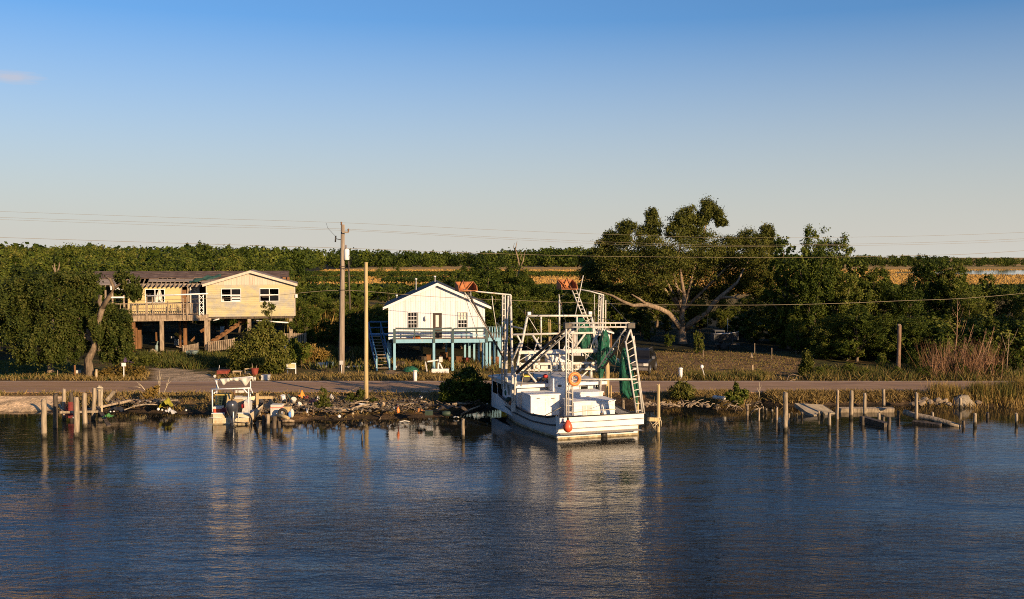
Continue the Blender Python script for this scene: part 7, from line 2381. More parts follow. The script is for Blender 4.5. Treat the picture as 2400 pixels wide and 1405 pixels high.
sign('road_sign', 'small plain white sign on a thin post left of the driveway', 'sign', 290, 889, 285, 295, 851, 859, M_WHITE, (290,))
sg_ = sign('yard_sign', 'low rectangular yellowish yard sign with a white frame on two legs', 'sign', 682, 877, 674, 692, 853, 863, mat('faded_sign_face', [(.40, .38, .2), (.55, .5, .3)], (4, 4, 9), .7), (674, 693))
Y = G(682, 877).y
mb = MB()
for a, b_, c_, d_ in ((672, 674, 851, 865), (692, 694, 851, 865), (674, 692, 851, 853), (674, 692, 863, 865)):
    mb.box(P(a, c_, Y=Y).x, P(b_, c_, Y=Y).x, Y - .05, Y - .031, P(a, d_, Y=Y).z, P(a, c_, Y=Y).z)
part('frame', mb, M_WHITE, sg_)
# leaning round-headed marker and stake
p = G(1655, 890)
t = thing('round_marker', 'leaning post with a round white head at the edge of the cleared yard', 'marker', p)
hd_ = P(1645, 860, Y=p.y)
part('post', MB().path([p - Vector((0, 0, .2)), hd_], .035, 8), M_GREYBOX, t)
part('head', MB().ball(hd_, (.13, .1, .15)), M_WHITE, t)
p = G(1765, 880)
single('wooden_stake', MB().bar(p - Vector((0, 0, .2)), P(1764, 856, Y=p.y), .09, .09), M_TAN, 'upright pale wooden stake on the cleared yard', 'stake', p)
p = G(1762, 838)
single('traffic_cone', MB().lathe([(.2, 0), (.2, .04), (.12, .05), (.04, .42)], tuple(p), 10), M_TAN, 'tiny pale cone at the back of the cleared yard', 'cone', p)
for px, py, top, lb in ((1769, 830, 805, 'thin stake at the back of the yard, left of the other'), (1809, 842, 816, 'thin stake at the back of the yard, right of the other'), (1328 + 320, 838, 820, 'short stake beside the trailer boat')):
    p = G(px, py)
    single('thin_stake', MB().bar(p - Vector((0, 0, .2)), P(px, top, Y=p.y), .05, .05), M_WOOD, lb, 'stake', p)
p = G(135, 884)
single('thin_stake', MB().bar(p - Vector((0, 0, .2)), P(135, 868, Y=p.y), .05, .05), M_WOOD, 'thin stake on the lawn right of the short trunk', 'stake', p)
p = G(176, 886)
single('post_stub', MB().path([p - Vector((0, 0, .2)), P(175, 856, Y=p.y)], .07, 8), M_BROWNWOOD, 'brown post stub left of the leaning trunk', 'post', p)
p = G(225, 890)
single('post_stub', MB().path([p - Vector((0, 0, .2)), P(226, 866, Y=p.y)], [.12, .08], 8), M_TAN, 'tan post stub right of the foot of the leaning trunk', 'post', p)
p = G(182, 884)
t = thing('mailbox', 'small white mailbox on a post left of the leaning trunk', 'mailbox', p)
part('box', MB().box(p.x - .12, p.x + .16, p.y - .2, p.y + .2, P(182, 875, Y=p.y).z, P(182, 868, Y=p.y).z), M_CANVAS, t)
part('post', MB().box(p.x - .03, p.x + .05, p.y - .03, p.y + .05, p.z - .2, P(182, 875, Y=p.y).z - .002), M_WOOD, t)

# furniture dumped by the road
p = G(520, 884)
t = thing('red_cart', 'rusty dark red cart by the road behind the skiff', 'cart', p)
s_ = p.y / F
part('tray', MB().box(p.x - 12 * s_, p.x + 13 * s_, p.y, p.y + .8, p.z + 7 * s_, p.z + 15 * s_), mat('rusty_red', [(.12, .02, .012), (.26, .05, .03)], (5, 5, 5), .7), t)
for a in (-10, 11):
    part('leg', MB().box(p.x + a * s_ - .03, p.x + a * s_ + .03, p.y + .02, p.y + .09, p.z - .1, p.z + 7 * s_ - .002), MATS['rusty_red'], t)
part('handle', MB().path([(p.x - 10 * s_, p.y + .3, p.z + 14 * s_), (p.x - 8 * s_, p.y + .3, p.z + 27 * s_)], .025, 6), M_STEEL, t)
p = G(555, 884)
t = thing('small_table', 'small tan table by the road, left of the folding chair', 'table', p)
part('top', MB().box(p.x - 10 * s_, p.x + 10 * s_, p.y, p.y + .6, p.z + 11 * s_, p.z + 14 * s_), M_TAN, t)
for a in (-9, 8):
    for dy in (.02, .52):
        part('leg', MB().box(p.x + a * s_ - .02, p.x + a * s_ + .04, p.y + dy, p.y + dy + .06, p.z - .1, p.z + 11 * s_ - .002), M_TAN, t)
p = G(578, 884)
t = thing('folding_chair', 'tan metal folding chair facing the road', 'chair', p)
part('backrest', MB().box(p.x - 6.5 * s_, p.x + 6.5 * s_, p.y + .42, p.y + .46, p.z + 16 * s_, p.z + 19 * s_).box(p.x - 6 * s_, p.x + 6 * s_, p.y + .43, p.y + .455, p.z + 9 * s_, p.z + 12 * s_), M_TAN, t)
part('seat', MB().box(p.x - 6.5 * s_, p.x + 6.5 * s_, p.y, p.y + .42, p.z + 7 * s_, p.z + 8.2 * s_), M_TAN, t)
for a in (-7.5, 7.5):
    part('leg', MB().path([(p.x + a * s_, p.y + .44, p.z - .05), (p.x + a * s_, p.y + .44, p.z + 19 * s_)], .03, 6), M_TAN, t)
    part('leg', MB().path([(p.x + a * s_, p.y, p.z - .05), (p.x + a * s_, p.y + .05, p.z + 8 * s_)], .03, 6), M_TAN, t)
p = G(597, 884)
t = thing('red_barrel', 'dark red tapered barrel right of the folding chair', 'barrel', p)
part('body', MB().lathe([(.20, -.05), (.24, .3), (.30, .62), (.31, .66), (.22, .66)], tuple(p), 16), MATS['rusty_red'], t)
part('stick', MB().path([p + Vector((-.1, 0, .3)), p + Vector((-.22, .1, 1.0))], .02, 5).path([p + Vector((.05, 0, .3)), p + Vector((.15, .1, .9))], .02, 5), M_WOOD, t)
p = G(621, 892)
single('metal_crate', MB().box(p.x - 9 * s_, p.x + 9 * s_, p.y, p.y + .5, p.z - .05, p.z + 12 * s_), M_GREYBOX, 'grey metal crate at the road edge right of the red barrel', 'crate', p)
p = G(503, 886)
single('white_ball_float', MB().ball(p + Vector((0, 0, .1)), .12), M_WHITE, 'small white float by the road left of the red cart', 'float', p)
p = G(690, 848)
single('clay_pot', MB().lathe([(.14, 0), (.2, .42), (.22, .5), (.17, .5)], tuple(p), 12), M_TAN, 'orange tan pot on a stump behind the yard sign', 'pot', p)
for px, py, w, h, m, lb in [(755, 862, 24, 12, M_CANVAS, 'white drum lying on its side by the shrubs left of the tall pole'), (773, 860, 18, 12, M_TURQ, 'blue drum lying right of the white drum')]:
    p = G(px, py)
    r = h * p.y / F / 2
    L_ = w * p.y / F / 2
    t = thing('drum', lb, 'drum', p)
    part('body', MB().lathe([(r * .9, -L_), (r, -L_ + .02), (r, L_ - .02), (r * .9, L_)], (p.x, p.y, p.z + r), 16, 'x'), m, t)
    part('hoop', MB().lathe([(r * 1.05, -.03), (r * 1.05, .03)], (p.x, p.y, p.z + r), 16, 'x'), m, t)
p = G(830, 862)
single('white_board', MB().bar(p + Vector((-.9, 0, .05)), p + Vector((1.2, .1, .12)), .5, .08), M_CANVAS, 'long white board lying in the weeds right of the tall pole', 'board', p)
# under the yellow house
p = G(357, 832)
s_ = p.y / F
c = thing('sand_heap', 'tan sheet draped over a low heap at the left under the yellow house', 'sheet', p)
part('sheet', MB().grid(lambda u, v: (p.x + (u - .5) * 40 * s_, p.y - .3 + v * 1.6, p.z - .06 + .62 * max(0, 1 - abs(u - .42) * 2.1) * (1 - abs(v - .5) * 1.2)), 10, 6), M_TAN, c)
p = G(360, 828)
single('water_tank', MB().lathe([(.13, 0), (.14, .1), (.14, .62), (.1, .68)], (p.x, p.y + .8, p.z), 14), M_TURQ, 'pale turquoise cylinder standing behind the tan sheet', 'tank', p)
p = G(449, 838)
s_ = p.y / F
t = thing('turquoise_tub', 'turquoise rectangular tub on legs in front of the low ramp railing', 'tub', p)
part('tub', MB().box(p.x - 13 * s_, p.x + 12 * s_, p.y, p.y + .7, p.z + 6 * s_, p.z + 15 * s_), M_TURQ, t)
for a in (-11, 10):
    part('leg', MB().box(p.x + a * s_ - .04, p.x + a * s_ + .04, p.y + .05, p.y + .15, p.z - .1, p.z + 6 * s_ - .002), M_GREYBOX, t)
for (x0, y0, x1, y1, Y, w, m, lb) in [
    (410, 782, 427, 792, 102, .3, M_YELP, 'yellow plank leaning in the dark under the yellow house'),
    (423, 801, 433, 799, 101, .25, M_CANVAS, 'white board in the dark above the ramp railing'),
    (398, 791, 409, 791, 102, .2, M_CANVAS, 'pale shelf board in the dark right of the front stilt'),
    (470, 778, 480, 772, 102, .3, M_BROWNWOOD, 'orange brown board leaning in front of the second front stilt'),
    (367, 812, 370, 800, 100, .1, M_TURQ, 'pale blue stick leaning right of the turquoise cylinder'),
    (367, 800, 366, 778, 101, .15, M_BROWNWOOD, 'narrow brown board standing behind the turquoise cylinder'),
    (413, 812, 460, 824, 97, .1, M_PILE, 'long pale pole lying slanted before the ramp railing'),
    (448, 800, 458, 790, 102, .2, M_BROWNWOOD, 'short brown board leaning on the wide brown post')]:
    a, b_ = P(x0, y0, Y=Y), P(x1, y1, Y=Y)
    ob = single('loose_board', MB().bar(a, b_, .06, w), m, lb, 'board', a)
for px, py, w, h, m, lb in [(412, 806, 8, 10, M_GREYBOX, 'small grey cabinet in the dark under the yellow house'), (399, 830, 16, 8, M_DARKWOOD, 'dark box at the foot of the front stilt'), (305, 846, 30, 8, mat('purple_cloth', [(.05, .03, .08), (.1, .06, .14)], (5, 5, 5), .9), 'dark purple crate row behind the green shrub'), (520, 780, 8, 14, M_CANVAS, 'white wire shelf in the dark behind the stair stringer')]:
    p = G(px, py + 4)
    s_ = p.y / F
    single('junk_box', MB().box(p.x - w * s_ / 2, p.x + w * s_ / 2, p.y, p.y + .5, p.z - .05, p.z + (h + 4) * s_), m, lb, 'box', p)
for px, py, lb in ((669, 812, 'white plastic goose left of its twin in the weeds'), (682, 811, 'white plastic goose right of its twin in the weeds')):
    p = G(px, py + 12)
    p = Vector((p.x, p.y, p.z))
    t = thing('goose_ornament', lb, 'ornament', p)
    part('body', MB().ball(p + Vector((0, 0, .42)), (.2, .16, .2)), M_WHITE, t)
    part('neck', MB().path([p + Vector((.1, 0, .5)), p + Vector((.16, 0, .75)), p + Vector((.22, 0, .8))], [.06, .05, .04], 6), M_WHITE, t)
    part('stand', MB().path([p - Vector((0, 0, .1)), p + Vector((0, 0, .3))], .03, 5), M_WOOD, t)

# under the white house
M_RUSTDARK = mat('shade_darkened_rust', [(.06, .022, .010), (.15, .055, .02), (.22, .09, .035)], (5, 5, 5), .8)  # clutter below uses darkened colours that stand for the shade under the house
p = G(1013, 874)
s_ = p.y / F
t = thing('white_trailer_frame', 'white painted trailer frame with an A shaped prop before the white house', 'trailer', p)
part('base', MB().box(p.x - 1 * s_, p.x + 39 * s_, p.y - .2, p.y + .3, p.z - .02, p.z + 9 * s_), M_WHITE, t)
part('prop', MB().bar(P(1027, 872, Y=p.y + .1), P(1028, 843, Y=p.y + .1), .11, .11).bar(P(1040, 870, Y=p.y + .1), P(1029, 848, Y=p.y + .1), .09, .09), M_WHITE, t)
part('arm', MB().bar(P(1002, 848, Y=p.y), P(1030, 844, Y=p.y), .08, .1), M_WHITE, t)
part('winch_case', MB().box(P(1029, 840, Y=p.y).x, P(1037, 840, Y=p.y).x, p.y - .1, p.y + .2, P(1029, 849, Y=p.y).z, P(1029, 837, Y=p.y).z), M_CANVAS, t)
part('leg', MB().bar(P(997, 848, Y=p.y), P(1001, 871, Y=p.y), .07, .09), M_GREYBOX, t)
p = G(962, 872)
mb = MB().ball((p.x, p.y + .3, p.z), (.62, .4, .38), 14, 8)
for i, v in enumerate(mb.v):
    mb.v[i] = (v[0] + .06 * math.sin(i * 1.7), v[1], v[2] + .05 * math.sin(i * 2.9))
single('net_heap', mb, M_NET, 'heap of green net on the ground before the white house', 'net', p)
for px, py, w, h, m, lb, Y in [
    (935, 858, 16, 9, M_DARKWOOD, 'rusty brown box under the left end of the white house', 82),
    (967, 858, 20, 8, M_RUSTDARK, 'dull orange crate in the shade behind the heap of green net', 82.5),
    (985, 850, 18, 14, M_DARKWOOD, 'brown grey cabinet standing in the shade under the white house', 84),
    (1083, 864, 14, 9, M_TAN, 'dull yellow crate at the right under the white house', 82),
    (1050, 850, 8, 12, M_RUSTDARK, 'rust red drum behind the right front post', 85),
    (1075, 846, 12, 10, M_BROWNWOOD, 'tan bin at the back right under the white house', 85),
    (1095, 846, 16, 7, MATS['dark_red_cloth'], 'dark red crates at the back right under the white house', 85),
    (1148, 846, 10, 9, M_RUSTDARK, 'left rusty barrel under the side deck', 84),
    (1166, 846, 10, 9, M_RUSTDARK, 'right rusty barrel under the side deck', 84.2),
    (1036, 834, 12, 7, M_BROWNWOOD, 'tan box piled above the white trailer frame', 85),
    (1004, 838, 9, 6, M_BROWNWOOD, 'small tan box on the cabinet under the white house', 84.3),
    (993, 862, 6, 6, M_YELP, 'small yellow can before the cabinet', 82.2),
    (929, 866, 4, 8, M_WHITE, 'white bottle beside the left front post', 81.2)]:
    a, b_ = P(px - w / 2, py, Y=Y), P(px + w / 2, py - h, Y=Y)
    g = gzs(a.x, Y) - .02
    t = thing('junk_crate', lb, 'crate', ((a.x + b_.x) / 2, Y, g))
    t.rotation_euler = (random.Random(px).uniform(-.08, .08), 0, random.Random(px + 1).uniform(-.6, .6))
    if 'drum' in lb or 'barrel' in lb or 'bottle' in lb or 'can ' in lb:
        r = (b_.x - a.x) / 2
        part('body', MB().lathe([(r * .95, 0), (r, .05), (r, b_.z - g - .05), (r * .9, b_.z - g)], ((a.x + b_.x) / 2, Y + r, g), 12), m, t)
    else:
        part('body', MB().box(a.x, b_.x, Y, Y + .5, g, b_.z - .05), m, t)
        part('rim', MB().box(a.x - .02, b_.x + .02, Y - .02, Y + .52, b_.z - .048, b_.z), m, t)
q = P(976, 791, Y=YD + .3)
single('terracotta_planter', MB().prism([(q.x - .28, YD + .25, dz if False else Zp(795.5, YD)), (q.x + .3, YD + .25, Zp(795.5, YD)), (q.x + .24, YD + .25, Zp(795.5, YD) + .3), (q.x - .2, YD + .25, Zp(795.5, YD) + .3)], (0, .4, 0)), M_RUST, 'terracotta planter on the deck of the white house', 'planter', q)


# ---------------------------------------------------------------- flotsam on the bank
def stick(label, a, b, r, m, group=None, name='driftwood_log', cat='log', za=None, zb=None, bend=.05):
    p, q = G(*a) if za is None else P(*a, z=za), G(*b) if zb is None else P(*b, z=zb)
    r *= .68
    p, q = p + Vector((0, 0, r * .7)), q + Vector((0, 0, r * .7))
    mid = p.lerp(q, .5) + Vector((0, 0, bend))
    return single(name, MB().path([p, p.lerp(mid, .6), mid, q], [r, r * 1.05, r * .95, r * .7], 8, .25), m, label, cat, p, group)


def barrel_(label, px, py, w, h, m, name='bucket', cat='bucket', tilt=(0, 0)):
    p = G(px, py)
    r, H = w * p.y / F / 2, h * p.y / F
    ax = Vector((tilt[0], tilt[1], 1)).normalized()
    t = thing(name, label, cat, p)
    b = p + Vector((0, 0, r * .6 * (abs(tilt[0]) + abs(tilt[1]) > .5)))
    part('body', MB().path([b, b + ax * H * .9, b + ax * H], [r * .9, r, r], 14), m, t)
    part('rim', MB().torus(b + ax * H, r, r * .09, ax, 16, 6), m, t)
    return t


barrel_('left white bucket tipped among the flotsam behind the red striped cool box', 666, 946, 11, 20, M_WHITE, tilt=(-.1, -.2))
barrel_('right white bucket lying toward the viewer behind the orange box', 686, 950, 12, 16, M_CANVAS, tilt=(.4, -.7))
barrel_('white pail lying right of the two white buckets', 697, 957, 10, 12, M_CANVAS, tilt=(.8, -.5))
barrel_('cream drum lying on its side on the bank right of the yellowish pole', 893, 957, 9, 12, M_TAN, 'drum', 'drum', tilt=(.9, -.4))
barrel_('white half drum upturned over a log left of the yellowish pole', 848, 956, 13, 9, M_WHITE, 'drum', 'drum')
# cool box with a red stripe
p = G(648, 974)
s_ = p.y / F
t = thing('cool_box', 'white cool box with a red stripe, largest box in the flotsam by the skiff', 'cool box', p)
part('body', MB().box(p.x - 14 * s_, p.x + 12 * s_, p.y, p.y + .5, p.z - .08, p.z + 17 * s_), M_CANVAS, t)
part('stripe', MB().box(p.x - 14 * s_ - .01, p.x + 12 * s_ + .01, p.y - .01, p.y + .51, p.z + 17 * s_ + .001, p.z + 19 * s_), M_REDB, t)
part('lid', MB().box(p.x - 13.5 * s_, p.x + 12.5 * s_, p.y - .02, p.y + .52, p.z + 19 * s_ + .001, p.z + 25 * s_), M_CANVAS, t)
p = G(672, 970)
single('orange_box', MB().box(p.x - 11 * s_, p.x + 8 * s_, p.y + .1, p.y + .5, p.z - .05, p.z + 16 * s_), M_YPOLE, 'orange brown carton touching the right side of the cool box', 'box', p)
p = G(679, 979)
single('blue_jug', MB().lathe([(.05, 0), (.09, .05), (.09, .26), (.03, .34)], tuple(p), 10), M_BLUEP, 'blue jug in front of the orange brown carton', 'jug', p)
p = G(684, 977)
single('cream_jug', MB().ball(p + Vector((0, 0, .2)), (.13, .12, .26)), M_CANVAS, 'cream jug right of the blue jug', 'jug', p)
p = G(663, 978)
single('old_tyre', MB().torus(p + Vector((0, 0, .22)), .21, .09, (.2, 1, .15), 20, 8), M_TYRE, 'black tyre leaning in front of the orange brown carton', 'tyre', p)
stick('thick sawn log lying below the cool box', (650, 978), (676, 984), .17, M_YPOLE)
stick('brown log floating at the water edge right of the broken dock', (662, 990), (690, 990), .12, M_WOOD, None, 'driftwood_log', 'log', 0, 0)
stick('grey plank leaning toward the water between skiff and cool box', (596, 990), (614, 960), .13, M_WOOD, None, 'plank', 'plank', .05, 1.1)
# yellow timber frame behind
p = G(602, 952)
t = thing('timber_stand', 'yellow timber frame standing on the bank right of the skiff', 'frame', p)
part('post', MB().box(P(600, 940, Y=p.y).x, P(605.5, 940, Y=p.y).x, p.y, p.y + .12, p.z - .2, P(602, 922, Y=p.y).z), M_YPOLE, t)
part('plank', MB().box(P(605.5, 940, Y=p.y).x + .002, P(640, 940, Y=p.y).x, p.y, p.y + .1, P(602, 935.5, Y=p.y).z, P(602, 929.5, Y=p.y).z), M_YPOLE, t)
part('post', MB().box(P(634, 940, Y=p.y).x, P(637, 940, Y=p.y).x, p.y + .102, p.y + .2, gzs(P(634, 940, Y=p.y).x, p.y) - .2, P(602, 930, Y=p.y).z), M_WOOD, t)
p = G(603, 966)
single('cream_board', MB().bar(p - Vector((0, 0, .1)), P(603, 950, Y=p.y), .2, .06), M_CANVAS, 'small cream board upright at the foot of the yellow frame', 'board', p)
p = G(630, 962)
mb = MB().grid(lambda u, v: (p.x + (u - .5) * 1.0, p.y + .1 + .25 * math.sin(u * 7) * .3 + v * .5, p.z - .1 + .65 * v * (1 - abs(u - .5)) + .05 * math.sin(u * 13 + v * 8)), 12, 8)
single('dark_tarp', mb, mat('dark_plastic_sheet', [(.012, .014, .017), (.045, .05, .055)], (6, 6, 6), .4, .4), 'dark plastic sheeting crumpled under the yellow frame', 'sheet', p)


def rag(label, px, py, w, h, m, name='tarp_heap', cat='tarp', seed=0):
    p = G(px, py)
    s = p.y / F
    R_ = random.Random(seed + px)
    ph = [R_.uniform(0, 6) for _ in range(4)]

    def fn(u, v):
        e = math.sin(math.pi * u) ** .6 * math.sin(math.pi * min(1, v + .12)) ** .6
        return (p.x + (u - .5) * w * s * (1 + .1 * math.sin(v * 9 + ph[2])), p.y - .15 + v * .8, p.z - .08 + e * h * s * (.8 + .25 * math.sin(u * 9 + ph[0]) * math.sin(v * 7 + ph[1])) + .04 * math.sin(u * 21 + ph[3]))
    return single(name, MB().grid(fn, 14, 10), m, label, cat, p)


rag('orange and yellow tarp heaped on the bank right of the white buckets', 704, 938, 24, 26, mat('orange_tarp', [(.42, .11, .02), (.6, .28, .03)], (4, 4, 4), .6))
rag('dark blue sheet behind the white buckets', 676, 938, 16, 16, M_TARP, 'tarp_heap', 'tarp', 2)
rag('dark red cloth right of the orange tarp', 716, 936, 16, 12, MATS['dark_red_cloth'], 'cloth_heap', 'cloth')
rag('heap of red net with pale floats', 733, 948, 22, 16, mat('red_net', [(.2, .02, .02), (.42, .06, .05), (.5, .35, .3)], (9, 9, 9), .9, .6), 'net_heap', 'net')
rag('white plastic bag caught in the weeds by the red net', 748, 944, 18, 24, M_CANVAS, 'plastic_bag', 'bag')
rag('white plastic rag right of the weeds, near the plumed weeds', 776, 940, 10, 20, M_CANVAS, 'plastic_bag', 'bag', 5)
rag('yellow green tarp bunched on the bank left of the skiff', 388, 952, 28, 24, mat('olive_tarp', [(.12, .12, .012), (.32, .28, .02)], (5, 5, 5), .6), 'tarp_heap', 'tarp')
rag('grey white sheet below the yellow green tarp', 394, 966, 24, 12, M_GREYBOX, 'plastic_sheet', 'sheet')
rag('dark net heap on the bank between the left pilings and the white sheet', 270, 962, 34, 12, M_BLACK, 'net_heap', 'net', 3)
rag('black plastic heap on the bank behind the yellow green tarp', 362, 945, 28, 14, M_BLACK, 'plastic_heap', 'sheet', 6)
rag('bright green net scrap at the water right of the left pilings', 250, 976, 16, 9, mat('bright_green_net', [(.03, .12, .03), (.08, .25, .06)], (9, 9, 9), .9), 'net_scrap', 'net')
rag('dark heap of netting in the shade right of the cream drum', 965, 950, 60, 12, M_BLACK, 'net_heap', 'net', 8)
rag('brown net heap in the shade under the dark bush', 1060, 958, 70, 12, M_DARKWOOD, 'net_heap', 'net', 9)
rag('orange net scraps on the shaded bank', 985, 966, 26, 12, mat('orange_net', [(.2, .07, .02), (.42, .2, .06)], (9, 9, 9), .9, .6), 'net_heap', 'net', 10)
# crab trap left
mat('dull_red_wire', [(.16, .02, .02), (.28, .045, .04)], (6, 6, 6), .6)
p = P(162, 985, z=.05)
t = thing('crab_trap', 'red wire crab trap hung between the left pilings', 'crab trap', p)
x0, x1, z0, z1, Y = P(152, 960, Y=59.2).x, P(171, 960, Y=59.2).x, P(160, 980, Y=59.2).z, P(160, 945, Y=59.2).z, 59.2
mb = MB()
for i in range(8):
    f = i / 7
    mb.box(x0 + (x1 - x0) * f - .012, x0 + (x1 - x0) * f + .012, Y, Y + .024, z0, z1).box(x0, x1, Y - .003, Y + .021, z0 + (z1 - z0) * f - .012, z0 + (z1 - z0) * f + .012)
    mb.box(x0 + (x1 - x0) * f - .012, x0 + (x1 - x0) * f + .012, Y + .45, Y + .474, z0, z1)
part('wire_mesh', mb, MATS['dull_red_wire'], t, None, 'stuff')
part('panel', MB().box(x0 + .12, x1 - .12, Y + .25, Y + .28, z0 + .1, z0 + .35), MATS['dark_red_cloth'], t)
FL = 'floats on the left bank'
for px, py, r, m, lb in [(371, 962, .12, M_WHITE, 'white net float at the left end of the grey white sheet'), (380, 963, .09, M_CANVAS, 'cream float touching the grey white sheet'), (436, 964, .10, M_STEEL, 'grey float in the dark water edge left of the skiff'), (289, 946, .10, M_WHITE, 'white float on the driftwood plank'), (327, 944, .09, M_WHITE, 'white bottle end standing above the long driftwood plank'), (344, 941, .08, M_STEEL, 'grey float behind the long driftwood plank'), (259, 967, .08, M_STEEL, 'small grey float by the dark net heap'),
                         (267, 966, .06, M_WHITE, 'small white float by the dark net heap'), (795, 979, .13, M_WHITE, 'white float at the water edge below the plumed weeds'), (923, 960, .12, M_WHITE, 'white ball float on the bank right of the cream drum'), (987, 934, .13, M_WHITE, 'white ball float high on the shaded bank'), (827, 972, .10, M_TAN, 'tan float below the white half drum'),
                         (652, 944, .12, M_REDP, 'red float between the yellow frame and the left white bucket'), (1142, 948, .07, M_STEEL, 'small grey float under the dark bush'), (172, 981, .08, M_STEEL, 'grey float under the red trap')]:
    p = G(px, py)
    p.z = max(p.z, 0)
    r *= .72
    single('net_float', MB().ball(p + Vector((0, 0, r * .7)), r), m, lb, 'float', p)
for k, (a, b, r, m, lb) in enumerate([
    ((735, 972), (800, 980), .09, M_PILE, 'long pale plank along the water edge below the plumed weeds'),
    ((783, 945), (806, 958), .09, M_PILE, 'forked pale driftwood limb left of the white half drum'),
    ((790, 959), (794, 950), .06, M_PILE, 'short prong of the forked driftwood limb'),
    ((792, 966), (829, 963), .11, M_TAN, 'tan log below the forked driftwood limb'),
    ((829, 950), (893, 956), .10, M_PILE, 'long log running from the white half drum to the cream drum'),
    ((847, 967), (852, 956), .06, M_PILE, 'stick standing against the long log'),
    ((880, 963), (905, 962), .06, M_PILE, 'short pale stick right below the cream drum'),
    ((914, 973), (914, 958), .05, M_WHITE, 'upright white stick left of the white ball float'),
    ((934, 966), (931, 947), .05, M_REDB, 'orange stick leaning by the white ball float'),
    ((972, 946), (1002, 944), .09, M_WOOD, 'brown board on the shaded bank'),
    ((1080, 974), (1126, 953), .08, M_WOOD, 'long grey branch slanting up the shaded bank left of the shrimp boat'),
    ((1018, 953), (1034, 946), .05, M_WOOD, 'thin stick on the shaded bank'),
    ((1062, 980), (1076, 980), .06, M_CANVAS, 'pale board floating at the edge of the shaded bank'),
    ((936, 990), (960, 989), .04, M_CANVAS, 'thin pale strip floating in the reflection of the white house'),
    ((313, 953), (372, 950), .07, M_PILE, 'long thin driftwood plank on the left bank'),
    ((280, 948), (325, 940), .13, M_WOOD, 'thick driftwood log behind the long thin plank'),
    ((292, 962), (330, 952), .05, M_PILE, 'pale strip curving along the left water edge'),
    ((815, 920), (850, 906), .04, M_WOOD, 'thin branch leaning up toward the yellowish pole'),
    ((700, 942), (724, 938), .03, M_STEEL, 'thin metal rod lying before the orange tarp'),
    ((720, 968), (718, 956), .05, M_WHITE, 'small white cross shaped stick in the flotsam'),
    ((760, 975), (768, 935), .03, M_PILE, 'thin upright stalk in the plumed weeds'),
    ((890, 985), (896, 972), .03, M_WOOD, 'bent twig over the water below the cream drum')]):
    stick(lb, a, b, r, m, None, 'driftwood_log' if r > .07 else 'stick', 'log' if r > .07 else 'stick', None if a[1] < 970 else max(0, .05), None if b[1] < 970 or k == 7 else .05)
p = G(933, 968)
single('orange_bottle', MB().lathe([(.07, 0), (.09, .04), (.09, .2), (.04, .28), (.035, .33)], tuple(p), 10), M_ORANGE, 'orange bottle standing at the water edge right of the white stick', 'bottle', p)
p = G(1046, 972)
single('green_tank', MB().lathe([(.08, -.24), (.14, -.2), (.155, 0), (.14, .2), (.08, .24)], (p.x, p.y, max(p.z, 0) + .06), 14, 'x'), M_TANKGREEN, 'dull green tank lying at the edge of the shaded bank', 'tank', p)
p = G(1005, 970)
single('green_basket', MB().box(p.x - .22, p.x + .22, p.y, p.y + .3, p.z - .1, p.z + .16), M_TANKGREEN, 'dark green basket at the edge of the shaded bank left of the green tank', 'basket', p)
p = G(1686, 936)
mb = MB()
for k in range(3):
    mb.ball((p.x + (k - 1) * .26, p.y, p.z + .12 - .03 * k), (.2, .16, .13), 10, 6)
single('white_bag_roll', mb, M_CANVAS, 'white bundled bag lying on top of the bank left of the weedy shrub', 'bag', p)
p = G(1778, 962)
single('arched_stick', MB().path([P(1757, 977, z=0), P(1762, 966, z=.35), P(1770, 960, z=.55), P(1780, 958, z=.6)], [.04, .05, .05, .03], 6), M_PILE, 'pale stick arching out of the water at the bank notch', 'stick', P(1757, 977, z=0))
# roots and dead brush on the notch
for i in range(26):
    px = R6.uniform(1672, 1790)
    a = G(px, R6.uniform(944, 957))
    b_ = a + Vector((R6.uniform(-.5, .5), R6.uniform(-.5, -.1), R6.uniform(-.3, .25)))
    single('root_stick', MB().path([a, a.lerp(b_, .5) + Vector((0, 0, .1)), b_], [.03, .025, .01], 5), M_WOOD, 'bare root hanging from the cut bank under the white bag', 'root', a, 'roots on the cut bank')

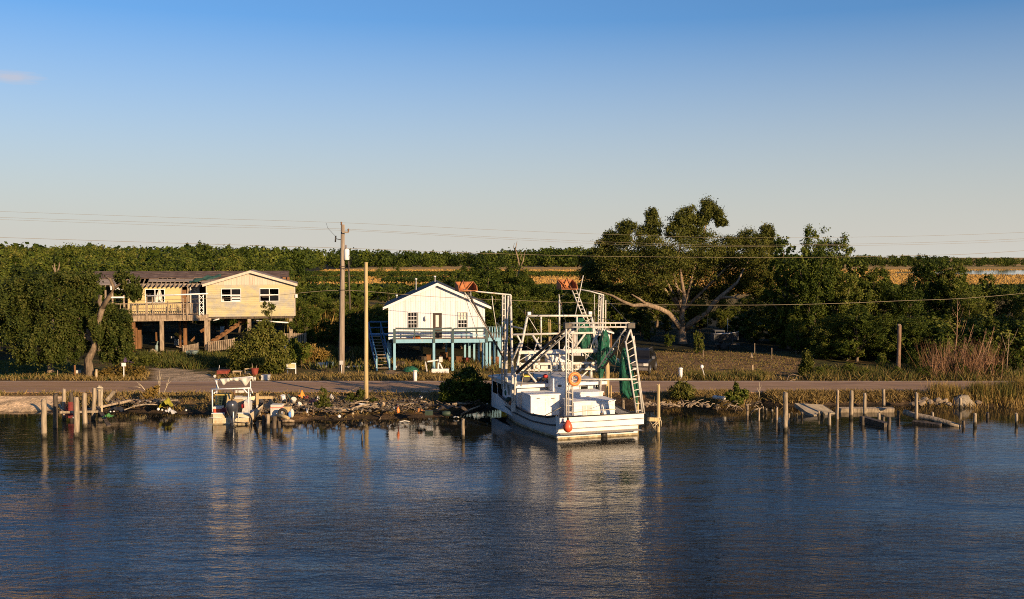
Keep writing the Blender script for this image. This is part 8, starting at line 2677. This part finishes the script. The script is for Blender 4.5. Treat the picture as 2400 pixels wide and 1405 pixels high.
for i in range(64):
    px = R6.choice([R6.uniform(610, 1000), R6.uniform(690, 1150), R6.uniform(255, 400)])
    a = G(px, R6.uniform(944, 976))
    if a.y < shore_y(a.x) + .1:
        continue
    th = R6.uniform(-.5, .5) + (0 if R6.random() < .8 else 1.2)
    L_ = R6.uniform(.5, 1.5)
    d = Vector((math.cos(th), math.sin(th) * .7, R6.uniform(-.06, .14))) * L_
    wd = R6.uniform(.05, .14)
    mm = R6.choice([M_WOOD, M_PILE, M_DARKWOOD, M_BROWNWOOD, M_WOOD])
    kind = 'dark' if mm is M_DARKWOOD else ('brown' if mm is M_BROWNWOOD else ('bleached' if mm is M_PILE else 'grey'))
    mb = MB().bar(a + Vector((0, 0, .1)), a + d + Vector((0, 0, .1)), wd * 1.6, wd * .6, roll=R6.uniform(-.4, .4)) if i % 2 else MB().path([a + Vector((0, 0, .08)), a + d * .5 + Vector((0, R6.uniform(-.1, .1), .14)), a + d + Vector((0, 0, .1))], [wd * .6, wd * .55, wd * .35], 6, .25)
    single('plank' if i % 2 else 'driftwood_stick', mb, mm, kind + (' plank' if i % 2 else ' driftwood stick') + (' strewn on the littered bank between the skiff and the dark bush' if px > 500 else ' strewn on the bank right of the left pilings'), 'plank' if i % 2 else 'stick', a, 'wood strewn on the littered bank')

# unnamed small flotsam: bits too many to pick apart
mb = MB()
for i in range(2600):
    px = R6.choice([R6.uniform(600, 1150), R6.uniform(250, 420), R6.uniform(600, 1000), R6.uniform(600, 1000)])
    p = G(px, R6.uniform(938, 986))
    if p.y < shore_y(p.x) - .25 or p.y > ROAD_N - .3:
        continue
    k = R6.random()
    L_ = R6.uniform(.1, .5)
    if k < .65:
        d = Vector((R6.uniform(-1, 1), R6.uniform(-.6, .6), R6.uniform(-.2, .5))).normalized() * L_
        mb.bar(p - d + Vector((0, 0, .05)), p + d + Vector((0, 0, .05)), R6.uniform(.02, .07), R6.uniform(.02, .05))
    else:
        r = R6.uniform(.04, .13)
        mb.ball(p + Vector((0, 0, r * .3)), (r * 1.3, r, r * R6.uniform(.4, .9)), 6, 4)
fl = part('flotsam_bits', mb, mat('flotsam_mix', [(.012, .010, .008), (.045, .032, .022), (.13, .092, .062), (.03, .035, .03), (.32, .27, .20)], (3.1, 3.1, 3.1), .8, .2, detail=2))
tag(fl, 'small driftwood and rubbish littering the bank', 'litter', kind='stuff')
